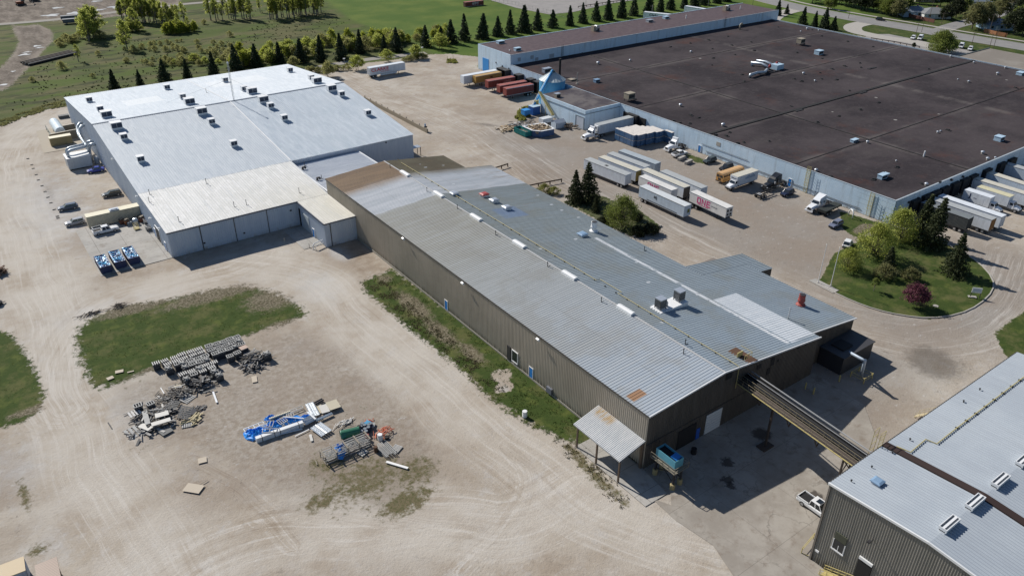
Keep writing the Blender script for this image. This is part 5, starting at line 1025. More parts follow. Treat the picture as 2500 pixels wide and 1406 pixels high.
def wheel(par,x,y,r=.34,w=.24,dual=False):
 b=MB();s=1 if y>0 else-1;y0,y1=(y-s*w,y);b.tube([(x,y0,r),(x,y1,r)],r,18);t_=b.build('tyre',M_tyre,None);t_.parent=par;KIDS.setdefault(par.name,[]).append(t_)
 b=MB();b.tube([(x,y1-s*.02,r),(x,y1+s*.012,r)],r*.62,12);b.build('rim',M_rim,par);return t_
def addwheel(root,x,y,r=.34,w=.24):
 e=bpy.data.objects.new('wheel',None);COL.objects.link(e);e.parent=root;e.location=(x,y,r);KIDS.setdefault(root.name,[]).append(e)
 s=1 if y>0 else-1;b=MB();b.tube([(0,-s*w,0),(0,0,0)],r,18);b.build('tyre',M_tyre,e);b=MB();b.tube([(0,-s*.02,0),(0,s*.012,0)],r*.62,12);b.build('rim',M_rim,e)
M_lamp=mat('clear_lamp',(.7,.72,.75),.2,fine=False,var=.02);M_tail=mat('red_lamp',(.35,.02,.02),.3,fine=False)
def car(kind,label,loc,rz,body,L=4.6,W=1.85,H=1.5,name='parked_car',cat='car',group=None,roofm=None):
 e=empty(name,loc,rz,label,cat,group);h=L/2;hw=W/2
 if kind=='pickup':
  st=[(-h,ring(hw*.94,.5,.95)),(-h+.1,ring(hw,.42,1.02)),(-h*.15-.2,ring(hw,.38,1.05)),(h*.22,ring(hw,.36,1.08)),(h*.62,ring(hw,.36,1.1)),(h-.25,ring(hw*.95,.4,1.0)),(h,ring(hw*.86,.5,.85))]
  cab=(-h*.3,h*.44,-h*.24,h*.2)
 elif kind=='suv':
  st=[(-h,ring(hw*.86,.5,.85)),(-h+.15,ring(hw*.98,.4,.98)),(-h*.3,ring(hw,.34,1.0)),(h*.3,ring(hw,.34,.98)),(h*.72,ring(hw*.97,.36,.94)),(h-.12,ring(hw*.86,.42,.8)),(h,ring(hw*.7,.5,.66))]
  cab=(-h+.18,h*.42,-h+.5,h*.12)
 elif kind=='van':
  st=[(-h,ring(hw*.97,.45,1.1)),(-h+.1,ring(hw,.4,1.15)),(h*.5,ring(hw,.4,1.15)),(h-.3,ring(hw*.97,.42,1.05)),(h,ring(hw*.85,.5,.8))]
  cab=(-h+.06,h*.68,-h+.12,h*.42)
 else:
  st=[(-h,ring(hw*.8,.48,.78)),(-h+.18,ring(hw*.96,.36,.92)),(-h*.35,ring(hw,.3,.94)),(h*.3,ring(hw,.3,.9)),(h*.75,ring(hw*.96,.32,.84)),(h-.1,ring(hw*.8,.38,.7)),(h,ring(hw*.66,.45,.6))]
  cab=(-h*.72,h*.42,-h*.42,h*.05)
 b=MB();loft(b,st);o=b.build('body',body,e,smooth=False,bevel=.05)
 zb=1.0 if kind in('pickup',)else(1.1 if kind=='van' else.9);x0,x1,x2,x3=cab;a,c=hw*.9,hw*.74
 if kind=='van':c=hw*.82
 b=MB();b.add([(x0,-a,zb-.1),(x1,-a,zb-.1),(x1,a,zb-.1),(x0,a,zb-.1),(x2,-c,H-.06),(x3,-c,H-.06),(x3,c,H-.06),(x2,c,H-.06)],[(4,5,6,7),(0,1,5,4),(1,2,6,5),(2,3,7,6),(3,0,4,7)])
 b.build('windows',M_glass,e)
 b=MB();b.add([(x2-.08,-c-.03,H-.09),(x3+.06,-c-.03,H-.09),(x3+.06,c+.03,H-.09),(x2-.08,c+.03,H-.09),(x2,-c+.06,H),(x3,-c+.06,H),(x3,c-.06,H),(x2,c-.06,H)],[(3,2,1,0),(4,5,6,7),(0,1,5,4),(1,2,6,5),(2,3,7,6),(3,0,4,7)])
 b.build('roof',roofm or body,e)
 b=MB()
 for s in(-1,1):
  b.bar((x1,s*a,zb-.08),(x3,s*c,H-.06),.09);b.bar((x0,s*a,zb-.08),(x2,s*c,H-.06),.1 if kind!='van' else.3);xm=(x0+x1)/2;b.bar((xm,s*a*1.0,zb-.08),((x2+x3)/2,s*c*1.01,H-.06),.09)
  if kind=='van':b.add([(x0+.02,s*(a+.012),zb-.05),(x1-1.5,s*(a+.012),zb-.05),(x3-1.3,s*(c+.012),H-.08),(x2,s*(c+.012),H-.08)],[(0,1,2,3)])
 b.build('pillar',body,e)
 r=.36 if kind!='car' else.33
 if kind=='pickup':r=.4
 for sx in(-.62,.64):
  for s in(-1,1):addwheel(e,h*sx,s*(hw+.02),r)
 for s in(-1,1):
  b=MB();b.obox((h-.08,s*hw*.62,.68),.12,.3,.14);b.build('headlight',M_lamp,e)
  b=MB();b.obox((-h+.04,s*hw*.72,.8),.1,.2,.18);b.build('tail_light',M_tail,e)
  b=MB();b.obox((x1-.1,s*(hw+.1),zb+.02),.12,.2,.14);b.build('mirror',body,e)
 b=MB();b.box(h-.05,h+.02,-hw*.45,hw*.45,.45,.62);b.build('grille',M_dark,e)
 b=MB();b.box(-h-.04,-h+.1,-hw*.85,hw*.85,.42,.56);b.build('bumper',M_dark,e)
 if kind=='pickup':
  xb0,xb1=-h+.16,x0-.1;b=MB();b.box(xb0,xb1,-hw+.16,hw-.16,1.03,1.06);b.build('bed',M_black,e)
  b=MB();b.box(xb0-.06,xb1,-hw+.02,-hw+.14,1.0,1.22);b.box(xb0-.06,xb1,hw-.14,hw-.02,1.0,1.22);b.box(xb0-.1,xb0,-hw+.02,hw-.02,.95,1.22);b.build('bed_side',body,e)
 return e
P_white=paint('car_white',(.72,.73,.74));P_blue=paint('car_cobalt',(.015,.04,.30));P_grey=paint('car_dark_grey',(.035,.05,.055));P_slate=paint('car_slate_blue',(.05,.075,.12));P_black=paint('car_black',(.012,.012,.014));P_navy=paint('car_navy',(.012,.018,.05));P_silver=paint('car_silver_blue',(.16,.18,.25));P_silv=paint('car_silver',(.35,.36,.38))
D=math.radians
car('car','cobalt blue car parked against the white warehouse beside the ducted grey box',gq('a5',915,308)+Vector((0,-.3,0)),D(177),P_blue,4.7)
car('suv','dark grey green estate car parked by the warehouse wall behind the cream container',gq('a5',1070,540),D(176),P_grey,4.9,1.85,1.5)
car('suv','slate blue car parked alone beside the row of parking stones',gq('a5',652,668),D(176),P_slate,4.8,1.85,1.48)
car('suv','dark silver car half hidden behind the left end of the cream container',Vector((16.4,206.3,0)),D(180),P_silv,4.6,1.85,1.55)
pk=car('pickup','white pickup with a ladder rack parked on the concrete by the cream container',Vector((21.6,197.0,0)),D(1),P_white,5.9,1.95,1.85,'pickup_truck','pickup')
b=MB()
for x_ in(-2.7,-.75):
 for s in(-1,1):b.bar((x_,s*.85,1.2),(x_,s*.85,1.85),.07)
 b.bar((x_,-.85,1.85),(x_,.85,1.85),.07)
for s in(-1,1):b.bar((-2.7,s*.85,1.85),(-.75,s*.85,1.85),.07)
b.build('ladder_rack',M_white,pk)
p5=car('pickup','white crew cab pickup with a sunroof parked beside the grey building',Vector((84.35,40.0,0)),D(-90),P_white,5.9,2.0,1.9,'pickup_truck','pickup')
b=MB();b.box(-.2,.55,-.45,.45,1.9,1.93);b.build('sunroof',M_glass,p5)
car('pickup','white pickup parked by two concrete blocks near the wrapped pallet loads',Vector((176.0,153.6,0)),D(0),P_silv if False else P_white,5.7,1.95,1.85,'pickup_truck','pickup')
car('suv','dark grey green sport utility car parked nose out along the block wall',gq('a7',1922,222),D(181),P_grey,4.8,1.9,1.7)
car('suv','black sport utility car parked left of the orange school bus',gq('a7',2078,290),D(181),P_black,4.9,1.95,1.8)
car('suv','navy crossover parked nose out right of the black tractor',gq('a8',238,532),D(181),P_navy,4.6,1.9,1.65)
car('suv','silver blue crossover parked alone near the corner lawn of the block warehouse',gq('a8',700,832),D(183),P_silver,4.6,1.85,1.6)
car('suv','white jeep with black trim parked beside the tree island',gq('a8',815,1020),D(20),P_white,4.0,1.85,1.85,roofm=P_white)
car('suv','black car driving on the street beyond the lawn',gq('z4',1130,200),D(-75),P_black,5.0,1.9,1.7)
for(x_,y_),kd,lb in(((1440,375),'suv','white car in the far lot, leftmost of the four white vehicles'),((1508,380),'van','white van beside the leftmost white car in the far lot'),((1898,458),'van','white van in the far lot just right of the big willow'),((1985,480),'suv','white car in the far lot nearest the beige annex roof'),((1965,192),'suv','pale car parked on the side street among the houses'),((2188,140),'suv','dark car parked under the trees up the side street')):
 car(kd,lb,gq('z4',x_,y_),D(200 if x_<2100 else 30),P_black if x_>2100 else P_white,5.0,1.9,2.1 if kd=='van' else 1.6)
def panel(name,col,rough=.5,pitch=1.22,depth=.12,dirtc=(.2,.19,.17),dirt=.25,corr=0):
 if name in MATS:return MATS[name]
 m=bpy.data.materials.new(name);t=NT(m);p=t.obj();x,y,z=t.xyz(p);n=t.noise(p,.8,5,.65);st=t.noise(t.mapv(p,(2,2,.25)),1.0,4,.7)
 c=t.mix(t.ramp(n,.3,.7),tuple(v*.93 for v in col),tuple(min(v*1.05,1)for v in col))
 s=t.math('LESS_THAN',t.math('FRACT',t.math('DIVIDE',x,pitch)),.05);c=t.mix(t.math('MULTIPLY',s,depth*3),c,tuple(v*.5 for v in col))
 c=t.mix(t.math('MULTIPLY',t.ramp(st,.5,.75),dirt),c,dirtc)
 if corr:t.bump(t.math('SINE',t.math('MULTIPLY',x,6.283/corr)),.8,.06)
 t.t.links.new(c,t.b.inputs['Base Color']);t.b.inputs['Roughness'].default_value=rough;MATS[name]=m;return m
T_white=panel('trailer_white',(.66,.70,.75));T_whiteroof=panel('trailer_roof_grey',(.36,.38,.39),.7);T_cream=panel('trailer_roof_cream',(.52,.50,.43),.7);T_paleblue=panel('trailer_pale_blue',(.47,.55,.64))
C_red=panel('container_red',(.20,.035,.028),.6,.28,.3,corr=.28);C_yel=panel('container_ochre',(.42,.25,.06),.6,.28,.25,corr=.28);C_dark=panel('container_charcoal',(.035,.042,.045),.6,.28,.5,corr=.28);C_cream=panel('container_cream',(.55,.50,.38),.6,.3,.15,corr=.3)
C_roofred=panel('container_roof_red',(.30,.085,.07),.7,.5,.15);C_one=panel('container_white_one',(.66,.65,.63),.5,30,.05,dirt=.3);M_mag=mat('magenta_lettering',(.55,.03,.18),.5,var=.02);M_redl=mat('red_lettering',(.55,.02,.03),.5,var=.02);M_navyl=mat('navy_lettering',(.01,.015,.06),.5,var=.02);M_whl=mat('white_lettering',(.7,.7,.7),.5,var=.02);M_greyl=mat('grey_lettering',(.10,.11,.13),.5,var=.05);M_bluel=mat('faint_blue_lettering',(.22,.33,.46),.5,var=.05)
def trailer(label,cx,cy,rz,L=16.15,top=4.1,floor=1.15,body=T_white,roof=T_whiteroof,end=None,name='semi_trailer',cat='trailer',legs=True,wheels=True,reefer=False,dooropen=False,skirt=False,endm=None,z=0,group=None,W=2.55):
 """+x is the front; wheels at the rear"""
 e=empty(name,(cx,cy,z),D(rz),label,cat,group);h=L/2;w=W/2
 b=MB();b.box(-h,h,-w,w,floor,top-.05);b.build('body',body,e)
 b=MB();b.box(-h-.01,h+.01,-w-.02,w+.02,top-.05,top);b.build('roof',roof,e)
 b=MB()
 for s in(-1,1):b.box(-h-.03,h+.03,s*w-.03 if s<0 else w-.01,s*w+.01 if s<0 else w+.03,top-.16,top+.02);b.box(-h-.03,h+.03,s*w-.03 if s<0 else w-.01,s*w+.01 if s<0 else w+.03,floor-.08,floor+.08)
 b.build('rail',M_steel if body!=C_dark else M_dark,e)
 b=MB();b.box(-h-.05,-h,-w+.05,-.02,floor+.05,top-.15);b.box(-h-.05,-h,.02,w-.05,floor+.05,top-.15);o=b.build('rear_door',endm or body,e)
 b=MB()
 for y_ in(-.8,-.35,.35,.8):b.box(-h-.09,-h-.05,y_-.02,y_+.02,floor+.1,top-.2)
 b.build('lock_rod',M_steel if not endm else M_dark,o)
 if wheels:
  b=MB();b.box(-h+.3,-h+4.0,-.5,.5,.75,floor);b.box(-h-.02,-h+.08,-w,w,.5,.62);b.build('bogie_frame',M_frame,e)
  for x_ in(-h+1.3,-h+2.6):
   for s in(-1,1):addwheel(e,x_,s*(w-.02),.5,.55)
 if legs:
  b=MB()
  for s in(-1,1):b=MB();b.box(h-3.1,h-2.95,s*.75-.07,s*.75+.07,.0,floor);b.box(h-3.2,h-2.85,s*.75-.15,s*.75+.15,0,.05);b.build('landing_leg',M_frame,e)
 if skirt:b=MB();b.box(-h+4.5,h-4,-w,-w+.03,.45,floor-.08);b.box(-h+4.5,h-4,w-.03,w,.45,floor-.08);b.build('side_skirt',body,e)
 if reefer:
  b=MB();b.box(h,h+.45,-.85,.85,floor+.9,top-.3);b.build('cooling_unit',M_white,e);b=MB();b.box(h+.45,h+.47,-.4,.4,top-1.3,top-.7);b.build('unit_grille',M_black,e)
 return e
t1=trailer('white trailer with big red lettering parked by the hedge behind the warehouse',147.3,288.2,1,skirt=True,roof=T_white)
text('lettering','CLARKE',1.75,M_redl,t1,(-3.6,-1.31,3.0),(math.pi/2,0,0),xs=1.25)
def marks(par,m,x,y,z,n,w,h,gap,axis='x'):
 b=MB()
 for k in range(n):
  hh_=h*(.6+.4*((k*5)%3)/2)
  if axis=='x':b.box(x+k*gap,x+k*gap+w,y-.01,y+.01,z,z+hh_)
  else:b.box(y-.01,y+.01,x+k*gap,x+k*gap+w,z,z+hh_)
 b.build('small_lettering',m,par)
def blocks(par,x,y,z,s,m,sg):
 """square-cornered ONE"""
 b=MB();w=s*.17
 def st(x0,x1,z0,z1):b.box(min(x+sg*x0,x+sg*x1),max(x+sg*x0,x+sg*x1),y-.015,y+.015,z+z0,z+z1)
 W_=s*.8;st(0,w,0,s);st(W_-w,W_,0,s);st(w,W_-w,0,w);st(w,W_-w,s-w,s);o=W_+s*.22
 st(o,o+w,0,s);st(o+W_-w,o+W_,0,s);b.add([(x+sg*a_,y+dy,z+c_)for dy in(-.015,.015)for a_,c_ in((o+w,s),(o+W_-w,w*1.2),(o+W_-w,0),(o+w,s-w*1.2))],[(0,1,2,3),(7,6,5,4),(0,4,5,1),(2,6,7,3)]);o+=W_+s*.22
 st(o,o+w,0,s);st(o+w,o+W_,0,w);st(o+w,o+W_*.92,s/2-w/2,s/2+w/2);st(o+w,o+W_,s-w,s);b.build('lettering',m,par)
marks(t1,M_redl,-3.2,-1.31,1.95,14,.2,.22,.27)
c1_=empty('dock_row',(0,0,0));bpy.data.objects.remove(c1_)
trailer('white trailer at the dock, farthest of the row by the blue overhead door',171.4,256.4,180,L=16.2,roof=T_white)
def container(label,cx,cy,rz,body,roof,L=12.2,z=0,chassis=True,txt=None,top=4.1,**k):
 e=trailer(label,cx,cy,rz,L=L,body=body,roof=roof,name='shipping_container' if not chassis else 'container_trailer',cat='container',legs=chassis,wheels=chassis,top=top if chassis else 2.6,floor=1.45 if chassis else.1,W=2.44,z=z,**k)
 if chassis:b=MB();b.box(-L/2,L/2,-.5,-.35,1.0,1.4);b.box(-L/2,L/2,.35,.5,1.0,1.4);b.build('chassis',M_frame,e)
 return e
ce=container('ochre yellow container on a chassis at the dock beside the white trailer',173.1,253.4,180,C_yel,panel('container_roof_ochre',(.40,.26,.10),.7,.5,.15))
text('lettering','M',1.1,mat('dark_red_lettering',(.12,.02,.02),.6),ce,(-1.2,1.24,2.9),(math.pi/2,0,math.pi),xs=1.3)
ce=container('rust red container at the dock with pale square lettering on its side',173.4,245.0,177,C_red,C_roofred)
text('lettering','HMM',1.2,mat('faded_pink_lettering',(.42,.2,.17),.6),ce,(-2.6,1.24,2.9),(math.pi/2,0,math.pi),xs=1.2)
container('rust red container second nearest in the dock row',173.4,237.3,177,C_red,C_roofred)
container('rust red container nearest in the dock row by the bin',173.0,232.6,177,C_red,C_roofred)
ce=container('lone red brown container lying on the far green field',260.5,394.6,-3,C_red,C_roofred,chassis=False)
text('lettering','SITC',1.7,M_whl,ce,(.6,-1.24,1.35),(math.pi/2,0,0),xs=1.3)
t2=trailer('white trailer with dark lettering parked on grass behind the raised roof',317.8,303.5,-64,roof=T_white,L=15.5)
text('lettering','Clarke',1.9,M_navyl,t2,(-1.9,-1.31,2.9),(math.pi/2,0,0),xs=1.0)
trailer('white trailer seen over the far end of the raised roof',347.0,302.5,-80,roof=T_white,L=15.2)
A4=[('white trailer with a hole in its grey roof, nearest the spruces',144.7,152.1,94,16.1,T_white,T_whiteroof,None),('white trailer with a rusty yellow rear door next to the one with a holed roof',149.2,151.8,94,14.6,T_white,T_cream,mat('rusty_yellow_door',(.38,.27,.07),.7,var=.25,scale=2)),('white trailer, third in the group of four beyond the spruces',153.3,152.6,94,14.6,T_white,T_whiteroof,None),('pale ribbed trailer, last in the group of four beyond the spruces',157.6,152.6,94,14.2,panel('trailer_ribbed_grey',(.38,.43,.48),.6,.8,.3),panel('trailer_roof_blue_grey',(.33,.38,.42),.7),None)]
for lab,cx,cy,rz,L,bm,rm,em in A4:
 e=trailer(lab,cx,cy,rz,L=L,body=bm,roof=rm,endm=em)
 if cx<145:b=MB();b.box(-.1,.9,-.5,.3,4.1,4.13);b.build('roof_hole',M_black,e)
trailer('cream-roofed white trailer with an open rear behind the first ONE container',151.9,136.6,90,16.0,endm=mat('dark_rusty_doors',(.09,.075,.06),.8,var=.3),roof=T_cream)
trailer('white trailer with a grey roof at the back right of the parked group',155.3,133.2,90,15.2,roof=T_whiteroof)
ce=container('cream container with magenta lettering parked behind the long pale blue trailer',147.8,135.3,-90,C_one,C_one,endm=M_conc,L=12.2)
blocks(ce,-2.6,-1.24,2.1,1.5,M_mag,1)
e=trailer('long pale blue trailer with a small logo, nearest the round green tree',143.0,128.1,-90,16.15,body=T_paleblue,roof=panel('trailer_roof_white',(.55,.58,.60),.6))
text('logo','MJ',1.1,M_greyl,e,(-2.0,-1.29,2.95),(math.pi/2,0,0));b=MB();b.box(-5.0,5.8,-1.31,-1.29,1.35,1.5);b.build('stripe',M_dark,e);b=MB();b.box(8.09,8.13,0,.8,2.0,3.0);b.build('placard',mat('dark_green_placard',(.12,.13,.02),.6),e)
ce=container('cream container with large magenta lettering parked out in the open yard',151.0,119.4,-92,C_one,C_one,L=12.6)
blocks(ce,-3.6,-1.24,2.05,1.6,M_mag,1)
text('lettering','OCEAN NETWORK EXPRESS',.28,M_mag,ce,(-1.5,-1.24,1.78),(math.pi/2,0,0))
marks(ce,M_greyl,1.2,-1.24,2.7,9,.18,.22,.25)
b=MB()
for y_ in(-.6,.5):
 for z_ in(1.9,2.9):b.box(6.33,6.37,y_-.3,y_+.3,z_,z_+.6)
b.box(6.3,6.4,-1.2,1.2,1.45,1.6);b.build('cooling_machinery',M_dark,ce)
e=trailer('charcoal ribbed container on a chassis, nearest at the shaded dock',194.4,80.7,90,12.3,body=C_dark,roof=panel('container_roof_grey',(.17,.19,.20),.7,.3,.3),name='container_trailer',cat='container',endm=mat('charcoal_door',(.03,.036,.034),.6))
trailer('white trailer with an orange brown rear at the shaded dock',198.5,78.9,90,15.8,endm=mat('orange_brown_cargo',(.35,.17,.05),.8,var=.3,scale=2),roof=T_whiteroof)
trailer('longest white trailer at the shaded dock, between the orange-ended one and the box truck',202.2,78.5,90,16.15,roof=T_white)
trailer('white trailer right of both box trucks at the shaded dock',221.9,79.5,90,16.15,roof=T_cream)
trailer('pale blue trailer deep in shade farther along the dock',229.0,81.6,86,13.6,body=T_paleblue,roof=T_cream)
trailer('farthest pale blue trailer along the dock at the frame edge',240.5,81.6,90,13.6,body=T_paleblue,roof=T_whiteroof)
def tractor(label,cx,cy,rz,paint_,sleeper=True,fifth=True,fairing=True,z=0,group=None):
 e=empty('truck_tractor',(cx,cy,z),D(rz),label,'truck',group)
 b=MB();loft(b,[(1.15,ring(1.0,.95,1.95,.2)),(2.4,ring(.98,.9,1.85,.25)),(3.35,ring(.9,.85,1.65,.3)),(3.6,ring(.8,.9,1.4,.3))]);b.build('hood',paint_,e,bevel=.08)
 b=MB();b.box(3.55,3.66,-.5,.5,.75,1.5);b.build('grille',M_dark,e)
 b=MB();b.box(3.4,3.8,-1.15,1.15,.45,.8);b.build('bumper',paint_,e)
 b=MB();b.box(-.35,1.2,-1.12,1.12,.9,1.95);b.add([(-.35,-1.1,1.95),(1.2,-1.1,1.95),(1.2,1.1,1.95),(-.35,1.1,1.95),(-.35,-1.02,2.85),(.75,-1.02,2.85),(.75,1.02,2.85),(-.35,1.02,2.85)],[(4,5,6,7),(0,1,5,4),(1,2,6,5),(2,3,7,6),(3,0,4,7)]);b.build('cab',paint_,e)
 b=MB();b.add([(1.17,-1.0,2.02),(1.17,1.0,2.02),(.82,.92,2.72),(.82,-.92,2.72)],[(0,1,2,3)]);b.v=[(x+.03,y,z_)for x,y,z_ in b.v];b.build('windscreen',M_glass,e)
 for s in(-1,1):
  b=MB();b.add([(.1,s*1.13,2.0),(1.0,s*1.13,2.0),(.7,s*1.07,2.6),(.1,s*1.07,2.6)],[(0,1,2,3)]);b.build('side_window',M_glass,e)
  b=MB();b.box(1.0,1.12,s*1.35-.1,s*1.35+.1,1.9,2.5);b.bar((1.05,s*1.1,2.3),(1.05,s*1.35,2.3),.05);b.build('mirror',M_white,e)
  b=MB();b.tube([(-.2,s*1.0,.7),(-1.6,s*1.0,.7)],.3,12);b.build('fuel_tank',M_rim,e)
  addwheel(e,2.55,s*1.12,.52,.32)
 if sleeper:
  b=MB();b.box(-2.0,-.36,-1.2,1.2,.9,2.9);b.build('sleeper',paint_,e)
  for s in(-1,1):b=MB();b.box(-1.5,-.9,s*1.2-.01,s*1.2+.01,2.1,2.5);b.build('side_window',M_glass,e)
 xb=-2.0 if sleeper else-.35
 if fairing:
  b=MB();b.add([(xb,-1.15,2.88),(.75,-1.0,2.86),(.75,1.0,2.86),(xb,1.15,2.88),(xb,-1.1,3.95),(xb+.5,-1.05,3.9),(xb+.5,1.05,3.9),(xb,1.1,3.95),(.2,-.8,3.3),(.2,.8,3.3)],[(4,5,6,7),(5,8,9,6),(8,1,2,9),(0,1,8,5,4),(3,7,6,9,2),(3,0,4,7)]);b.build('roof_fairing',paint_,e)
 b=MB();b.box(xb-3.9,2.0,-.45,-.3,.75,.95);b.box(xb-3.9,2.0,.3,.45,.75,.95);b.box(xb-3.95,xb-3.8,-1.1,1.1,.6,.95);b.build('chassis',M_frame,e)
 for x_ in(xb-1.8,xb-3.1):
  for s in(-1,1):addwheel(e,x_,s*1.15,.52,.6)
  b=MB();b.tube([(x_,-1.1,.52),(x_,1.1,.52)],.12,8);b.build('axle',M_frame,e)
 if fifth:b=MB();b.lathe([(.5,.95),(.5,1.12)],(xb-2.4,0,0),14);b.build('fifth_wheel',M_dark,e)
 for s in(-1,1):b=MB();b.obox((3.5,s*.85,1.1),.2,.28,.22);b.build('headlight',M_lamp,e)
 return e
P_truck=paint('truck_white',(.74,.76,.79));P_blk=paint('truck_black',(.014,.014,.016))
trailer('white trailer behind the white truck at the annex dock',174.9,181.6,180,16.15,body=panel('trailer_grey_white',(.56,.59,.63)),roof=T_whiteroof,reefer=True)
tractor('white truck coupled to the trailer at the annex dock',164.6,181.3,180,P_truck,sleeper=False)
tractor('white truck with no trailer parked in the shade of the wrapped pallet loads',178.8,158.5,181,P_truck,sleeper=False)
tractor('white sleeper truck parked nose out near the ladder on the block wall',176.0,104.9,183,P_truck)
tractor('black truck parked right of the white box truck',178.6,121.0,180,P_blk)
def lowframe(label,cx,cy,rz,L=7,cover=False):
 e=empty('chassis_trailer',(cx,cy,0),D(rz),label,'trailer');b=MB();b.box(-L/2,L/2,-.55,-.4,.9,1.2);b.box(-L/2,L/2,.4,.55,.9,1.2)
 for k in range(5):b.box(-L/2+k*L/4-.1,-L/2+k*L/4+.1,-1.2,1.2,1.0,1.15)
 b.build('frame',M_frame,e)
 for x_ in(-L/2+1,-L/2+2.3):
  for s in(-1,1):addwheel(e,x_,s*1.2,.5,.5)
 if cover:b=MB();b.box(-L/2,L/2,-1.2,1.2,1.2,1.6);b.build('cover',mat('black_tarpaulin',(.02,.025,.022),.7),e)
 else:b=MB();b.box(-L/2+.5,-L/2+.7,-.6,.6,1.2,1.26);b.box(-L/2+1.2,-L/2+1.4,-.6,.6,1.2,1.26);b.build('bolster',M_whl,e)
 return e
lowframe('dark skeletal trailer chassis in front of the black truck',172.0,118.6,2,6.5)
lowframe('low black covered trailer beside the white sleeper truck',177.3,101.9,3,7.5,True)
def boxtruck(label,cx,cy,rz,L=7.6,attic=True,roofm=T_cream,bodym=T_white,cabm=None):
 """cab centre about x=L/2+1; box centred at 0"""
 e=empty('box_truck',(cx,cy,0),D(rz),label,'truck');h=L/2;cabm=cabm or P_truck
 b=MB();b.box(-h,h,-1.25,1.25,1.05,3.75)
 if attic:b.box(h,h+.95,-1.25,1.25,2.6,3.75)
 b.build('cargo_box',bodym,e);b=MB();b.box(-h,h+(.95 if attic else 0),-1.27,1.27,3.75,3.8);b.build('roof',roofm,e)
 b=MB();b.box(h+.1,h+1.5,-1.0,1.0,.8,1.7);b.add([(h+.1,-1,1.7),(h+1.5,-1,1.7),(h+1.5,1,1.7),(h+.1,1,1.7),(h+.1,-.9,2.5),(h+1.1,-.9,2.5),(h+1.1,.9,2.5),(h+.1,.9,2.5)],[(4,5,6,7),(0,1,5,4),(1,2,6,5),(2,3,7,6),(3,0,4,7)]);b.build('cab',cabm,e)
 b=MB();b.add([(h+1.52,-.9,1.75),(h+1.52,.9,1.75),(h+1.15,.82,2.4),(h+1.15,-.82,2.4)],[(0,1,2,3)]);b.build('windscreen',M_glass,e)
 for s in(-1,1):b=MB();b.add([(h+.35,s*1.01,1.72),(h+1.35,s*1.01,1.72),(h+1.02,s*.93,2.35),(h+.35,s*.93,2.35)],[(0,1,2,3)]);b.build('side_window',M_glass,e)
 b=MB();loft(b,[(h+1.5,ring(.98,.75,1.65,.2)),(h+2.3,ring(.95,.7,1.5,.25)),(h+2.9,ring(.85,.7,1.25,.25))]);b.build('hood',cabm,e,bevel=.06)
 b=MB();b.box(h+2.85,h+3.05,-1,1,.45,.75);b.build('bumper',M_dark,e)
 b=MB();b.box(-h,h+1,-.45,.45,.7,1.05);b.build('chassis',M_frame,e)
 for x_ in(-h+1.6,h+2.1):
  for s in(-1,1):addwheel(e,x_,s*1.12,.48,.5 if x_<0 else.3)
 for s in(-1,1):b=MB();b.obox((h+2.85,s*.75,1.0),.15,.3,.2);b.build('headlight',M_lamp,e)
 return e
e=boxtruck('white moving box truck with a cab overhang parked beside the school bus',173.9,127.0,180,8.0)
marks(e,M_bluel,-2.6,1.26,2.4,7,.45,.9,.6);marks(e,M_greyl,-.95,4.96,2.95,5,.28,.4,.38,'y')
e=boxtruck('white box truck with black script lettering at the shaded dock',212.9,81.6,-90,7.0,False,T_white,T_white)
text('lettering','J',1.6,M_navyl,e,(-1.6,-1.27,2.7),(math.pi/2,0,0),xs=1.2);marks(e,M_navyl,-.7,-1.26,2.3,4,.16,.2,.24)
b=MB();b.box(1.2,2.0,-1.27,-1.25,1.2,3.0);b.build('side_door',T_white,e)
boxtruck('white box truck with a yellowish roof at the shaded dock',217.6,79.8,-90,8.6,False,panel('box_roof_yellow',(.56,.53,.36),.7),T_white)
e=empty('school_bus',(173.5,131.9,0),D(1),'faded orange school bus parked between the black car and the box truck','bus')
Bor=panel('bus_orange',(.52,.27,.08),.55,1.0,.1);b=MB();b.side([(-4.6,.55),(4.6,.55),(4.6,2.75),(-4.6,2.75)],-1.2,1.2);b.build('body',Bor,e)
b=MB();b.add([(x,y,z)for x in(-4.62,4.62)for y,z in((-1.2,2.7),(-1.0,2.98),(-.5,3.12),(.5,3.12),(1.0,2.98),(1.2,2.7))],[(i,i+1,i+7,i+6)for i in range(5)]+[(5,4,3,2,1,0),(6,7,8,9,10,11)]);b.build('roof',panel('bus_roof',(.55,.34,.16),.6,1.5,.1),e)
for s in(-1,1):
 for k in range(9):b=MB();b.box(-4.2+k*.92,-3.5+k*.92,s*1.2-.02,s*1.2+.02,1.9,2.55);b.build('window',M_glass,e)
 b=MB();b.box(-4.6,4.6,s*1.21-.02,s*1.21+.02,1.45,1.52);b.box(-4.6,4.6,s*1.21-.02,s*1.21+.02,1.05,1.12);b.build('side_stripe',M_black,e)
for y0_,y1_ in((-1.0,-.15),(.15,1.0)):
 b=MB();b.box(-4.64,-4.6,y0_,y1_,1.85,2.5);b.build('rear_window',M_glass,e)
b=MB();b.box(-4.64,-4.6,-.45,.45,.95,1.6);b.build('rear_window',M_glass,e);b=MB();b.box(-4.75,-4.6,-1.2,1.2,.5,.72);b.build('bumper',M_black,e)
b=MB();loft(b,[(4.6,ring(1.0,.6,1.7,.2)),(5.7,ring(.9,.6,1.4,.25))]);b.build('hood',Bor,e)
for x_ in(-2.6,4.7):
 for s in(-1,1):addwheel(e,x_,s*1.12,.48,.4)
e=empty('storage_container',(24.7,202.6,0),D(-.5),'very long cream box container standing across the concrete apron from the warehouse wall','container')
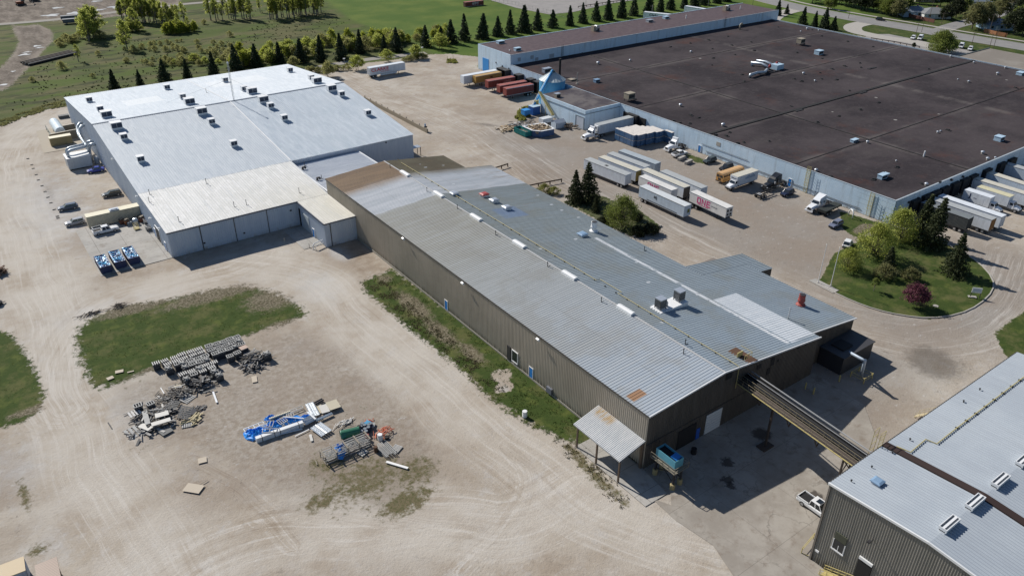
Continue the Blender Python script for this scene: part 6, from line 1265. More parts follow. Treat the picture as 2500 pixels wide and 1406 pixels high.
b=MB();b.box(-6.0,6.2,-1.2,1.2,.15,3.0);b.build('body',C_cream,e);b=MB();b.box(-6.05,6.25,-1.24,1.24,3.0,3.08);b.build('roof',mat('cream_roof',(.62,.58,.44),.6),e);b=MB();b.box(-.6,1.6,-.9,.5,3.08,3.35);b.box(-.3,1.3,-.6,.2,3.35,3.5);b.build('roof_box',M_hood,e)
e=empty('shipping_container',(24.5,272.6,0),D(-1),'small cream container beside the white tank, left of the warehouse','container')
b=MB();b.box(-3.05,3.05,-1.22,1.22,.1,2.55);b.build('body',panel('container_tan',(.36,.29,.15),.6,.28,.25,corr=.28),e);b=MB();b.box(-3.08,3.08,-1.25,1.25,2.55,2.62);b.build('roof',mat('cream_roof',(.62,.58,.44),.6),e)
def cans_mat():
 m=bpy.data.materials.new('crushed_cans');t=NT(m);p=t.obj();vo=t.n('ShaderNodeTexVoronoi',{'Scale':2.2});t.t.links.new(p,vo.inputs['Vector'])
 r=t.n('ShaderNodeValToRGB');t.t.links.new(t.xyz(vo.outputs['Color'])[0],r.inputs[0]);cr=r.color_ramp;cr.interpolation='CONSTANT'
 cols=[(.02,.10,.30),(.42,.52,.62),(.04,.26,.50),(.02,.05,.12),(.10,.36,.58),(.5,.58,.66),(.03,.2,.5)]
 cr.elements[0].color=(*cols[0],1);cr.elements[1].position=.95;cr.elements[1].color=(*cols[-1],1)
 for i,c in enumerate(cols[1:-1]):el=cr.elements.new(.17+.15*i);el.color=(*c,1)
 t.t.links.new(r.outputs[0],t.b.inputs['Base Color']);t.b.inputs['Roughness'].default_value=.4;t.b.inputs['Metallic'].default_value=.3;return m
M_cans=cans_mat()
def dumpster(name,label,cat,cx,cy,rz,L,W,H,m,fill=None,group=None,fillm=None):
 e=empty(name,(cx,cy,0),D(rz),label,cat,group);h,w=L/2,W/2
 b=MB();th=.08;b.box(-h,h,-w,w,.15,.22);b.box(-h,h,-w,-w+th,.22,H);b.box(-h,h,w-th,w,.22,H);b.box(-h,-h+th,-w+th,w-th,.22,H);b.box(h-th,h,-w+th,w-th,.22,H);b.build('tub',m,e)
 b=MB();b.box(-h-.06,h+.06,-w-.08,-w,H-.12,H+.04);b.box(-h-.06,h+.06,w,w+.08,H-.12,H+.04);b.box(-h-.08,-h,-w,w,H-.12,H+.04);b.box(h,h+.08,-w,w,H-.12,H+.04)
 k=-h+.3
 while k<h:b.box(k,k+.1,-w-.07,-w,.2,H-.12);b.box(k,k+.1,w,w+.07,.2,H-.12);k+=.75
 b.build('rib',m,e)
 for s in(-1,1):b=MB();b.box(-h+.2,h-.2,s*w*.6-.06,s*w*.6+.06,0,.15);b.build('skid',M_frame,e)
 if fill:
  b=MB();nx_,ny_=int(L/.16),int(W/.16);rr=random.Random(int(cx*10));base=0
  for i in range(nx_+1):
   for j in range(ny_+1):
    edge=min(i,nx_-i,j,ny_-j);b.v.append((-h+th+(L-2*th)*i/nx_,-w+th+(W-2*th)*j/ny_,H*fill+(0 if edge==0 else rr.uniform(-.09,.14))+.16*math.sin(i*.13)*math.sin(j*.3)))
  for i in range(nx_):
   for j in range(ny_):a_=i*(ny_+1)+j;b.f.append((a_,a_+ny_+1,a_+ny_+2,a_+1))
  b.build('load',fillm or M_cans,e)
 return e
M_navybox=mat('navy_steel',(.015,.03,.10),.5,var=.2)
for i,cx in enumerate((17.2,20.3,23.25)):
 dumpster('dumpster',['left dumpster heaped with blue and white crushed cans','middle dumpster heaped with blue and white crushed cans','right dumpster heaped with blue and white crushed cans'][i],'dumpster',cx,(178.0,178.6,178.8)[i],90,6.4,2.25,1.75,M_navybox,1.0,'dumpsters full of crushed cans')
dumpster('dumpster','teal open dumpster beside the timber-filled enclosure','dumpster',148.6,197.2,90,6.4,2.4,1.8,mat('teal_steel',(.01,.20,.19),.5,var=.15),.6,None,M_wood)
M_wrap=mat('blue_grey_wrap',(.055,.12,.23),.25,var=.3,scale=1.5,spec=.7);M_card=mat('pale_cardboard_cap',(.62,.58,.54),.8,var=.15,scale=1)
pw=empty('wrapped_pallet',(0,0,0),0,'blue wrapped pallet load with a pale top in the stacked block by the white trucks','pallet load','wrapped pallet loads stacked in a block')
b=MB();b.box(-.56,.56,-.52,.52,.14,1.86);b.build('wrapped_load',M_wrap,pw);b=MB();b.box(-.57,.57,-.53,.53,1.862,1.9);b.build('cap_sheet',M_card,pw)
b=MB();b.box(-.58,.58,-.54,.54,.1,.138)
for y_ in(-.45,0,.45):b.box(-.55,.55,y_-.05,y_+.05,0,.1)
b.build('pallet',M_wood,pw)
spots=[]
for i in range(10):
 off=-.13*i+(.35 if i<1 else 0)-(.4 if i>6 else 0)
 for j in range(8-(0 if i<7 else(i-6))):
  for k in(0,1):spots.append((170.3+i*1.16,167.4+off+j*1.08+(0 if i%3 else.25),k*1.9))
for i in range(3):
 for j in range(3):spots.append((181.9+i*.0+0.0,163.0+j*1.08,0))if i==0 else None
for j in range(3):
 spots.append((181.9,163.0+j*1.08,1.9))
for i,(x,y,z)in enumerate(spots):
 if i==0:pw.location=(x,y,z)
 else:dup(pw,(x+rnd.uniform(-.04,.04),y+rnd.uniform(-.04,.04),z),rnd.uniform(-.02,.02))
en=empty('timber_enclosure',(153,195,0),0,'square blue-walled enclosure with white rim full of offcut timber blocks','enclosure')
M_bwall2=mat('blue_side_panel',(.06,.12,.24),.6,var=.2);Pn=[(149.9,199.0),(149.9,193.6),(151.6,191.4),(156.6,190.9),(157.6,197.6)]
b=MB();c_=MB()
for a_,d_ in zip(Pn[:-1],Pn[1:]):b.bar((*a_,1.0),(*d_,1.0),.15,2.0);c_.bar((*a_,2.07),(*d_,2.07),.6,.12)
b.bar((*Pn[-1],1.0),(*Pn[0],1.0),.15,2.0);c_.bar((*Pn[-1],2.07),(*Pn[0],2.07),.6,.12);bpart(en,'side_panel',b,M_bwall2);bpart(en,'rim',c_,M_white)
M_blk=mat('pale_brown_timber',(.36,.26,.15),.8,var=.35,scale=1.5);b=MB()
for k in range(170):
 x,y=rnd.uniform(150.6,157.0),rnd.uniform(192.2,198.3);b.obox((x,y,rnd.uniform(.9,2.1)),rnd.uniform(.4,1.2),rnd.uniform(.3,.8),rnd.uniform(.2,.7),rnd.uniform(0,3),rnd.uniform(-.2,.2))
b.o=Vector((153,195,0));o=b.build('timber_blocks',S_tan);tag(o,'heap of pale brown timber blocks filling the blue-walled enclosure','timber',kind='stuff')
b=MB();
for k in range(40):x,y=rnd.gauss(147.4,1.6),rnd.gauss(204.5,1.6);b.obox((x,y,.2+rnd.random()*.3),rnd.uniform(.6,1.4),rnd.uniform(.4,1.0),.25,rnd.uniform(0,3),rnd.uniform(-.2,.2))
b.o=Vector((147.4,204.5,0));tag(b.build('timber_scraps',S_tan),'loose pale timber scraps on the ground left of the teal dumpster','timber',kind='stuff')
b=MB()
for k in range(50):x,y=rnd.gauss(154.5,2.4),rnd.gauss(204.5,1.5);b.obox((x,y,.25+rnd.random()*.5),rnd.uniform(.6,2.4),rnd.uniform(.2,.9),.15,rnd.uniform(0,3),rnd.uniform(-.4,.4))
b.o=Vector((154.5,204.5,0));tag(b.build('scrap_boards',S_grey),'grey scrap boards between the blue bins and the timber enclosure','scrap',kind='stuff')
e=empty('small_shed',(162.8,196.3,0),D(-5),'small pale blue shed by the timber enclosure','shed')
b=MB();b.box(-1.9,1.9,-1.5,1.5,0,2.0);b.add([(-1.9,-1.5,2),(-1.9,1.5,2),(-1.9,0,2.7),(1.9,-1.5,2),(1.9,1.5,2),(1.9,0,2.7)],[(0,1,2),(3,5,4)]);b.build('wall',T_paleblue,e)
b=MB();b.add([(-2.05,-1.65,1.95),(2.05,-1.65,1.95),(2.05,0,2.75),(-2.05,0,2.75),(2.05,1.65,1.95),(-2.05,1.65,1.95)],[(0,1,2,3),(3,2,4,5)]);b.build('roof',M_hood,e);b=MB()
for x_ in(-1.95,1.85):b.box(x_,x_+.1,-1.6,-1.5,0,2)
b.build('corner_post',M_navybox,e)
b=MB((161.5,202,0));b.box(160,164.2,201,203.4,.4,1.9);tag(b.build('crate_pallet',panel('white_crate',(.6,.63,.66))),'white covered crate by the foot of the yellow conveyor','crate')
b=MB()
for k in range(40):x,y=rnd.gauss(165.2,.9),rnd.gauss(194.6,1.5);b.obox((x,y,.3+rnd.random()*.7),rnd.uniform(.4,1.5),rnd.uniform(.2,.8),.3,rnd.uniform(0,3),rnd.uniform(-.6,.6))
b.o=Vector((165,194.6,0));tag(b.build('scrap_heap',mat('brown_scrap',(.12,.09,.07),.85,var=.4,scale=2)),'dark scrap heap against the annex wall beside its overhead door','scrap',kind='stuff')
for i,(x_,y_)in enumerate(((1655,195),(1722,230))):
 p_=gq('a7',x_,y_);b=MB();b.box(-1.6,1.6,-.5,.5,0,.9);tag(b.build('concrete_block',M_conc,loc=p_,rz=D(10),bevel=.08),['rounded concrete block just in front of the white pickup','rounded concrete block right of the white pickup'][i],'concrete block')
bar_=empty('barrier_wall',(123.8,240,0),0,'long low tan concrete barrier with stub posts on the yard right of the warehouse','wall')
b=MB();b.box(123.55,124.05,216.2,261.5,0,1.3);bpart(bar_,'wall',b,mat('tan_concrete',(.27,.235,.18),.9,var=.15))
for k in range(11):b=MB();y=217+k*4.4;b.box(123.7,123.9,y-.06,y+.06,1.3,1.75);bpart(bar_,'post',b,M_rbrown)
p_=gq('z2',1635,1250);e=empty('gate_post',p_,0,'blue grey steel post at the near end of the tan barrier','post');b=MB();b.box(-.2,.2,-.2,.2,0,2.4);b.build('post',M_bluehood,e);b=MB();b.box(-.6,.6,-.3,-.2,1.2,1.6);b.build('hinge_plate',M_dark,e)
stn=None
for i,(x_,y_)in enumerate(((265,187),(302,245),(316,280),(345,340),(366,390),(400,445),(429,500),(457,555),(485,608),(516,672),(547,735),(552,752))):
 p_=gq('a5',x_,y_)
 if stn is None:b=MB();b.add([(-.95,-.12,0),(.95,-.12,0),(.95,.12,0),(-.95,.12,0),(-.88,-.07,.18),(.88,-.07,.18),(.88,.07,.18),(-.88,.07,.18)],[(4,5,6,7),(0,1,5,4),(1,2,6,5),(2,3,7,6),(3,0,4,7)]);stn=b.build('parking_stone',mat('dark_stone',(.20,.18,.155),.9),loc=p_);tag(stn,'first parking stone from the far end of the row on the dirt strip','parking stone','row of parking stones')
 else:dup(stn,p_,0,(.42,.9,.8),'%s parking stone from the far end of the row on the dirt strip'%ordw(i))
stn.scale=(.42,.9,.8)
def guardrail(label,pts,h=1.0):
 P_=[Vector(p)for p in pts];e=empty('guard_rail',P_[0],0,label,'guard rail');b=MB()
 for a_,c_ in zip(P_[:-1],P_[1:]):b.bar(a_+Vector((0,0,h-.15)),c_+Vector((0,0,h-.15)),.12,.35)
 b.o=P_[0];b.build('rail',mat('dark_timber',(.075,.05,.035),.85),e)
 n=0
 for a_,c_ in zip(P_[:-1],P_[1:]):
  L_=(c_-a_).length;k=max(1,int(round(L_/3)))
  for i in range(k):p_=a_.lerp(c_,i/k);b=MB();b.box(p_.x-.12,p_.x+.12,p_.y-.12,p_.y+.12,0,h+.05);b.o=P_[0];b.build('post',mat('dark_timber',(.075,.05,.035),.85),e)
 p_=P_[-1];b=MB();b.box(p_.x-.12,p_.x+.12,p_.y-.12,p_.y+.12,0,h+.05);b.o=P_[0];b.build('post',mat('dark_timber',(.075,.05,.035),.85),e)
guardrail('dark timber guard rail by the far roof corner of the tan factory',[gq('a6',2300,300),gq('a6',2420,262)])
guardrail('dark timber guard rail at the yard edge left of the two spruces',[gq('a7',200,470),gq('a7',290,450),gq('a7',510,410)])
guardrail('long dark guard rail along the far green field car park',[gq('z3',670,80),gq('z3',900,45),gq('z3',1140,12)])
guardrail('dark timber fence along the far edge of the block warehouse',[gq('z4',1040,380),gq('z4',1260,415),gq('z4',1500,462)],.9)
def leafmat(name,c1,c2,c3,tl=.35):
 m=bpy.data.materials.new(name);t=NT(m);p=t.pos();oi=t.n('ShaderNodeObjectInfo').outputs['Random']
 n=t.noise(p,.55,3,.6);n2=t.noise(p,3.5,2,.6)
 c=t.mix(t.ramp(n,.35,.65),c1,c2);c=t.mix(t.ramp(n2,.45,.7),c,c3)
 c=t.mix(t.math('MULTIPLY',oi,.35),c,tuple(v*.75 for v in c2));t.t.links.new(c,t.b.inputs['Base Color']);t.b.inputs['Roughness'].default_value=.7;t.b.inputs['Specular IOR Level'].default_value=.2
 tr=t.n('ShaderNodeBsdfTranslucent');t.t.links.new(c,tr.inputs[0]);mx=t.n('ShaderNodeMixShader',{0:tl});t.t.links.new(t.b.outputs[0],mx.inputs[1]);t.t.links.new(tr.outputs[0],mx.inputs[2])
 out=[n_ for n_ in t.t.nodes if n_.type=='OUTPUT_MATERIAL'][0];t.t.links.new(mx.outputs[0],out.inputs[0]);return m
L_spruce=leafmat('spruce_needles',(.024,.040,.022),(.038,.058,.030),(.055,.072,.036),.2)
L_spruce2=leafmat('spruce_needles_olive',(.045,.060,.028),(.07,.085,.038),(.095,.105,.05),.25)
L_mead=leafmat('meadow_leaves',(.30,.35,.07),(.37,.41,.10),(.42,.42,.15),.75);L_meado=leafmat('meadow_olive_leaves',(.27,.285,.10),(.33,.33,.13),(.38,.35,.19),.7)
L_willow=leafmat('willow_leaves',(.19,.205,.05),(.25,.26,.07),(.30,.29,.10),.6)
L_green=leafmat('spring_leaves',(.14,.185,.04),(.19,.23,.05),(.22,.24,.09),.55)
L_bush=leafmat('bush_leaves',(.17,.18,.075),(.22,.22,.09),(.26,.24,.13),.55)
L_dark=leafmat('dark_hedge_leaves',(.025,.035,.016),(.04,.05,.022),(.06,.065,.032),.2)
L_purple=leafmat('purple_blossom',(.12,.035,.055),(.17,.06,.085),(.22,.09,.12),.3)
L_yel=leafmat('lime_leaves',(.30,.36,.05),(.36,.40,.06),(.42,.42,.09),.7)
M_bark=mat('bark',(.10,.08,.065),.9,var=.3,scale=3);M_barkl=mat('pale_bark',(.20,.175,.15),.9,var=.2,scale=3)
def leaves(n,posfn,size,rr,up=.3):
 P0=np.array([posfn()for _ in range(n)]);rng=np.random.RandomState(rr)
 a=rng.normal(size=(n,3));a/=np.linalg.norm(a,axis=1)[:,None];b_=rng.normal(size=(n,3));b_-=(b_*a).sum(1)[:,None]*a;b_/=np.linalg.norm(b_,axis=1)[:,None]
 s=size*(.6+.8*rng.rand(n))[:,None];v=np.stack([P0-a*s-b_*s*.5,P0+a*s-b_*s*.5,P0+a*s+b_*s*.5,P0-a*s+b_*s*.5],1).reshape(-1,3)
 return v
def meshquads(name,v,mat_,parent):
 me=bpy.data.meshes.new(name);n=len(v);me.vertices.add(n);me.vertices.foreach_set('co',v.astype(np.float32).ravel());me.loops.add(n);me.loops.foreach_set('vertex_index',np.arange(n,dtype=np.int32))
 me.polygons.add(n//4);me.polygons.foreach_set('loop_start',np.arange(0,n,4,dtype=np.int32));me.polygons.foreach_set('loop_total',np.full(n//4,4,np.int32));me.update(calc_edges=True);me.materials.append(mat_)
 o=bpy.data.objects.new(name,me);COL.objects.link(o)
 if parent:o.parent=parent;KIDS.setdefault(parent.name,[]).append(o)
 return o
def make_spruce(seed,h=9.0,rad=2.2,n=3000,lm=None,gappy=.0,size=.22):
 r=random.Random(seed);e=empty('spruce_tree',(0,0,0));b=MB();b.tube([(0,0,0),(0,0,h*.5),(0,0,h*.97)],.2,7,.02);b.build('trunk',M_bark,e)
 lay=[(h*(.06+.92*(k/17)),r.uniform(.8,1.15),r.uniform(0,6.28))for k in range(18)];V=[]
 for k,(z,f,ph)in enumerate(lay):
  R_=rad*(1-(z/h))**.85*f+.12;nb=max(5,int(13*(1-z/h)+5))
  for j in range(nb):
   a=ph+6.283*j/nb+r.uniform(-.15,.15);l=R_*r.uniform(.72,1.12)
   if r.random()<gappy:continue
   m_=max(4,int(n/18/nb*(.3+1.4*R_/rad)))
   for _ in range(m_):
    t_=r.random()**.6;d=l*t_;w=.28*(1-t_)+.12
    V.append((d*math.cos(a)+r.gauss(0,w*.5),d*math.sin(a)+r.gauss(0,w*.5),z-d*.28+r.gauss(0,.10)+(.25*t_*t_*.5)))
 it=iter(V);v=leaves(len(V),lambda:next(it),size,seed);meshquads('crown',v,lm or L_spruce,e);return e
def make_tree(seed,h=8,rad=3,trunk_h=2,n=4200,lm=None,bark=None,size=.22,shape=1.0,clumps=46,dens=.75,name='tree',stems=1):
 r=random.Random(seed);e=empty(name,(0,0,0));b=MB();tips=[]
 for s in range(stems):
  ox,oy=(r.uniform(-.6,.6),r.uniform(-.6,.6))if stems>1 else(0,0)
  b.tube([(ox,oy,0),(ox*1.3,oy*1.3,trunk_h*.7),(ox*1.8,oy*1.8,trunk_h*1.2)],.05*h*.55/max(1,stems**.5),7,.03*h*.4/max(1,stems**.5))
 for k in range(clumps):
  z_=r.random()**.8;a=r.uniform(0,6.283);cz=trunk_h+(h-trunk_h)*z_*.93;prof=math.sin(math.pi*min(1,(z_*.85+.13))**.8)
  rr_=rad*prof*(.45+.55*r.random()**.5)*shape;tips.append((rr_*math.cos(a),rr_*math.sin(a),cz))
 for k,tp in enumerate(tips):
  if k%2==0:b.tube([(0,0,trunk_h*.8),(tp[0]*.4,tp[1]*.4,trunk_h*.6+tp[2]*.35),tp],.045*h*.25,5,.02,caps=False)
 b.build('trunk',bark or M_bark,e)
 V=[]
 for k in range(n):
  c=tips[r.randrange(len(tips))];s=rad*.17*(.7+.6*((hash(c)%7)/7));V.append((c[0]+r.gauss(0,s),c[1]+r.gauss(0,s),c[2]+r.gauss(0,s*.75)))
 V=[(x,y,max(z,.25))for x,y,z in V];it=iter(V);v=leaves(len(V),lambda:next(it),size,seed);meshquads('crown',v,lm or L_green,e);return e
def place(protos,spots):
 """spots: (proto index, x, y, height scale, label, group, category)"""
 used_=set()
 for k,(pi_,x,y,sc,lab,grp,cat)in enumerate(spots):
  src=protos[pi_];wv_=.2 if cat=='spruce' else.1;s=(sc*rnd.uniform(1-wv_,1+wv_),sc*rnd.uniform(1-wv_,1+wv_),sc*rnd.uniform(.95,1.06))
  if pi_ not in used_:used_.add(pi_);src.location=(x,y,0);src.scale=s;src.rotation_euler=(0,0,rnd.uniform(0,6));tag(src,lab,cat,grp)
  else:dup(src,(x,y,0),rnd.uniform(0,6.28),s,lab,grp,cat).rotation_euler=(rnd.uniform(-.04,.04),rnd.uniform(-.04,.04),rnd.uniform(0,6.28))
 for i,p_ in enumerate(protos):
  if i not in used_:
   for ch in list(KIDS.get(p_.name,[])):bpy.data.objects.remove(ch)
   bpy.data.objects.remove(p_)
SP=[make_spruce(i,9.0,2.8+.3*i,gappy=.08*i)for i in range(3)]
row=[(52.3,6.4),(61.7,5.2),(70.8,7.4),(79.6,6.6),(90.0,7.4),(99.6,8.4),(108.5,8.3),(119.3,7.6),(126.4,8.5),(134.3,9.4),(143.1,9.3),(154.9,8.7),(163.5,6.6),(170.2,9.2),(185.8,8.2),(193.5,7.3),(199.3,9.1),(207.2,10.4),(216.8,10.5),(226.2,8.0),(234.3,9.5),(242.0,11.0),(250.8,8.8),(261.1,7.4),(271.5,8.2),(281.1,8.4),(290.8,8.6),(298.3,9.2),(308.5,9.4),(318.3,9.6),(328.4,9.8),(338.1,8.6),(347.0,8.9),(357,8.5),(366,9.2),(375,8.6),(385,9.0),(394,8.4)]
yrow=[328.8,329.4,328.6,329.1,328.8,330.3,330.4,332,326.7,323.5,321.9,327.8,328,319.7,331.8,333,322.6,321.2,321.5,322.1,320.9,318.5,318.4,322.3,322.2,322.2,321.2,318.5,321.1,321.5,321.9,322.7,322.3,321,322,320,321,322]
sp=[]
for i,(x,h)in enumerate(row):sp.append((i%3,x,yrow[i]if x<160 else 321+(i%3)*.6,h/9*1.16,'%s spruce from the left in the long row behind the buildings'%ordw(i),'spruces in the long row','spruce'))
gr=[('second spruce beyond the far edge of the block roof',384.3,277,7.4),('small spruce at the left end of the lawn behind the block roof',392,276.8,5),('tallest spruce on the lawn behind the block roof',375.2,254.3,8.2),('slim spruce between two fuller ones on the far lawn',376,247.4,7),('full spruce third along the lawn behind the block roof',375.6,241.4,8.8),('short spruce at the right end of the group on the far lawn',376.5,236.5,6.2)]
for i,(lab,x,y,h)in enumerate(gr):sp.append((i%3,x,y,h/9*1.1,lab,None,'spruce'))
place(SP,sp)
S2=[make_spruce(11,10,3.7,6500,L_spruce2,.17,.15),make_spruce(12,10,3.3,6000,L_spruce2,.15,.16)]
place(S2,[(0,127.1,145.1,.88,'left of the two gappy spruces beside the holed trailer',None,'spruce'),(0,130.3,143.4,1.12,'taller right one of the two gappy spruces beside the holed trailer',None,'spruce'),(1,127.6,137.3,.5,'short dark spruce left of the round green tree',None,'spruce'),(1,183.3,80.5,1.08,'tall spruce at the block warehouse corner, left of the pair',None,'spruce'),(1,179.6,75.8,1.2,'tall spruce at the block warehouse corner, right of the pair',None,'spruce'),(1,160.2,75.0,.62,'dark slim spruce standing in the bushes of the tree island',None,'spruce'),(0,171.2,65.5,.98,'lone spruce with a ragged top on the right of the tree island',None,'spruce')])
b1_=make_tree(21,7.6,4.2,1.0,7000,L_green,M_bark,.12,1.0,90,name='round_tree',stems=4);place([b1_],[(0,127.0,126.8,1.0,'round twiggy green tree in the bed beside the tan factory',None,'tree')])
hd=make_tree(22,3.0,2.6,.3,3600,L_dark,M_bark,.16,1.1,50,name='shrub',stems=3)
place([hd],[(0,130.2,119.9,.8,'dark hedge shrub at the lower tip of the bed below the round tree',None,'shrub'),(0,127.2,121.0,.7,'dark shrub between the round tree and the roof edge',None,'shrub'),(0,124.2,130.5,.6,'dark shrub tucked against the roof edge left of the round tree',None,'shrub'),(0,132.8,127.5,.6,'dark shrub behind the round tree near the pale blue trailer',None,'shrub'),(0,129.9,132.2,.7,'dark shrub between the short dark spruce and the round tree',None,'shrub')])
yb=make_tree(23,2.6,2.0,.2,1800,L_willow,M_barkl,.1,1.0,30,name='shrub',stems=3);
c0=gq('a7',330,520);c1=gq('a7',430,545);place([yb],[(0,c0.x+1.0,c0.y+.5,.9,'yellow green shrub at the roof edge below the timber guard rail',None,'shrub'),(0,c1.x+1.2,c1.y+1.0,.8,'thin bare shrub beside the yellow green one at the roof edge',None,'shrub')])
wl=make_tree(24,8.5,4.6,.8,6000,L_mead,M_bark,.14,1.0,95,name='willow_tree',stems=5)
place([wl],[(0,176.2,82.3,.95,'big yellow green willow in front of the block warehouse corner',None,'tree'),(0,164.2,80.7,.92,'broad willow in the middle of the tree island',None,'tree'),(0,153.5,80.6,.62,'smaller willow beside the flagpoles',None,'tree'),(0,310,150,.01,'',None,'tree')][:3])
ln=make_tree(25,3.2,2.4,.4,2600,L_bush,M_bark,.13,1.0,40,name='shrub',stems=3)
place([ln],[(0,156.4,73.6,.9,'low olive shrub at the near side of the tree island',None,'shrub'),(0,160.6,69.8,.8,'small shrub in front of the dark slim spruce',None,'shrub')])
st=make_tree(26,3.0,1.1,.9,900,L_green,M_barkl,.1,1.0,18,name='sapling');c0=gq('b4',1065,78);place([st],[(0,c0.x,c0.y,1.0,'small sapling on the lawn between the shrubs and the purple tree',None,'tree')])
pu=make_tree(27,4.6,2.7,1.2,5200,L_purple,M_bark,.12,1.0,60,name='crab_apple_tree',stems=2);c0=gq('b4',1440,232);place([pu],[(0,c0.x+.9,c0.y+.3,.98,'round purple blossoming tree at the front of the tree island',None,'tree')])
G=[make_tree(31,10,2.7,2.0,1700,L_mead,M_barkl,.2,.9,46,name='poplar_tree'),make_tree(32,9,1.9,3.0,800,L_mead,M_barkl,.17,.8,30,name='thin_tree'),make_tree(33,5,3.2,.4,1500,L_meado,M_bark,.18,1.05,44,name='thicket_shrub',stems=4),make_tree(34,5.5,3.2,.3,1500,L_mead,M_bark,.2,1.0,40,name='thicket_shrub',stems=3),make_tree(35,6,2.4,.8,1600,L_yel,M_bark,.2,.9,30,name='lime_shrub',stems=2)]
sp=[]
def gm(o_,x,y):p_=gq(o_,x,y);return p_.x,p_.y
for(x,y,s,pi_)in((850,395,1.35,0),(890,330,1.1,0),(1215,470,1.25,0),(1240,205,1.45,1),(1180,180,1.1,1),(1300,205,1.5,1),(1390,215,1.4,0),(1480,190,1.4,0),(1540,215,1.1,1),(750,590,.8,1),(1290,300,1.1,0),(1330,130,1.2,1),(1440,140,1.3,0)):sp.append((pi_,*gm('z1',x,y),s,'%s taller tree in the loose group left of the meadow'%ordw(len(sp)),'taller meadow trees','tree'))
n0=len(sp)
for(x,y,s)in((1575,330,.75),(1640,325,.8),(1700,320,.9),(1750,315,.95),(1800,305,.9),(1850,295,.7),(1600,260,.8),(1710,260,.9)):sp.append((4 if x%100>40 else 1,*gm('z1',x,y),s*.9,'small lime green tree in the clump beyond the warehouse roof','lime green clump of small trees','tree'))
for(x,y,s)in((2060,190,1.1),(2130,130,1.2),(2230,190,1.2),(2310,180,1.2),(2380,180,.9)):sp.append((1,*gm('z1',x,y),s,'thin pale tree in the far line across the meadow','thin pale trees across the meadow','tree'))
for(x,y,s)in((155,190,1.5),(185,185,1.3),(215,190,1.0),(370,145,1.6),(395,135,1.3),(430,140,1.5),(460,140,1.3),(490,135,1.0),(530,120,.9),(600,115,1.2),(340,160,.7),(60,120,.9)):sp.append((1,*gm('z2',x,y),s,'thin pale tree in the far line across the meadow','thin pale trees across the meadow','tree'))
for(xa,ya,xb,yb,n_,s_,pi_)in((1150,200,1600,230,16,1.35,1),(1580,330,1860,300,16,.85,4),(1560,240,1760,230,8,1.1,1),(820,380,930,330,6,1.2,0),(2020,195,2420,185,12,1.2,1),(2580,190,3080,130,20,1.35,1),(1150,320,1330,280,7,.7,3),(560,430,760,370,7,.6,2)):
 for k in range(n_):u=(k+.5)/n_;p_=gq('z1',xa+(xb-xa)*u+rnd.uniform(-25,25),ya+(yb-ya)*u+rnd.uniform(-14,14));sp.append((pi_,p_.x,p_.y,s_*rnd.uniform(.7,1.15),('lime green young tree in a loose clump on the meadow' if pi_==4 else 'thin spring tree in the loose tree lines of the meadow')if pi_ in(1,4,0)else 'bushy olive shrub at the foot of the meadow trees',('lime young trees' if pi_==4 else 'thin spring trees of the meadow')if pi_ in(1,4,0)else 'bushy olive shrubs','tree' if pi_ in(1,4,0)else 'shrub'))
for k in range(60):
 p_=gq('z1',rnd.uniform(1150,2250),rnd.uniform(400,640));sp.append((2,p_.x,max(p_.y,338),rnd.uniform(.25,.55),'low olive shrub scattered over the meadow','low meadow shrubs','shrub'))
for k in range(80):
 u=k/79;px,py=580+u*520+rnd.uniform(-12,12),168-u*62+rnd.uniform(-34,8)+(0 if u>.15 else 0)
 p_=g(px,py)
 if p_.y<333:p_.y=333+rnd.random()*5
 sp.append((2 if rnd.random()<.3 else(3 if rnd.random()<.6 else 4),p_.x,p_.y,rnd.uniform(.7,1.15)*(1 if u<.8 else.75),'dense willow thicket shrub in the belt behind the spruce row','willow thicket behind the spruces','shrub'))
for k in range(16):
 u=k/15;p_=g(420+u*250+rnd.uniform(-10,10),170-u*30+rnd.uniform(-18,5));sp.append((3 if k%2 else 2,p_.x,max(p_.y,338),rnd.uniform(.4,.8),'low olive shrub scattered left of the willow belt','low meadow shrubs','shrub'))
for(px,py)in((250,95),(300,105),(165,100),(150,115),(240,135),(330,130),(350,120),(300,70),(420,60),(500,60),(560,90),(480,120),(150,170),(230,190),(80,200)):
 p_=g(px+rnd.uniform(-5,5),py);sp.append((2,p_.x,p_.y,rnd.uniform(.35,.75),'low olive shrub scattered over the meadow','low meadow shrubs','shrub'))
for k in range(22):
 u=k/21;p_=g(700+u*150+rnd.uniform(-6,6),186-u*20+rnd.uniform(-3,6));sp.append((2,p_.x,p_.y,rnd.uniform(.32,.5),'low hedge shrub in the bed left of the lettered trailer','hedge beside the lettered trailer','shrub'))
for k in range(10):
 u=k/9;p_=g(985+u*55,152-u*10+rnd.uniform(-2,3));sp.append((2,p_.x,p_.y,rnd.uniform(.3,.5),'low hedge shrub right of the lettered trailer','hedge right of the lettered trailer','shrub'))
place(G,sp)
RT=[make_tree(41,6.0,3.2,1.6,3000,L_mead,M_bark,.17,1.0,46,name='small_tree',stems=2),make_tree(42,6.5,3.0,1.6,2600,L_meado,M_bark,.17,1.0,40,name='small_tree',stems=2)]
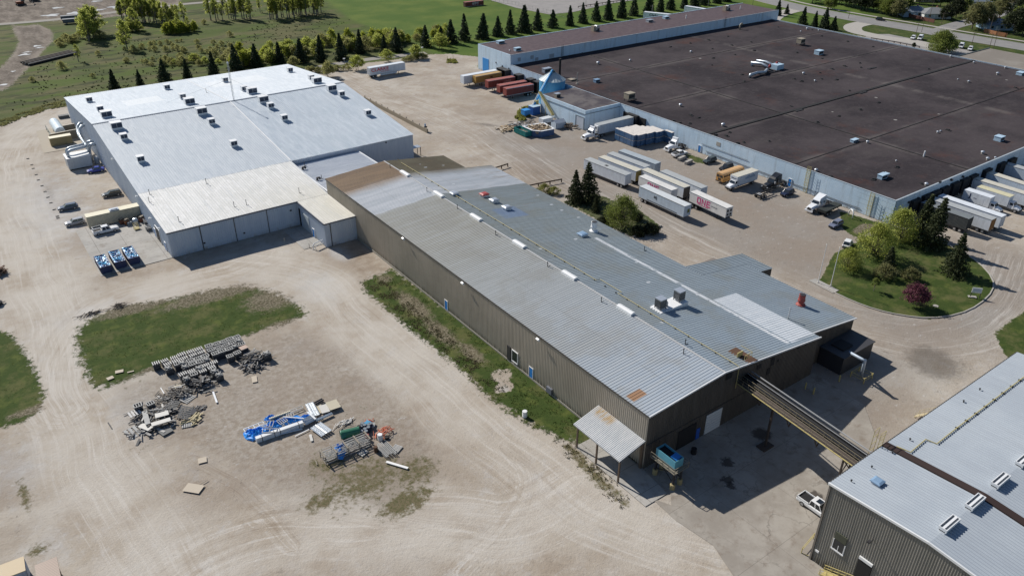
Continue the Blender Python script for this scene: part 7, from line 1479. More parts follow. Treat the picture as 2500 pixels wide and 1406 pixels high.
place(RT,[(0,*gm('z2',985,668),.95,'yellow green tree directly behind the lettered trailer',None,'tree'),(0,*gm('z2',1270,592),.85,'yellow green tree behind the right end of the lettered trailer',None,'tree'),(0,*gm('z2',1545,560),.95,'yellow green tree on the bank right of the lettered trailer',None,'tree'),(1,*gm('z2',715,735),.9,'twiggy tree in the hedge just behind the warehouse corner',None,'tree'),(0,*gm('z2',1775,470),1.15,'bright green tree among the spruces near the high bay',None,'tree'),(1,*gm('z2',380,650),.75,'olive tree rising behind the warehouse roof corner',None,'tree'),(1,*gm('z2',560,690),.4,'small twiggy shrub behind the warehouse corner',None,'tree')])
BT=[make_tree(51,11,5.0,2.2,4200,L_green,M_bark,.3,1.0,60,name='street_tree'),make_tree(52,12,5.2,2.5,4200,L_dark,M_bark,.3,1.0,60,name='street_tree'),make_tree(53,11,4.6,2.4,3000,L_bush,M_bark,.28,1.0,50,name='street_tree')]
bt=[(650,90,.8,0),(480,30,.9,1),(560,20,.9,1),(740,40,.9,1),(800,60,.95,1),(870,75,1.0,1),(940,95,1.0,1),(1000,105,1.0,1),(1060,110,.9,2),(1150,130,.95,0),(1220,150,1.0,0),(1290,170,1.05,2),(1340,140,1.0,0),(1500,40,.9,2),(1750,190,.7,1),(1850,170,.95,1),(1890,130,1.0,0),(1700,60,1.0,1),(1790,50,1.1,1),(2000,280,1.3,2),(2090,270,1.3,2),(2260,180,1.15,2),(2400,330,1.2,1),(2480,340,1.2,1),(2450,200,1.2,1),(2350,60,1.2,2),(2180,30,1.1,0),(2100,0,1.1,2),(2480,80,1.2,0),(1300,20,1.0,1),(1180,10,1.0,2),(980,10,1.0,1),(1420,-20,1.0,1),(1900,-30,1.1,1),(2250,-30,1.1,1),(860,0,.9,2),(640,-20,.9,1),(2450,270,1.1,0)]
bt.sort();place(BT,[(pi_,*gm('z4',x,y),s*.9,'%s street tree from the left beyond the road, upper right'%ordw(i),'street trees beyond the road','tree')for i,(x,y,s,pi_)in enumerate(bt)])
bg_=make_tree(54,8.5,5.6,.8,9000,L_green,M_bark,.2,1.0,95,name='willow_tree',stems=4)
place([bg_],[(0,*gm('z4',1700,500),1.1,'large round green willow beyond the far edge of the dark roof',None,'tree')]);
dm=make_tree(55,3.2,1.1,.3,1200,L_dark,M_bark,.14,1.0,20,name='shrub');place([dm],[(0,*gm('z4',1440,470),.9,'small dark shrub at the timber fence behind the dark roof',None,'shrub')])
def house(label,o_,x,y,rz,L,Wd,m_w,m_r,hip=True,hh=2.8):
 p_=gq(o_,x,y);e=empty('house',(p_.x,p_.y,0),D(rz),label,'house');h,w=L/2,Wd/2
 b=MB();b.box(-h,h,-w,w,0,hh)
 if not hip:b.add([(-h,-w,hh),(-h,w,hh),(-h,0,hh+2.2),(h,-w,hh),(h,w,hh),(h,0,hh+2.2)],[(0,2,1),(3,4,5)])
 b.build('wall',m_w,e);k=w if hip else-.4;b=MB();a_=.5;zr=hh+2.3
 b.add([(-h-a_,-w-a_,hh-.1),(h+a_,-w-a_,hh-.1),(h+a_,w+a_,hh-.1),(-h-a_,w+a_,hh-.1),(-h+k,0,zr),(h-k,0,zr)],[(0,1,5,4),(2,3,4,5),(1,2,5),(3,0,4)]);b.build('roof',m_r,e)
 for x_ in(-h*.6,h*.1,h*.6):b=MB();b.box(x_-.6,x_+.6,-w-.06,-w-.01,1.0,2.2);b.build('window',M_glass,e)
 b=MB();b.box(-h*.25-.5,-h*.25+.5,-w-.06,-w-.01,0,2.1);b.build('door',M_white,e);b=MB();b.box(h*.2,h*.2+.7,.5,1.2,zr-1.2,zr+.5);b.build('chimney',mat('brick',(.25,.12,.08),.9),e);b=MB();b.box(-h-.06,-h-.01,-1,0,1.0,2.2);b.build('window',M_glass,e)
R_blue=mat('blue_grey_shingles',(.15,.185,.23),.9,var=.12,scale=1);R_grey=mat('grey_shingles',(.19,.20,.21),.9,var=.12,scale=1);R_br=mat('brown_shingles',(.14,.10,.08),.9);W_c=mat('cream_siding',(.5,.46,.38),.8);W_b=mat('blue_siding',(.3,.4,.5),.8);W_w=mat('white_siding',(.6,.61,.6),.8)
for a_ in(('blue grey roofed house left of the pair by the side street','z4',1440,150,-35,15,10,W_b,R_blue),('grey hip roofed house behind the red brown fence','z4',1625,165,-35,15,11,W_w,R_grey),('blue roofed house behind the orange fence at the right','z4',2215,275,-35,14,10,W_b,R_blue),('blue grey roofed house deep among the trees up the side street','z4',2020,50,-35,15,10,W_c,R_blue),('pale house half hidden at the top between the trees','z4',1530,10,-35,13,9,W_c,R_grey),('house at the upper right corner behind the trees','z4',2420,60,-35,14,10,W_w,R_br),('grey roofed house in the gap above the street trees','z4',1640,5,-35,12,9,W_b,R_grey)):house(*a_)
def fence(label,pts,h,m_):
 P_=[Vector(p)for p in pts];e=empty('board_fence',P_[0],0,label,'fence')
 b=MB();
 for a_,c_ in zip(P_[:-1],P_[1:]):b.bar(a_+Vector((0,0,h/2)),c_+Vector((0,0,h/2)),.08,h)
 b.o=P_[0];b.build('boards',m_,e)
 for p_ in P_:b=MB();b.box(p_.x-.1,p_.x+.1,p_.y-.1,p_.y+.1,0,h+.1);b.o=P_[0];b.build('post',m_,e)
M_of=mat('orange_brown_fence',(.30,.13,.055),.8,var=.25);M_rf=mat('red_brown_fence',(.13,.05,.035),.8,var=.25)
fence('red brown board fence behind the street below the grey hip roofed house',[gq('z4',1390,165),gq('z4',1500,190),gq('z4',1640,222)],1.8,M_rf)
fence('orange brown board fence in front of the blue roofed house at the right',[gq('z4',2115,312),gq('z4',2230,340),gq('z4',2330,358)],1.9,M_of)
def pole(label,base,top,arm=True,m=None,r=.14):
 b0=g(*base);v=ray(*top);hb=Vector((b0.x,b0.y));t_=(v[0]*b0.x+v[1]*b0.y)/(v[0]**2+v[1]**2);h=CAM_H+v[2]*t_
 e=empty('utility_pole',b0,0,label,'pole');b=MB();b.tube([(0,0,0),(0,0,h)],r,7,r*.7);b.build('shaft',m or mat('pole_wood',(.13,.10,.075),.9),e)
 if arm:b=MB();b.bar((-1.1,.6,h-.6),(1.1,-.6,h-.6),.12);b.build('crossarm',mat('pole_wood',(.13,.10,.075),.9),e)
 return e,h
for i,(x0,y0,x1,y1)in enumerate(((825,180,835,95),(1585,225,1630,20),(1710,235,1728,120),(2160,335,2205,130),(2000,425,2030,310),(2170,455,2200,320),(2205,470,2270,280),(1465,345,1487,210),(1522,310,1540,230),(2330,50+0,2336,-10))[:9]):pole('%s utility pole from the left along the street'%ordw(i),q('z4',x0,y0),q('z4',x1,y1),i not in(0,8),r=.12)
pole('white utility pole behind the raised brown roof with a lamp',q('z3',1368,180),q('z3',1375,50),True,M_conc);pole('thin pole on the far car park beyond the spruce row',q('z3',742,65),q('z3',746,-10),False,M_conc,.1);pole('thin pole at the far end of the raised roof',q('z3',1905,85),q('z3',1910,-5),False,M_conc,.1);pole('thin dark pole right of the far end of the raised roof',q('z3',2332,60),q('z3',2336,-10),False,M_dark,.1)
for i,(a_,c_)in enumerate((((870,670),(866,562)),((1608,548),(1608,455)))):
 e,h=pole(['yard light pole in the hedge behind the lettered trailer','yard light pole on the bank by the yellow green tree'][i],q('z2',*a_),q('z2',*c_),False,M_conc,.1);b=MB();b.obox((0,0,h),.9,.5,.3);b.build('lamp_head',M_white,e)
for i,(a_,c_)in enumerate((((535,1370),(620,1010)),((655,1400),(740,1065)))):
 b0=gq('a8',*a_);e=empty('flagpole',b0,0,['left bare white flagpole at the corner of the tree island','right bare white flagpole at the corner of the tree island'][i],'flagpole');b=MB();b.tube([(0,0,0),(0,0,9.3)],.09,8,.05);b.build('shaft',M_white,e);b=MB();b.lathe([(.05,9.3),(.12,9.4),(.05,9.5)],n=8);b.build('ball',M_white,e);b=MB();b.lathe([(.3,0),(.25,.2)],n=8);b.build('base',M_conc,e)
b0=gq('b4',2030,140);e=empty('lawn_sign',b0,D(-50),'small white board sign on dark posts on the tree island lawn','sign');b=MB();b.box(-.95,.95,-.05,.05,1.1,2.3);b.build('board',M_white,e);b=MB();b.box(-.7,.7,-.07,-.05,1.4,2.05);b.build('panel',mat('pale_blue_panel',(.5,.57,.66),.5),e);
for s in(-.9,.9):b=MB();b.box(s-.06,s+.06,-.06,.06,0,1.15);b.build('post',M_dark,e)
b=MB();b.box(-1.3,.3,-.4,.4,0,.15);b.build('footing',M_conc,e)
b0=gq('b4',1657,222);b=MB();b.lathe([(.55,0),(.55,.06)],n=18);tag(b.build('manhole_cover',M_conc,loc=b0),'pale round concrete cover in the lawn right of the purple tree','cover')
p0=gq('a8',862,758);b=MB(p0);b.tube([p0,p0+Vector((0,0,1.6)),p0+Vector((.3,.6,2.1)),p0+Vector((.9,1.4,1.9)),p0+Vector((1.2,1.9,1.0)),p0+Vector((1.2,1.9,0))],.16,8);tag(b.build('bent_pipe',M_white,smooth=True),'white bent pipe hoop at the foot of the block warehouse wall','pipe')
p0=gq('a8',1122,930);b=MB();b.tube([(0,0,0),(0,0,1.5)],.12,8);tag(b.build('yellow_marker_post',M_yellow,loc=p0),'yellow marker post at the edge of the corner willow','post')
for i,(x,y)in enumerate(((735,940),(412,1010),(490,1060))):
 p0=gq('b4',x,y);b=MB();b.tube([(0,0,0),(0,0,1.3)],.14,8);tag(b.build('bollard',M_yellow,loc=p0),['yellow bollard at the corner of the black enclosure','pale yellow bollard left of the pair in the shade by the bridge','pale yellow bollard right of the pair in the shade by the bridge'][i],'bollard')
p0=gq('a6',570,1050);b=MB((p0.x,p0.y,0));P_=gq('a6',665,1000);b.tube([(p0.x,p0.y,0),(p0.x,p0.y,1.1),(p0.x+.3,p0.y+.1,1.35),(61.9,p0.y+.9,1.35)],.13,8);b.tube([(p0.x+.4,p0.y-.3,0),(p0.x+.4,p0.y-.3,.8),(61.9,p0.y+.6,.8)],.08,6);tag(b.build('pipe_rail',M_white),'white pipe rail at the corner of the warehouse wing','railing')
for i,(x,y)in enumerate(((530,1035),(293,985))):p0=gq('a6',x,y);b=MB();b.tube([(0,0,0),(0,0,1.1)],.08,6);tag(b.build('thin_post',M_conc,loc=p0),['thin post beside the white pipe rail','thin post in the shade of the warehouse wing yard'][i],'post')
def weeds(name,label,polys,n,h,mats,seed,clump=3):
 rng=np.random.RandomState(seed);pts=[]
 for poly,k in polys:
  P_=np.array(poly);lo,hi=P_.min(0),P_.max(0);got=0
  while got<k:
   c=rng.rand(min(k*2,6000),2)*(hi-lo)+lo;s=sd(poly,c[:,0],c[:,1]);nz=np.array([mnoise.noise(Vector((a_*.35,b__*.35,seed)))+.5*mnoise.noise(Vector((a_*1.3,b__*1.3,seed)))for a_,b__ in c])+rng.rand(len(c))*.25
   c=c[(s<.5)&(nz>.12)][:k-got];pts.append(c);got+=len(c)
 c=np.concatenate(pts);n=len(c);out=[]
 for k in range(clump):
  a=rng.rand(n)*6.283;w=h*(.35+.4*rng.rand(n));hh_=h*(.4+.9*rng.rand(n));off=(rng.rand(n,2)-.5)*.5;x0=c[:,0]+off[:,0];y0=c[:,1]+off[:,1];dx,dy=np.cos(a)*w,np.sin(a)*w;lx,ly=np.cos(a*3)*w*.7,np.sin(a*3)*w*.7
  z0=np.full(n,-.06);v=np.stack([np.stack([x0-dx,y0-dy,z0],1),np.stack([x0+dx,y0+dy,z0],1),np.stack([x0+dx*.5+lx,y0+dy*.5+ly,hh_],1),np.stack([x0-dx*.5+lx,y0-dy*.5+ly,hh_*.9],1)],1).reshape(-1,3);out.append(v)
 o=meshquads(name,np.concatenate(out),mats,None);tag(o,label,name,kind='stuff');return o
L_grass=leafmat('grass_blades',(.05,.08,.018),(.075,.105,.025),(.10,.115,.04),.4);L_dry=leafmat('dry_weeds',(.15,.13,.08),(.10,.095,.05),(.21,.18,.12),.4)
st_in=wp([(925,676),(1000,740),(1100,830),(1200,920),(1230,960),(1130,890),(1040,820),(960,750),(905,705)])
weeds('grass','rough green grass along the foot of the tan factory wall',[(STRIP,1800)],0,.1,L_grass,3)
weeds('weeds','dry brown weeds along the middle of the wall-side strip',[(st_in,800),(WEED2,160)],0,.14,L_dry,4)
weeds('grass','long grass over the big grass island',[(ISLA,1200),(GRL,500)],0,.07,L_grass,6)
weeds('weeds','rough dark weeds along the bank at the left yard edge',[(wp([(-20,318),(0,296),(60,274),(110,258),(158,246),(163,258),(110,270),(60,286)]),900)],0,.32,L_bush,8)
weeds('weeds','tufts of dry brush over the meadow',[(wp([(150,230),(330,180),(480,140),(640,60),(850,55),(700,120),(500,170),(380,215),(180,255)]),350),(wp([(0,280),(60,180),(200,120),(420,80),(420,170),(160,240)]),250),(wp([(560,20),(760,15),(850,50),(700,60),(600,60)]),120)],0,.35,L_dark,9)
def J(x,y,z=0.0):return g(300+x/5.0225,800+y/5.0225,z)
def K(x,y,z=0.0):return g(580+x/5.435,940+y/5.435,z)
M_greyw=mat('grey_timber',(.17,.17,.165),.9,var=.35,scale=2);M_greyw2=mat('pale_grey_timber',(.40,.40,.39),.85,var=.3,scale=2);M_darkw=mat('dark_timber_grey',(.055,.057,.065),.9,var=.3,scale=2)
def make_crate(kind):
 e=empty('timber_crate',(0,0,0));w,d,h=.58,.50,1.35
 b=MB()
 for k in range(6):
  z=.06+k*.22
  for s in(-1,1):b.box(-w,w,s*d-.03,s*d+.03,z,z+.16);b.box(s*w-.03,s*w+.03,-d+.035,d-.035,z,z+.16)
 b.build('side_slat',M_darkw,e);b=MB();b.box(-w+.05,w-.05,-d+.05,d-.05,.05,.7 if kind else 1.05);b.build('stacked_load',M_darkw,e)
 b=MB()
 if kind==0:
  for s in(-1,1):b.box(-w-.04,w+.04,s*d-.07,s*d+.07,h,h+.07);b.box(s*w-.07,s*w+.07,-d+.075,d-.075,h,h+.07)
  for x_ in(-.2,.2):b.box(x_-.06,x_+.06,-d+.08,d-.08,h-.02,h+.05)
  b.build('top_frame',M_greyw2,e)
 elif kind==1:
  for x_ in(-.55,-.18,.18,.55):b.box(x_-.07,x_+.07,-d-.05,d+.05,h,h+.1)
  b.build('top_bearer',mat('bleached_timber',(.60,.59,.57),.85,var=.15),e);b=MB();b.box(-w,w,-.1,.1,h-.1,h-.005);b.build('centre_board',M_greyw,e)
 else:
  for k in range(9):b.obox((rnd.uniform(-.3,.3),rnd.uniform(-.3,.3),h+.02+.03*k),1.1,.1,.06,rnd.uniform(0,3.1))
  for s in(-1,1):b.box(-w,w,s*d-.05,s*d+.05,h-.07,h-.0)
  b.build('loose_board',M_greyw2,e)
 return e
CR=[make_crate(0),make_crate(1),make_crate(2)]
cs=[(1,405,432),(1,510,398),(1,625,360),(1,722,328),(1,828,292),(1,930,262),(1,548,442),(1,650,402),(1,748,370),(1,858,335),(1,958,296),(0,1052,222),(0,1148,192),(0,1235,165),(0,1308,137),(0,1395,115),(0,1078,268),(0,1172,238),(0,1262,208),(0,1340,180),(2,1425,155),(0,1300,255),(2,1375,222),(0,1455,192),(0,1132,312),(0,1215,285),(0,672,436),(2,735,428),(0,825,396),(0,918,372),(0,1008,345),(2,560,490),(2,765,470),(0,855,440),(0,945,412),(2,1028,385),(1,735,565),(1,838,528),(2,935,490),(1,1015,455),(1,1115,418),(0,870,562),(1,978,525),(1,1085,482),(2,1125,530),(2,1180,568),(2,780,615),(0,1310,340),(0,1400,300),(0,1480,252),(2,1765,312),(0,180,950),(0,335,920)]
cs.sort(key=lambda c:-g(300+c[1]/5.0225,800+c[2]/5.0225,1.3).y);used_=set()
for i,(k,x,y)in enumerate(cs):
 p_=J(x,y,1.35);p_.z=0;lone={1765:'lone dark timber crate standing right of the plank heap',180:'dark timber crate at the far left of the big scrap heap',335:'dark timber crate behind the big scrap heap',1480:'timber crate capped with a pinkish board at the block edge'}.get(x)
 lab=lone or['grey timber crate with a slatted open top in the crate block','grey timber crate with bleached cross bearers in the crate block','grey timber crate heaped with loose boards in the crate block'][k]
 grp=None if lone else['slat-topped crates','crates with bleached bearers','crates with loose boards'][k]
 if k not in used_:used_.add(k);CR[k].location=p_;tag(CR[k],lab,'crate',grp);CR[k].rotation_euler=(0,0,rnd.uniform(-.06,.1))
 else:
  r_=dup(CR[k],p_,rnd.uniform(-.06,.12),rnd.uniform(.93,1.05),lab,grp)
  if grp is None and 'group' in r_:del r_['group']
  r_['category']='crate'
  if x==1480:b=MB();b.box(-.68,.68,-.6,.6,1.5,1.53);b.build('cap_board',mat('pinkish_board',(.45,.34,.28),.8),r_)
def heap(name,label,c,rx,ry,n,hz,mats,lmin=.8,lmax=2.4,seed=1,w=.12,ang=None):
 r=random.Random(seed);b=MB(Vector(c))
 for k in range(n):
  u,v=r.gauss(0,.42),r.gauss(0,.42);hh_=hz*math.exp(-(u*u+v*v)*1.3);x,y=c[0]+u*rx,c[1]+v*ry;a_=(ang if ang is not None else 0)+r.uniform(-1.5,1.5)*(1 if ang is None else.4);b.obox((x,y,.08+hh_*r.uniform(.15,1)),r.uniform(lmin,lmax),w*r.uniform(.6,1.8),.05+.04*r.random(),a_,r.uniform(-.25,.25),r.uniform(-.22,.22))
 return tag(b.build(name,mats),label,'timber heap',kind='stuff')
heap('plank_heap','tangled heap of pale planks right of the crate block',J(1610,400),2.2,2.4,110,1.5,S_grey,1.0,3.0,2);heap('plank_heap','darker planks under the tangled pale heap',J(1600,470),2.2,1.8,60,.6,S_grey,.8,2.4,3,.2)
heap('plank_heap','heap of grey planks below the front of the crate block',J(960,700),2.6,2.2,110,1.3,S_grey,.8,2.2,4,.16);heap('plank_heap','small grey plank heap left of the white board',J(690,810),2.0,2.4,80,1.0,S_grey,.8,2.2,5,.14)
heap('scrap_heap','large grey scrap timber heap at the lower left of the lay-down yard',J(420,1080),4.4,3.6,130,.9,S_grey,.8,2.6,6,.16);heap('scrap_heap','dark broken boards under the big scrap heap',J(420,1180),4.6,2.8,80,.4,S_grey,.8,2.4,7,.25);heap('scrap_heap','splinters and pale sticks left of the small plank heap',J(560,880),2.6,2.6,60,.25,S_grey,.6,1.8,8,.08)
heap('scrap_heap','pale yellowish boards right of the big scrap heap',J(880,1120),1.8,1.5,26,.5,mat('yellowish_board',(.42,.36,.22),.8,var=.2),.9,1.8,9,.25,.4);heap('scrap_heap','thin sticks near the right side of the big scrap heap',J(925,990),1.6,1.0,22,.2,S_grey,.8,1.8,10,.1,.2)
def pallet(label,p_,rz,L=1.5,Wd=1.3,m=None,tilt=0,n=6,z=.12):
 e=empty('timber_pallet',p_,rz,label,'pallet');e.rotation_euler=(tilt,0,rz);b=MB()
 for k in range(n):x_=-L/2+(k+.5)*L/n;b.box(x_-L/n*.33,x_+L/n*.33,-Wd/2,Wd/2,z,z+.03)
 b.build('deck_board',m or M_greyw2,e);b=MB()
 for s in(-1,0,1):b.box(-L/2,L/2,s*(Wd/2-.08)-.05,s*(Wd/2-.08)+.05,0,z)
 b.build('bearer',M_greyw,e)
for a_ in(('slatted pallet tilted at the lower left end of the big scrap heap',J(175,1265),.2,3.6,2.6,M_greyw2,.1,5),('slatted pallet at the lower right of the big scrap heap',J(800,1180),-.3,2.0,1.7,None,.05,6),('grey pallet between the small plank heap and the lower scrap',J(790,870),.5,2.2,1.9,None,.12,6),('tall ladder-like pallet frame leaning at the right of the big scrap heap',J(765,1045,.6),1.1,3.4,2.0,M_greyw,.35,7),('slatted grey pallet above the small plank heap',J(620,950,.3),.9,2.2,1.6,M_greyw,.15,5),('pallet stack with pale slats at the far left of the scrap heap',J(145,1050,.6),.15,2.0,1.5,mat('bleached_timber',(.50,.49,.47),.85,var=.15),.1,4),('small grey pallet at the right end of the steel bundle',K(2110,845),.5,1.6,1.4,M_greyw2,0,6),('flat boards beside the scaffold frame stack',K(1665,900),.3,1.5,1.2,M_greyw2,0,4)):pallet(*a_)
def board(label,a_,c_,w,m,th=.06,name='board',z=.1,cat='board',dz=0.0):
 a_,c_=Vector(a_),Vector(c_);L_=(c_-a_).length;mid=(a_+c_)/2;b=MB();b.box(-L_/2,L_/2,-w/2,w/2,0,th);o=b.build(name,m,loc=(mid.x,mid.y,mid.z+z));o.rotation_euler=(0,-math.atan2(dz,L_),math.atan2((c_-a_).y,(c_-a_).x));return tag(o,label,cat)
M_ply=mat('plywood',(.46,.40,.32),.8,var=.1);M_wpanel=mat('off_white_panel',(.52,.51,.48),.6,var=.1);M_metalp=mat('white_metal_strip',(.68,.70,.72),.4,var=.06)
board('white metal strip lying below the crate block',J(1105,785),J(1155,925),.32,M_metalp,.1);board('small plywood sheet on the gravel right of the plank heap',J(1608,598),J(1620,672),.9,M_ply,.03,'plywood_sheet')
board('long pale panel across the front of the big scrap heap',J(350,1190,.9),J(585,1120,.9),1.0,M_wpanel,.08,'panel',.0);board('broad pale panel on top of the big scrap heap',J(395,1085,1.0),J(560,1040,1.0),1.2,M_wpanel,.08,'panel',0);board('pale panel leaning at the left middle of the big scrap heap',J(260,1010,.9),J(310,1190,.6),.8,M_greyw2,.06,'panel',0);board('pale sheet at the lower left middle of the scrap heap',J(215,1190,.5),J(340,1240,.5),1.1,M_wpanel,.05,'panel',0);board('dark sheet lying at the foot of the big scrap heap',J(460,1300,.2),J(590,1230,.2),1.7,M_greyw,.05,'panel',0);board('dark sheet leaning at the right of the big scrap heap',J(830,1000,.5),J(860,1070,.3),1.5,M_darkw,.05,'panel',0)
board('cream plywood piece beside the grey plank heap',J(625,735,.5),J(715,715,.5),1.1,mat('cream_board',(.46,.42,.32),.8),.04,'plywood_sheet',0);board('thin white strip left of the small plank heap',J(465,742),J(508,812),.14,M_metalp,.05)
board('long grey board reaching right from the grey plank heap',J(985,800,.3),J(1140,752,.2),.28,M_greyw,.06)
for a_ in(('cream board in the weeds left of the crate block',(5,535),(130,520)),):pass
board('cream plywood piece in the dry weeds, upper',g(*q('b1',1100,858)),g(*q('b1',1178,842)),.9,M_ply,.04,'plywood_sheet');board('cream plywood piece in the dry weeds, lower',g(*q('b1',1022,925)),g(*q('b1',1082,900)),.9,M_ply,.04,'plywood_sheet');board('thin cream strip in the dry weeds right of the two plywood pieces',g(*q('b1',1215,860)),g(*q('b1',1278,845)),.3,M_ply,.04)
board('small plywood sheet alone on the gravel',g(*q('c5',1890,315)),g(*q('c5',1972,295)),1.25,M_ply,.03,'plywood_sheet');board('large plywood sheet alone on the gravel nearer the camera',g(*q('c5',1768,560)),g(*q('c5',1925,585)),1.7,M_ply,.04,'plywood_sheet')
board('thin stick above the large plywood sheet',g(*q('c5',1905,540)),g(*q('c5',1985,490)),.1,M_wood,.05)
def tarp(label,poly,h,seed,m=None):
 P_=[Vector(p)for p in poly];c=sum(P_,Vector())/len(P_);r=random.Random(seed);b=MB(c);V=[tuple(c+Vector((0,0,h*1.1)))];rings=7;n=len(P_)*4;loop=[]
 for i in range(len(P_)):
  for k in range(4):loop.append(P_[i].lerp(P_[(i+1)%len(P_)],k/4))
 for j in range(1,rings+1):
  for p_ in loop:f=j/rings;pt=c.lerp(p_,f*(1+r.uniform(-.04,.06)));V.append((pt.x,pt.y,max(.02,h*(1-f**3)*r.uniform(.55,1.15)+(.03 if j<rings else 0))))
 F=[(0,1+i,1+(i+1)%n)for i in range(n)]
 for j in range(rings-1):
  for i in range(n):a_,d_=1+j*n+i,1+j*n+(i+1)%n;F.append((a_,a_+n,d_+n,d_))
 b.v=V;b.f=F;return tag(b.build('tarpaulin',m or mat('blue_tarp',(.015,.24,.72),.45,var=.2,scale=2)),label,'tarpaulin')
tarp('bright blue tarp crumpled around the left end of the white bundle',[K(70,640),K(120,600),K(230,610),K(330,560),K(420,560),K(400,650),K(260,700),K(200,750),K(100,710)],.8,1)
tarp('blue tarp spread over the middle of the white bundle',[K(240,610),K(440,490),K(620,430),K(800,400),K(870,440),K(760,510),K(560,580),K(330,640)],.75,2);tarp('blue tarp lump behind the white bundle',[K(350,460),K(400,420),K(480,405),K(560,440),K(500,480),K(380,490)],.7,3);tarp('blue tarp fold under the metal sheets at the right',[K(760,470),K(880,400),K(1000,400),K(1030,440),K(900,490)],.6,4)
e=empty('panel_bundle',K(550,620),0,'long white strapped bundle of wall panels lying beside blue tarps','bundle');b=MB();A_,B_=K(245,728,.35),K(870,510,.35);b.bar(A_,B_,.7,.95);b.o=e.location.copy();b.build('panels',M_metalp,e)
for k in(.12,.38,.5,.9):p_=A_.lerp(B_,k);d_=(B_-A_).normalized()*.05;b=MB();b.bar(p_-d_,p_+d_,.74,1.0);b.o=e.location.copy();b.build('strap',M_dark,e)
def sheets(label,a_,c_,w,n,m=None,z=.1):
 a_,c_=Vector(a_),Vector(c_);mid=(a_+c_)/2;e=empty('metal_sheets',(mid.x,mid.y,z),math.atan2((c_-a_).y,(c_-a_).x),label,'metal sheets');L_=(c_-a_).length
 for k in range(n):y_=-w/2+(k+.5)*w/n;b=MB();b.add([(-L_/2,y_-w/n*.45,.05*(k%3)),(L_/2,y_-w/n*.45,.05*(k%3)),(L_/2,y_,.2),(-L_/2,y_,.2),(L_/2,y_+w/n*.45,.05),(-L_/2,y_+w/n*.45,.05)],[(0,1,2,3),(3,2,4,5),(0,3,5),(1,4,2)]);b.build('sheet',m or mat('zinc_sheet',(.58,.62,.66),.35,metal=.3,var=.1),e)
sheets('stack of folded zinc flashing behind the right end of the bundle',K(950,240,.5),K(1040,410,.5),1.5,5,z=.5);sheets('shiny metal sheets spread at the right end of the white bundle',K(870,500,.5),K(1020,420,.5),1.7,5,z=.5);sheets('row of folded metal channels right of the bundle',K(1040,550),K(1190,660),2.2,5,z=.3)
sheets('pale metal channels lying across to the cream panels',K(1040,470,.3),K(1255,375,.3),.6,3,z=.3);board('pale metal strip below the white bundle',K(550,662),K(860,585),.35,M_metalp,.06);board('thin metal strip angled below the bundle',K(765,685),K(950,592),.16,M_metalp,.06);board('short white board left of the channels',K(965,660),K(988,748),.42,M_wpanel,.05);board('white strip crossing over the sheets',K(925,355,.9),K(1035,450,.9),.3,M_metalp,.05,z=0);board('silver strip across the blue tarp',K(600,420,1.0),K(880,440,1.0),.18,M_metalp,.05,z=0)
board('cream panel left of the pair behind the bundle',K(1060,270),K(1100,380),1.2,mat('cream_board',(.46,.42,.32),.8),.06,'panel');board('cream panel with a dark ring, middle of the three',K(1130,270,.2),K(1175,370,.2),1.4,M_wpanel,.08,'panel');board('cream panel on dark bearers at the right of the three',K(1240,225,.3),K(1305,325,.3),1.9,mat('cream_board',(.46,.42,.32),.8),.08,'panel',.2)
heap('bent_steel','dark bent strips lying on the right cream panel',K(1270,260,.5),.9,.9,10,.3,M_darkw,.8,1.8,12,.1);sheets('dark grey folded sheets at the back of the bundle',K(1020,250,.3),K(1130,190,.3),.9,2,M_darkw,.3)
row_=[K(430,445,.9).lerp(K(690,350,.9),k/12)for k in range(13)];bt_=None
e=empty('bearer_rack',row_[0],0,'row of small cream blocks on a rail behind the blue tarp','rack');b=MB();b.bar(row_[0]-Vector((0,0,.3)),row_[-1]-Vector((0,0,.3)),.2,.3);b.o=e.location.copy();b.build('rail',M_greyw,e)
for p_ in row_:b=MB();b.obox(p_,.22,.3,.25,.3);b.o=e.location.copy();b.build('block',mat('cream_block',(.6,.55,.42),.7),e)
def frame(label,a_,c_,w,n,m=None,z=.9,name='steel_ladder'):
 a_,c_=Vector(a_),Vector(c_);mid=(a_+c_)/2;L_=(c_-a_).length;e=empty(name,(mid.x,mid.y,z),math.atan2((c_-a_).y,(c_-a_).x),label,'frame');b=MB()
 for s in(-1,1):b.bar((-L_/2,s*w/2,0),(L_/2,s*w/2,0),.1)
 b.build('long_rail',m or M_greyw2,e)
 for k in range(n+1):x_=-L_/2+L_*k/n;b=MB();b.bar((x_,-w/2,0),(x_,w/2,0),.09);b.build('rung',m or M_greyw2,e)
frame('grey ladder frame lying on the left of the blue tarp',K(345,510,1),K(470,505,1),1.5,3);frame('wire mesh frame lying over the middle of the bundle',K(330,600,1),K(520,590,1),.9,2);frame('tangled frame on the blue tarp, nearer the middle',K(540,490,1),K(640,440,1),1.2,4);frame('small frame at the back right of the blue tarp',K(650,400,1),K(740,380,1),.9,3);heap('bent_steel','tangle of grey rods on the blue tarp',K(620,470,.8),1.9,1.3,46,.5,M_greyw2,.6,1.6,13,.05)
frame('thin pale frame reaching behind the left of the bundle',K(90,600,.5),K(345,500,.5),.8,4,M_metalp,.5);frame('thin rods running back right of the cream blocks',K(700,345,.5),K(860,280,.5),.6,2,M_greyw2,.4)
e=empty('scaffold_stack',K(1400,900),0,'stack of grey scaffold frames with a blue tarp bundle through its middle','scaffold');A_,B_=K(1140,1010),K(1730,760);d_=(B_-A_);nrm=Vector((-d_.y,d_.x,0)).normalized()
b=MB()
for z_ in(.15,.6,1.05,1.45):
 for s in(-1.0,-.3,.4,1.0):b.bar(A_+nrm*s+Vector((0,0,z_)),B_+nrm*s+Vector((0,0,z_)),.07)
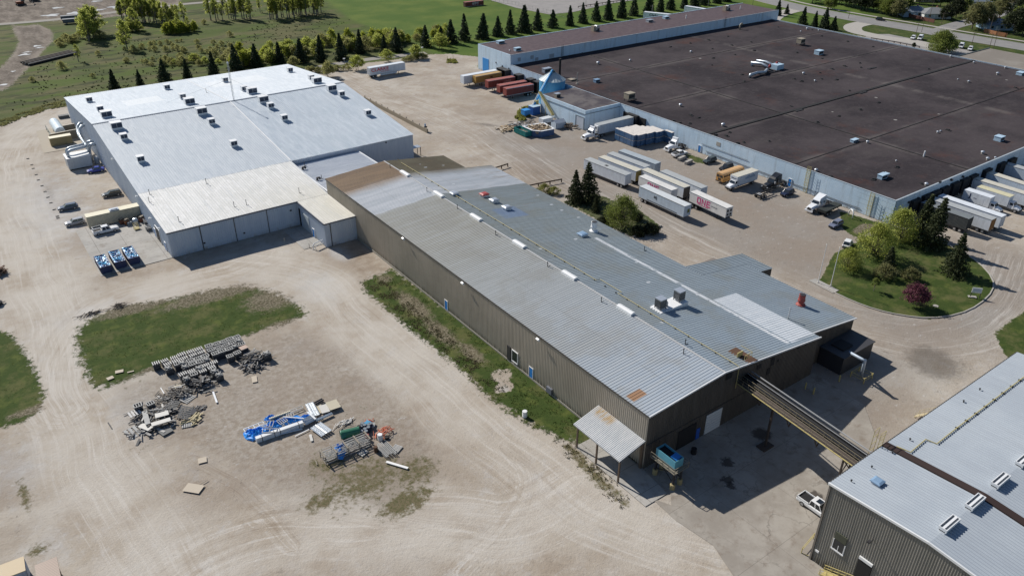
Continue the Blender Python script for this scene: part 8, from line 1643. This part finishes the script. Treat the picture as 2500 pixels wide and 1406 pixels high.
b.o=e.location.copy();b.build('long_tube',M_greyw2,e)
for k in range(5):
 p_=A_+d_*(k/4);b=MB()
 for s in(-1.05,1.05):b.bar(p_+nrm*s,p_+nrm*s+Vector((0,0,1.6)),.1)
 b.bar(p_-nrm*1.1+Vector((0,0,1.55)),p_+nrm*1.1+Vector((0,0,1.55)),.22,.12);b.bar(p_-nrm*1.1+Vector((0,0,.1)),p_+nrm*1.1+Vector((0,0,.1)),.1);b.o=e.location.copy();b.build('cross_frame',M_wood,e)
b=MB()
for k in range(12):s=rnd.uniform(-.9,.9);u0,u1=sorted((rnd.random(),rnd.random()));b.bar(A_+d_*u0+nrm*s+Vector((0,0,rnd.uniform(.3,1.5))),A_+d_*u1-nrm*s+Vector((0,0,rnd.uniform(.3,1.5))),.06)
b.o=e.location.copy();b.build('loose_tube',M_greyw2,e)['kind']='stuff'
tarp('blue tarp bundle stuffed through the scaffold frames',[K(1300,830),K(1440,790),K(1440,900),K(1400,985),K(1320,985),K(1330,930),K(1270,880)],1.3,6)
e=empty('green_tank',K(1500,680),math.atan2((K(1610,640)-K(1400,690)).y,(K(1610,640)-K(1400,690)).x),'dark green horizontal tank with rusty rails beside the oil drums','tank');b=MB();pr=[(-1.7,.15),(-1.6,.55),(-1.4,.72),(1.4,.72),(1.6,.55),(1.7,.15)]
b.tube([(-1.55,0,.8),(-1.3,0,.8),(1.3,0,.8),(1.55,0,.8)],.72,18);b.build('shell',mat('green_paint',(.02,.14,.08),.45,var=.15),e,bevel=.1)
for x_ in(-1.0,1.0):b=MB();b.box(x_-.12,x_+.12,-.7,.7,0,.3);b.build('saddle',M_dark,e)
b=MB();b.bar((-1.6,.5,1.6),(1.2,.5,1.6),.07);b.bar((-1.6,.5,.1),(-1.6,.5,1.6),.07);b.bar((-1.6,-.7,.1),(-1.6,-.7,1.2),.07);b.build('rail',M_wood,e)
def drum(label,p_,m,group=None,lid=None,h=.9,r=.32,src=[None]):
 e=empty('oil_drum',p_,rnd.uniform(0,3),label,'drum',group);b=MB();b.lathe([(r,0),(r,h*.33),(r+.025,h*.34),(r,h*.36),(r,h*.66),(r+.025,h*.67),(r,h*.69),(r,h)],n=16);b.build('shell',m,e);b=MB();b.lathe([(r-.04,h),(r-.04,h+.012)],n=16);b.build('lid',lid or m,e);return e
M_db=mat('dark_blue_drum',(.012,.025,.07),.5);M_gl=mat('grey_drum_lid',(.16,.19,.22),.5)
d0=drum('dark blue oil drum in the cluster right of the green tank',K(1690,580),M_db,'dark blue drums by the green tank',M_gl)
for x,y in((1640,600),(1660,560),(1740,610),(1695,630),(1650,660),(1710,660),(1745,575),(1620,625),(1770,560)):dup(d0,K(x,y),rnd.uniform(0,3))
drum('black taller drum at the back left of the drum cluster',K(1618,610),M_black,h=1.1);drum('rust red drum at the front of the drum cluster',K(1722,715),mat('rust_red_stack',(.28,.05,.04),.6));drum('brown open drum left of the steel bundle',K(1838,880),mat('rust_brown',(.09,.045,.025),.85),h=1.0)
drum('white plastic drum beside the orange frame',K(1895,725),M_white,h=1.15,r=.4);drum('black bucket in front of the orange frame',K(1980,705),M_black,h=.35,r=.35)
p0=q('b3',160,1275);drum('lone white plastic drum in the grass by the tan factory',g(*p0),M_white,h=1.15,r=.42)
heap('orange_steel','orange painted steel frame lying behind the white drum',K(1960,640),1.7,1.1,24,.9,mat('orange_paint',(.40,.07,.02),.5),.5,1.6,14,.1);heap('orange_steel','small orange and blue bits behind the drum cluster',K(1740,500),1.2,.8,20,.4,mat('orange_paint',(.40,.07,.02),.5),.3,.9,15,.12)
b=MB();p_=K(1725,545);b.obox((p_.x,p_.y,.4),1.1,.9,.8,.4);b.o=Vector(p_);tag(b.build('blue_box',mat('light_blue_box',(.05,.26,.45),.5)),'light blue box behind the drum cluster','box');b=MB();p_=K(1790,545);b.obox((p_.x,p_.y,.25),1.1,.8,.3,.9,.2);b.o=Vector(p_);tag(b.build('grey_box',M_greyw2),'grey tilted panel right of the light blue box','panel')
e=empty('steel_bundle',K(1980,870),0,'bundle of grey steel posts and rods beside the small pallet','bundle');A_,B_=K(1900,800),K(2050,945);d_=B_-A_;nrm=Vector((-d_.y,d_.x,0)).normalized()
for k in range(14):b=MB();s=-1.0+k*.155;o_=rnd.uniform(-.1,.1);b.bar(A_+nrm*s+d_*o_+Vector((0,0,.2+.12*(k%3))),B_+nrm*s+d_*o_+Vector((0,0,.2+.12*(k%3))),.1);b.o=e.location.copy();b.build('post',M_greyw2 if k%3 else M_greyw,e)
heap('pale_sticks','small heap of pale sticks behind the green tank',K(1415,505),1.7,.9,22,.3,mat('bleached_timber',(.50,.49,.47),.85),.8,1.8,16,.08,.4)
board('long bright white board at the right of the lay-down yard',K(1975,1025),K(2262,1110),.42,mat('bright_white_board',(.75,.75,.74),.5,var=.03),.12);board('short pale stick left of the scaffold stack',K(1035,1005),K(1058,1062),.16,M_wood,.05)
def D7(x,y,z=0):return g(100+x/7.81,260+y/7.81,z)
e=empty('filter_unit',(22.2,246.4,0),0,'pale grey ribbed equipment box with big twin ducts beside the white warehouse','filter unit');b=MB();b.box(22.2,28.4,246.4,251.6,.25,3.4);b.o=e.location.copy();b.build('cabinet',panel('pale_grey_cabinet',(.46,.50,.54),.5,.5,.15),e);b=MB();b.box(22.1,28.5,246.3,251.7,3.4,3.5);b.o=e.location.copy();b.build('lid',M_white,e);b=MB();b.box(22.4,28.2,246.6,251.4,0,.25);b.o=e.location.copy();b.build('base',M_dark,e)
zt=3.5
for i,y_ in enumerate((248.0,250.4)):
 xl=23.0+i*.1-.0;b=MB();b.tube([(xl,y_,zt),(xl,y_,zt+.9),(xl+.3,y_+.1,zt+1.5),(xl+1.0,y_+.2,zt+1.75),(27.2,y_+.9,zt+1.75),(28.0,y_+1.3,zt+1.75),(28.5,y_+2.2,zt+1.7),(28.6,256+i*2,zt+1.6),(28.6,258.5+i*2.2,zt+1.7),(28.75,260.5+i*2.6,zt+2.0),(29.2,262+i*3,zt+3.2),(30.1,262.6+i*3,zt+3.9),(31.0,262.9+i*3,zt+4.0)],.42,14);b.o=e.location.copy();b.build('duct',M_shiny,e,smooth=True)
for i,y_ in enumerate((253.0,250.2)):
 b=MB();b.tube([(28.9,y_+.6,0),(28.9,y_+.5,2.2),(29.1,y_+.4,4.3),(29.6,y_+.1,5.2),(30.2,y_-.1,5.3),(31.0,y_-.2,5.2)],.48,14);b.o=e.location.copy();b.build('riser_duct',M_shiny,e,smooth=True)
b=MB();b.lathe([(.7,0),(.7,1.6),(.4,2.0)],(30.0,248.4,0),14);b.o=e.location.copy();b.build('cyclone',M_hood,e)
e=empty('horizontal_tank',(26,283.5,0),0,'white horizontal gas tank on saddles behind the tan walls, far left','tank');b=MB();b.tube([(25.6,290.0,2.2),(25.6,289.4,2.2),(25.6,278.6,2.2),(25.6,278.0,2.2)],1.45,20);b.o=e.location.copy();b.build('shell',mat('tank_white',(.62,.70,.76),.3,var=.04),e,smooth=False,bevel=.25)
for y_ in(280.5,287.5):b=MB();b.box(24.5,26.7,y_-.25,y_+.25,0,1.2);b.o=e.location.copy();b.build('saddle',M_conc,e)
b=MB()
for y_ in(278.5,281.5,284.5,287.5,290):b.bar((22.9,y_,0),(22.9,y_,1.8),.12)
for z_ in(.8,1.7):b.bar((22.9,278.5,z_),(22.9,290,z_),.12)
b.bar((22.9,278.5,1.7),(21.6,272.6+2,1.5),.2);b.o=e.location.copy();b.build('side_rail',mat('green_grey_steel',(.14,.17,.15),.6),e)
e=empty('tan_wall_bay',(26,276,0),0,'tan concrete bay walls between the white tank and the cream container','wall');b=MB();b.bar((22.0,275.8,1.3),(30.6,276.6,1.3),.3,2.6);b.bar((27.2,284.8,1.0),(30.8,285.2,1.0),.3,2.0);b.o=e.location.copy();b.build('wall',mat('tan_concrete',(.27,.235,.18),.9),e);b=MB();b.bar((22.0,275.8,2.65),(30.6,276.6,2.65),.5,.1);b.bar((27.2,284.8,2.05),(30.8,285.2,2.05),.5,.1);b.o=e.location.copy();b.build('coping',mat('pale_coping',(.5,.46,.4),.8),e)
b=MB();p_=D7(440,215);b.box(p_.x-1.6,p_.x+1.6,p_.y-.9,p_.y+.9,0,.9);b.o=Vector(p_);tag(b.build('dark_skip',mat('dark_grey_box',(.07,.075,.08),.7)),'dark grey low box on the ground behind the white tank','box')
sheet('concrete_pad',[(18.5,266.5),(30.8,266.5),(30.8,291),(20,291)],.025,mat('pale_tan_slab',(.36,.32,.26),.9,var=.12))
def H7(x,y,z=0):return g(190+x/7.03,480+y/7.03,z)
for i,(x,y,w,h,m_,lab)in enumerate(((765,470,1.1,1.3,mat('brown_box',(.16,.06,.035),.7,var=.3),'left brown box against the cream container'),(850,480,1.1,1.3,mat('orange_box',(.27,.10,.04),.7,var=.3),'orange brown box next to the left brown box'),(1110,420,1.6,1.2,mat('brown_box',(.16,.06,.035),.7),'brown box at the warehouse wall behind the cages'))):
 p_=H7(x,y);e=empty('packing_box',p_,.05,lab,'box');b=MB();b.box(-w/2,w/2,-w/2,w/2,.1,h);b.build('body',m_,e);b=MB();b.box(-w/2-.03,w/2+.03,-w/2-.03,w/2+.03,h-.1,h);b.build('rim',M_dark,e);b=MB();b.obox((0,0,h+.1),w*.8,w*.4,.2,.5);b.build('load',M_wood,e)
for i,(x,y)in enumerate(((1190,470),(1225,585))):
 p_=H7(x,y);e=empty('wire_cage',p_,.05,['grey wire cage container farther along the warehouse wall','grey wire cage container nearer the blue door'][i],'cage');b=MB()
 for k in range(7):u=-.6+k*.2;b.bar((u,-.6,.1),(u,-.6,1.3),.04);b.bar((u,.6,.1),(u,.6,1.3),.04);b.bar((-.6,u,.1),(-.6,u,1.3),.04);b.bar((.6,u,.1),(.6,u,1.3),.04)
 for z_ in(.1,.5,.9,1.3):b.box(-.62,.62,-.62,-.58,z_,z_+.05);b.box(-.62,.62,.58,.62,z_,z_+.05);b.box(-.62,-.58,-.58,.58,z_,z_+.05);b.box(.58,.62,-.58,.58,z_,z_+.05)
 b.build('mesh',M_steel,e);b=MB();b.box(-.55,.55,-.55,.55,.1,.8);b.build('load',M_dark,e)
p_=H7(1000,470);e=empty('foil_wrapped_drum',p_,0,'silver foil wrapped drum behind the yellow trolley','drum');b=MB();b.lathe([(.65,0),(.7,1.1),(.5,1.5),(.2,1.6)],n=12);b.build('wrap',M_shiny,e)
for i,(x,y)in enumerate(((915,490),(880,500))):drum(['grey drum left of the foil wrapped drum','second grey drum left of the foil wrapped drum'][i],H7(x,y),M_gl)
p_=H7(1015,560);e=empty('yellow_trolley',p_,0,'yellow steel trolley parked in front of the wall clutter','trolley');b=MB()
for s in(-.55,.55):b.bar((s,-.9,.3),(s,.6,.3),.08);b.bar((s,.6,.3),(s,.6,1.5),.08);b.bar((s,-.9,.3),(s,.6,1.2),.06)
for k in range(4):b.bar((-.55,.6,.4+k*.35),(.55,.6,.4+k*.35),.07)
b.build('frame',M_yellow,e);b=MB();b.box(-.6,.6,-.9,.6,.33,.4);b.build('deck',M_yellow,e)
for s in(-.5,.5):
 for y_ in(-.7,.5):addwheel(e,s,y_ if y_>0 else y_,.15,.08)
heap('wall_clutter','dark mixed clutter piled along the warehouse wall',H7(1080,400),2.0,1.6,46,1.0,M_darkw,.4,1.2,21,.3)
TP={k:gq('c7',*v)for k,v in dict(a=(1565,575),b=(1635,525),c=(1400,430),d=(1465,385)).items()}
cx=sum(p.x for p in TP.values())/4;cy=sum(p.y for p in TP.values())/4;ux=(TP['b']-TP['a']);e=empty('elevated_tank',(cx,cy,0),0,'open topped pale blue tank on tall dark legs with a railed platform','tank');H_=3.7
x0,x1=min(p.x for p in TP.values()),max(p.x for p in TP.values());y0,y1=min(p.y for p in TP.values()),max(p.y for p in TP.values())
M_tk=mat('pale_blue_tank',(.10,.32,.42),.5,var=.15)
b=MB();b.box(x0+.0,x1-.0,y0+.1,y1,H_,H_+.1);b.box(x0,x1,y0+.1,y0+.18,H_+.1,H_+1.5);b.box(x0,x0+.08,y0+.18,y1,H_+.1,H_+1.5);b.box(x1-.08,x1,y0+.18,y1,H_+.1,H_+1.5);b.box(x0+.08,x1-.08,y1-.08,y1,H_+.1,H_+1.5);b.o=e.location.copy();b.build('tank_wall',M_tk,e)
b=MB();b.box(x0+.1,x1-.1,y0+.2,y1-.1,H_+1.0,H_+1.1);b.o=e.location.copy();b.build('contents',M_black,e);b=MB();b.obox(((x0+x1)/2+.3,y0+1.0,H_+1.3),x1-x0-.4,1.1,.2,.1,.1,0);b.o=e.location.copy();b.build('cover_sheet',M_blue,e)
b=MB();
for z_ in(.55,1.1):
 for(ax,ay),(bx2,by2)in(((x0-.6,y0-.5),(x1+.6,y0-.5)),((x1+.6,y0-.5),(x1+.6,y1+.4)),((x0-.6,y0-.5),(x0-.6,y1+.4))):b.bar((ax,ay,H_+z_-.3),(bx2,by2,H_+z_-.3),.06)
for k in range(5):u=k/4;b.bar((x0-.6,y0-.5+u*(y1-y0+.9),H_-.2),(x0-.6,y0-.5+u*(y1-y0+.9),H_+.8),.06);b.bar((x1+.6,y0-.5+u*(y1-y0+.9),H_-.2),(x1+.6,y0-.5+u*(y1-y0+.9),H_+.8),.06)
b.box(x0-.65,x1+.65,y0-.55,y0+.08,H_-.25,H_-.15);b.box(x0-.65,x0-.02,y0+.08,y1+.4,H_-.25,H_-.15);b.box(x1+.02,x1+.65,y0+.08,y1+.4,H_-.25,H_-.15);b.o=e.location.copy();b.build('platform',mat('dull_grating',(.20,.18,.14),.7),e)
for p_ in TP.values():
 b=MB();b.box(p_.x-.14,p_.x+.14,p_.y-.14,p_.y+.14,0,H_-.25);b.o=e.location.copy();b.build('leg',M_dark,e);b=MB();b.lathe([(.4,0),(.4,.95),(.3,1.0)],p_,12);b.o=e.location.copy();b.build('leg_guard',mat('dull_yellow_guard',(.33,.27,.14),.8,var=.2),e)
b=MB();Q=[TP['a'],TP['b'],TP['d'],TP['c']]
for i in range(4):a_,c_=Q[i],Q[(i+1)%4];b.bar((a_.x,a_.y,1.2),(c_.x,c_.y,H_-.4),.1);b.bar((c_.x,c_.y,1.2),(a_.x,a_.y,H_-.4),.1)
b.o=e.location.copy();b.build('brace',M_dark,e)
p_=gq('c7',1770,235);drum('black drum standing in the shade near the overhead doors',p_,M_black,h=1.0,r=.45)
a_,c_=g(-60,1402,2.6),g(57,1358,2.6)
e=empty('cream_container',(c_.x,c_.y,0),math.atan2((a_-c_).y,(a_-c_).x),'cream topped box container at the lower left corner','container');L_=7
b=MB();b.box(0,L_,0,2.6,0,2.5);b.build('body',T_paleblue,e);b=MB();b.box(-.05,L_+.05,-.05,2.65,2.5,2.62);b.build('roof',mat('tan_cream_roof',(.52,.42,.28),.7,var=.12),e);b=MB();b.box(-.06,-.01,.2,2.4,.1,2.3);b.build('door',M_bluehood,e)
a_,c_=g(86,1378,3.0),g(136,1358,3.0)
an_=math.atan2((c_-a_).y,(c_-a_).x);e=empty('brown_shed',(a_.x,a_.y,0),an_,'brown shingle roofed shed at the bottom left beside the cream container','shed');Lx=(c_-a_).length;b=MB();b.box(.1,Lx-.1,-6,-.1,0,2.9);b.build('wall',mat('brown_wall',(.12,.075,.05),.8),e)
b=MB();b.add([(-.1,.1,2.9),(Lx+.1,.1,2.9),(Lx+.1,-6.2,3.4),(-.1,-6.2,3.4),(-.1,.1,2.75),(Lx+.1,.1,2.75),(Lx+.1,-6.2,3.2),(-.1,-6.2,3.2)],[(3,2,1,0),(0,1,5,4),(1,2,6,5),(4,5,6,7),(3,0,4,7)]);m=roofmat('brown_shingles_fine',lambda t:t.mix(t.math('LESS_THAN',t.math('FRACT',t.math('MULTIPLY',t.xyz(t.obj())[1],3.3)),.25),t.mix(t.noise(t.pos(),3,4,.7),(.17,.10,.07),(.23,.15,.11)),(.06,.035,.025)));b.build('roof',m,e)
heap('rusty_scrap','dark rusty machine parts at the left frame edge',g(-2,668),1.8,2.2,50,1.6,mat('rust_brown',(.09,.045,.025),.85),.5,1.8,31,.35);heap('rusty_scrap','dark scrap below the rusty parts at the left frame edge',g(-6,745),1.2,1.2,20,1.0,M_darkw,.5,1.4,32,.35)
heap('dead_branches','dead dark branches at the top of the big grass island',gq('b1',1140,225),1.6,1.0,30,.5,mat('dark_twig',(.04,.03,.025),.9),.8,2.0,33,.06);heap('dead_branches','dark fallen brush beside the road above the grass island',gq('b1',870,300),3.0,.6,26,.15,mat('dark_twig',(.04,.03,.025),.9),.8,2.4,34,.05,.5)
b=MB();p_=gq('b2',1338,1030)
e=empty('flat_stack',g(57,161),0,'long dark stack of rusty beams lying beside the muddy track, upper left','beam stack');A_,B_=g(62,160),g(180,131);d_=B_-A_;nrm=Vector((-d_.y,d_.x,0)).normalized()
for k in range(6):b=MB();b.bar(A_+nrm*(k*.9-2)+Vector((0,0,.6+.3*(k%2))),B_+nrm*(k*.9-2)+Vector((0,0,.6+.3*(k%2))),.6,.7);b.o=e.location.copy();b.build('beam',M_rbrown if k%2 else M_greyw,e)
b=MB();b.bar(A_-nrm*2.6+Vector((0,0,.4)),B_-nrm*2.6+Vector((0,0,.4)),.4,.8);b.o=e.location.copy();b.build('edge_beam',M_black,e)
def excav(label,p_,rz):
 e=empty('excavator',p_,rz,label,'excavator');M_o=mat('rusty_orange',(.22,.07,.03),.7,var=.2)
 for s in(-1,1):b=MB();b.side([(-2.2,.1),(2.2,.1),(2.5,.5),(2.2,.95),(-2.2,.95),(-2.5,.5)],s*1.3-.35,s*1.3+.35);b.build('track',M_dark,e)
 b=MB();b.box(-2.2,1.2,-1.3,1.3,1.1,2.3);b.build('house',M_o,e);b=MB();b.box(.2,1.6,-1.25,-.1,1.1,3.0);b.build('cab',M_glass,e);b=MB();b.bar((1.2,.4,1.8),(4.8,.4,4.6),.5,.7);b.build('boom',M_dark,e);b=MB();b.bar((4.8,.4,4.6),(6.6,.4,1.8),.35,.5);b.build('stick',M_dark,e);b=MB();b.obox((6.7,.4,1.0),.9,1.2,1.0,0,0,.4);b.build('bucket',M_dark,e)
excav('rusty orange excavator in the muddy yard at the top left corner',g(52,14),.2);excav('dark excavator with lowered boom at the top left edge',g(85,4),2.6)
for i,(x,y)in enumerate(((170,48),(176,58))):e=empty('utility_trailer',g(x,y),D(-8),['grey boxy trailer parked by the dirt track, farther one','grey boxy trailer parked by the dirt track, nearer one'][i],'trailer');b=MB();b.box(-4,4,-1.2,1.2,.9,2.4 if i else 2.0);b.build('box',mat('slate_grey',(.12,.14,.16),.6,var=.2),e);b=MB();b.box(-4,4,-1.25,1.25,.6,.9);b.build('frame',M_dark,e);[addwheel(e,x_,s*1.2,.45,.35)for x_ in(-2.5,2.5)for s in(-1,1)]
e=empty('site_building',g(1430,-22),D(0),'low pale blue building at the top edge beyond the far car park','building');b=MB();b.box(-22,26,0,14,0,5);b.build('wall',T_paleblue,e);b=MB();b.box(-22.3,26.3,-.3,14.3,5,5.3);b.build('roof',M_hood,e);b=MB();[b.box(-18+k*6,-15+k*6,-.08,-.02,.5,3.6)for k in range(7)];b.build('shutter',M_bluehood,e)
pts=[q('z3',-350,-10),q('z3',40,45),q('z3',300,110),q('z3',550,170)];e=empty('chain_fence',g(*pts[0]),0,'thin chain link fence bounding the far car park','fence');b=MB();nn=0
P_=[g(*p)for p in pts]
for a_,c_ in zip(P_[:-1],P_[1:]):
 for z_ in(1.8,.15):b.bar(a_+Vector((0,0,z_)),c_+Vector((0,0,z_)),.07)
 k=int((c_-a_).length/3)
 for i in range(k):p_=a_.lerp(c_,i/k);pb_=MB();pb_.bar(p_,p_+Vector((0,0,1.9)),.08);pb_.o=e.location.copy();pb_.build('post',M_conc,e)
b.o=e.location.copy();b.build('rail',M_conc,e)
b=MB();p_=g(1100,148)
for i,(x,y)in enumerate(((1845,590),(1880,600),(1900,585))):p_=gq('z2',x,y);b=MB();b.tube([(0,0,0),(0,0,2.4)],.1,6);tag(b.build('marker_post',M_yellow,loc=p_),['left yellow post on the small weedy mound in the yard','middle yellow post on the small weedy mound in the yard','right yellow post on the small weedy mound in the yard'][i],'post')
weeds('weeds','small weedy mound with yellow posts in the far yard',[(wp([(1090,150),(1098,146),(1110,147),(1114,153),(1102,157),(1092,155)]),260)],0,.5,L_willow,10);weeds('weeds','tall green weeds by the sky blue box near the bin',[(wp([(1262,290),(1275,265),(1295,262),(1290,285),(1270,298)]),700)],0,.6,L_willow,11)
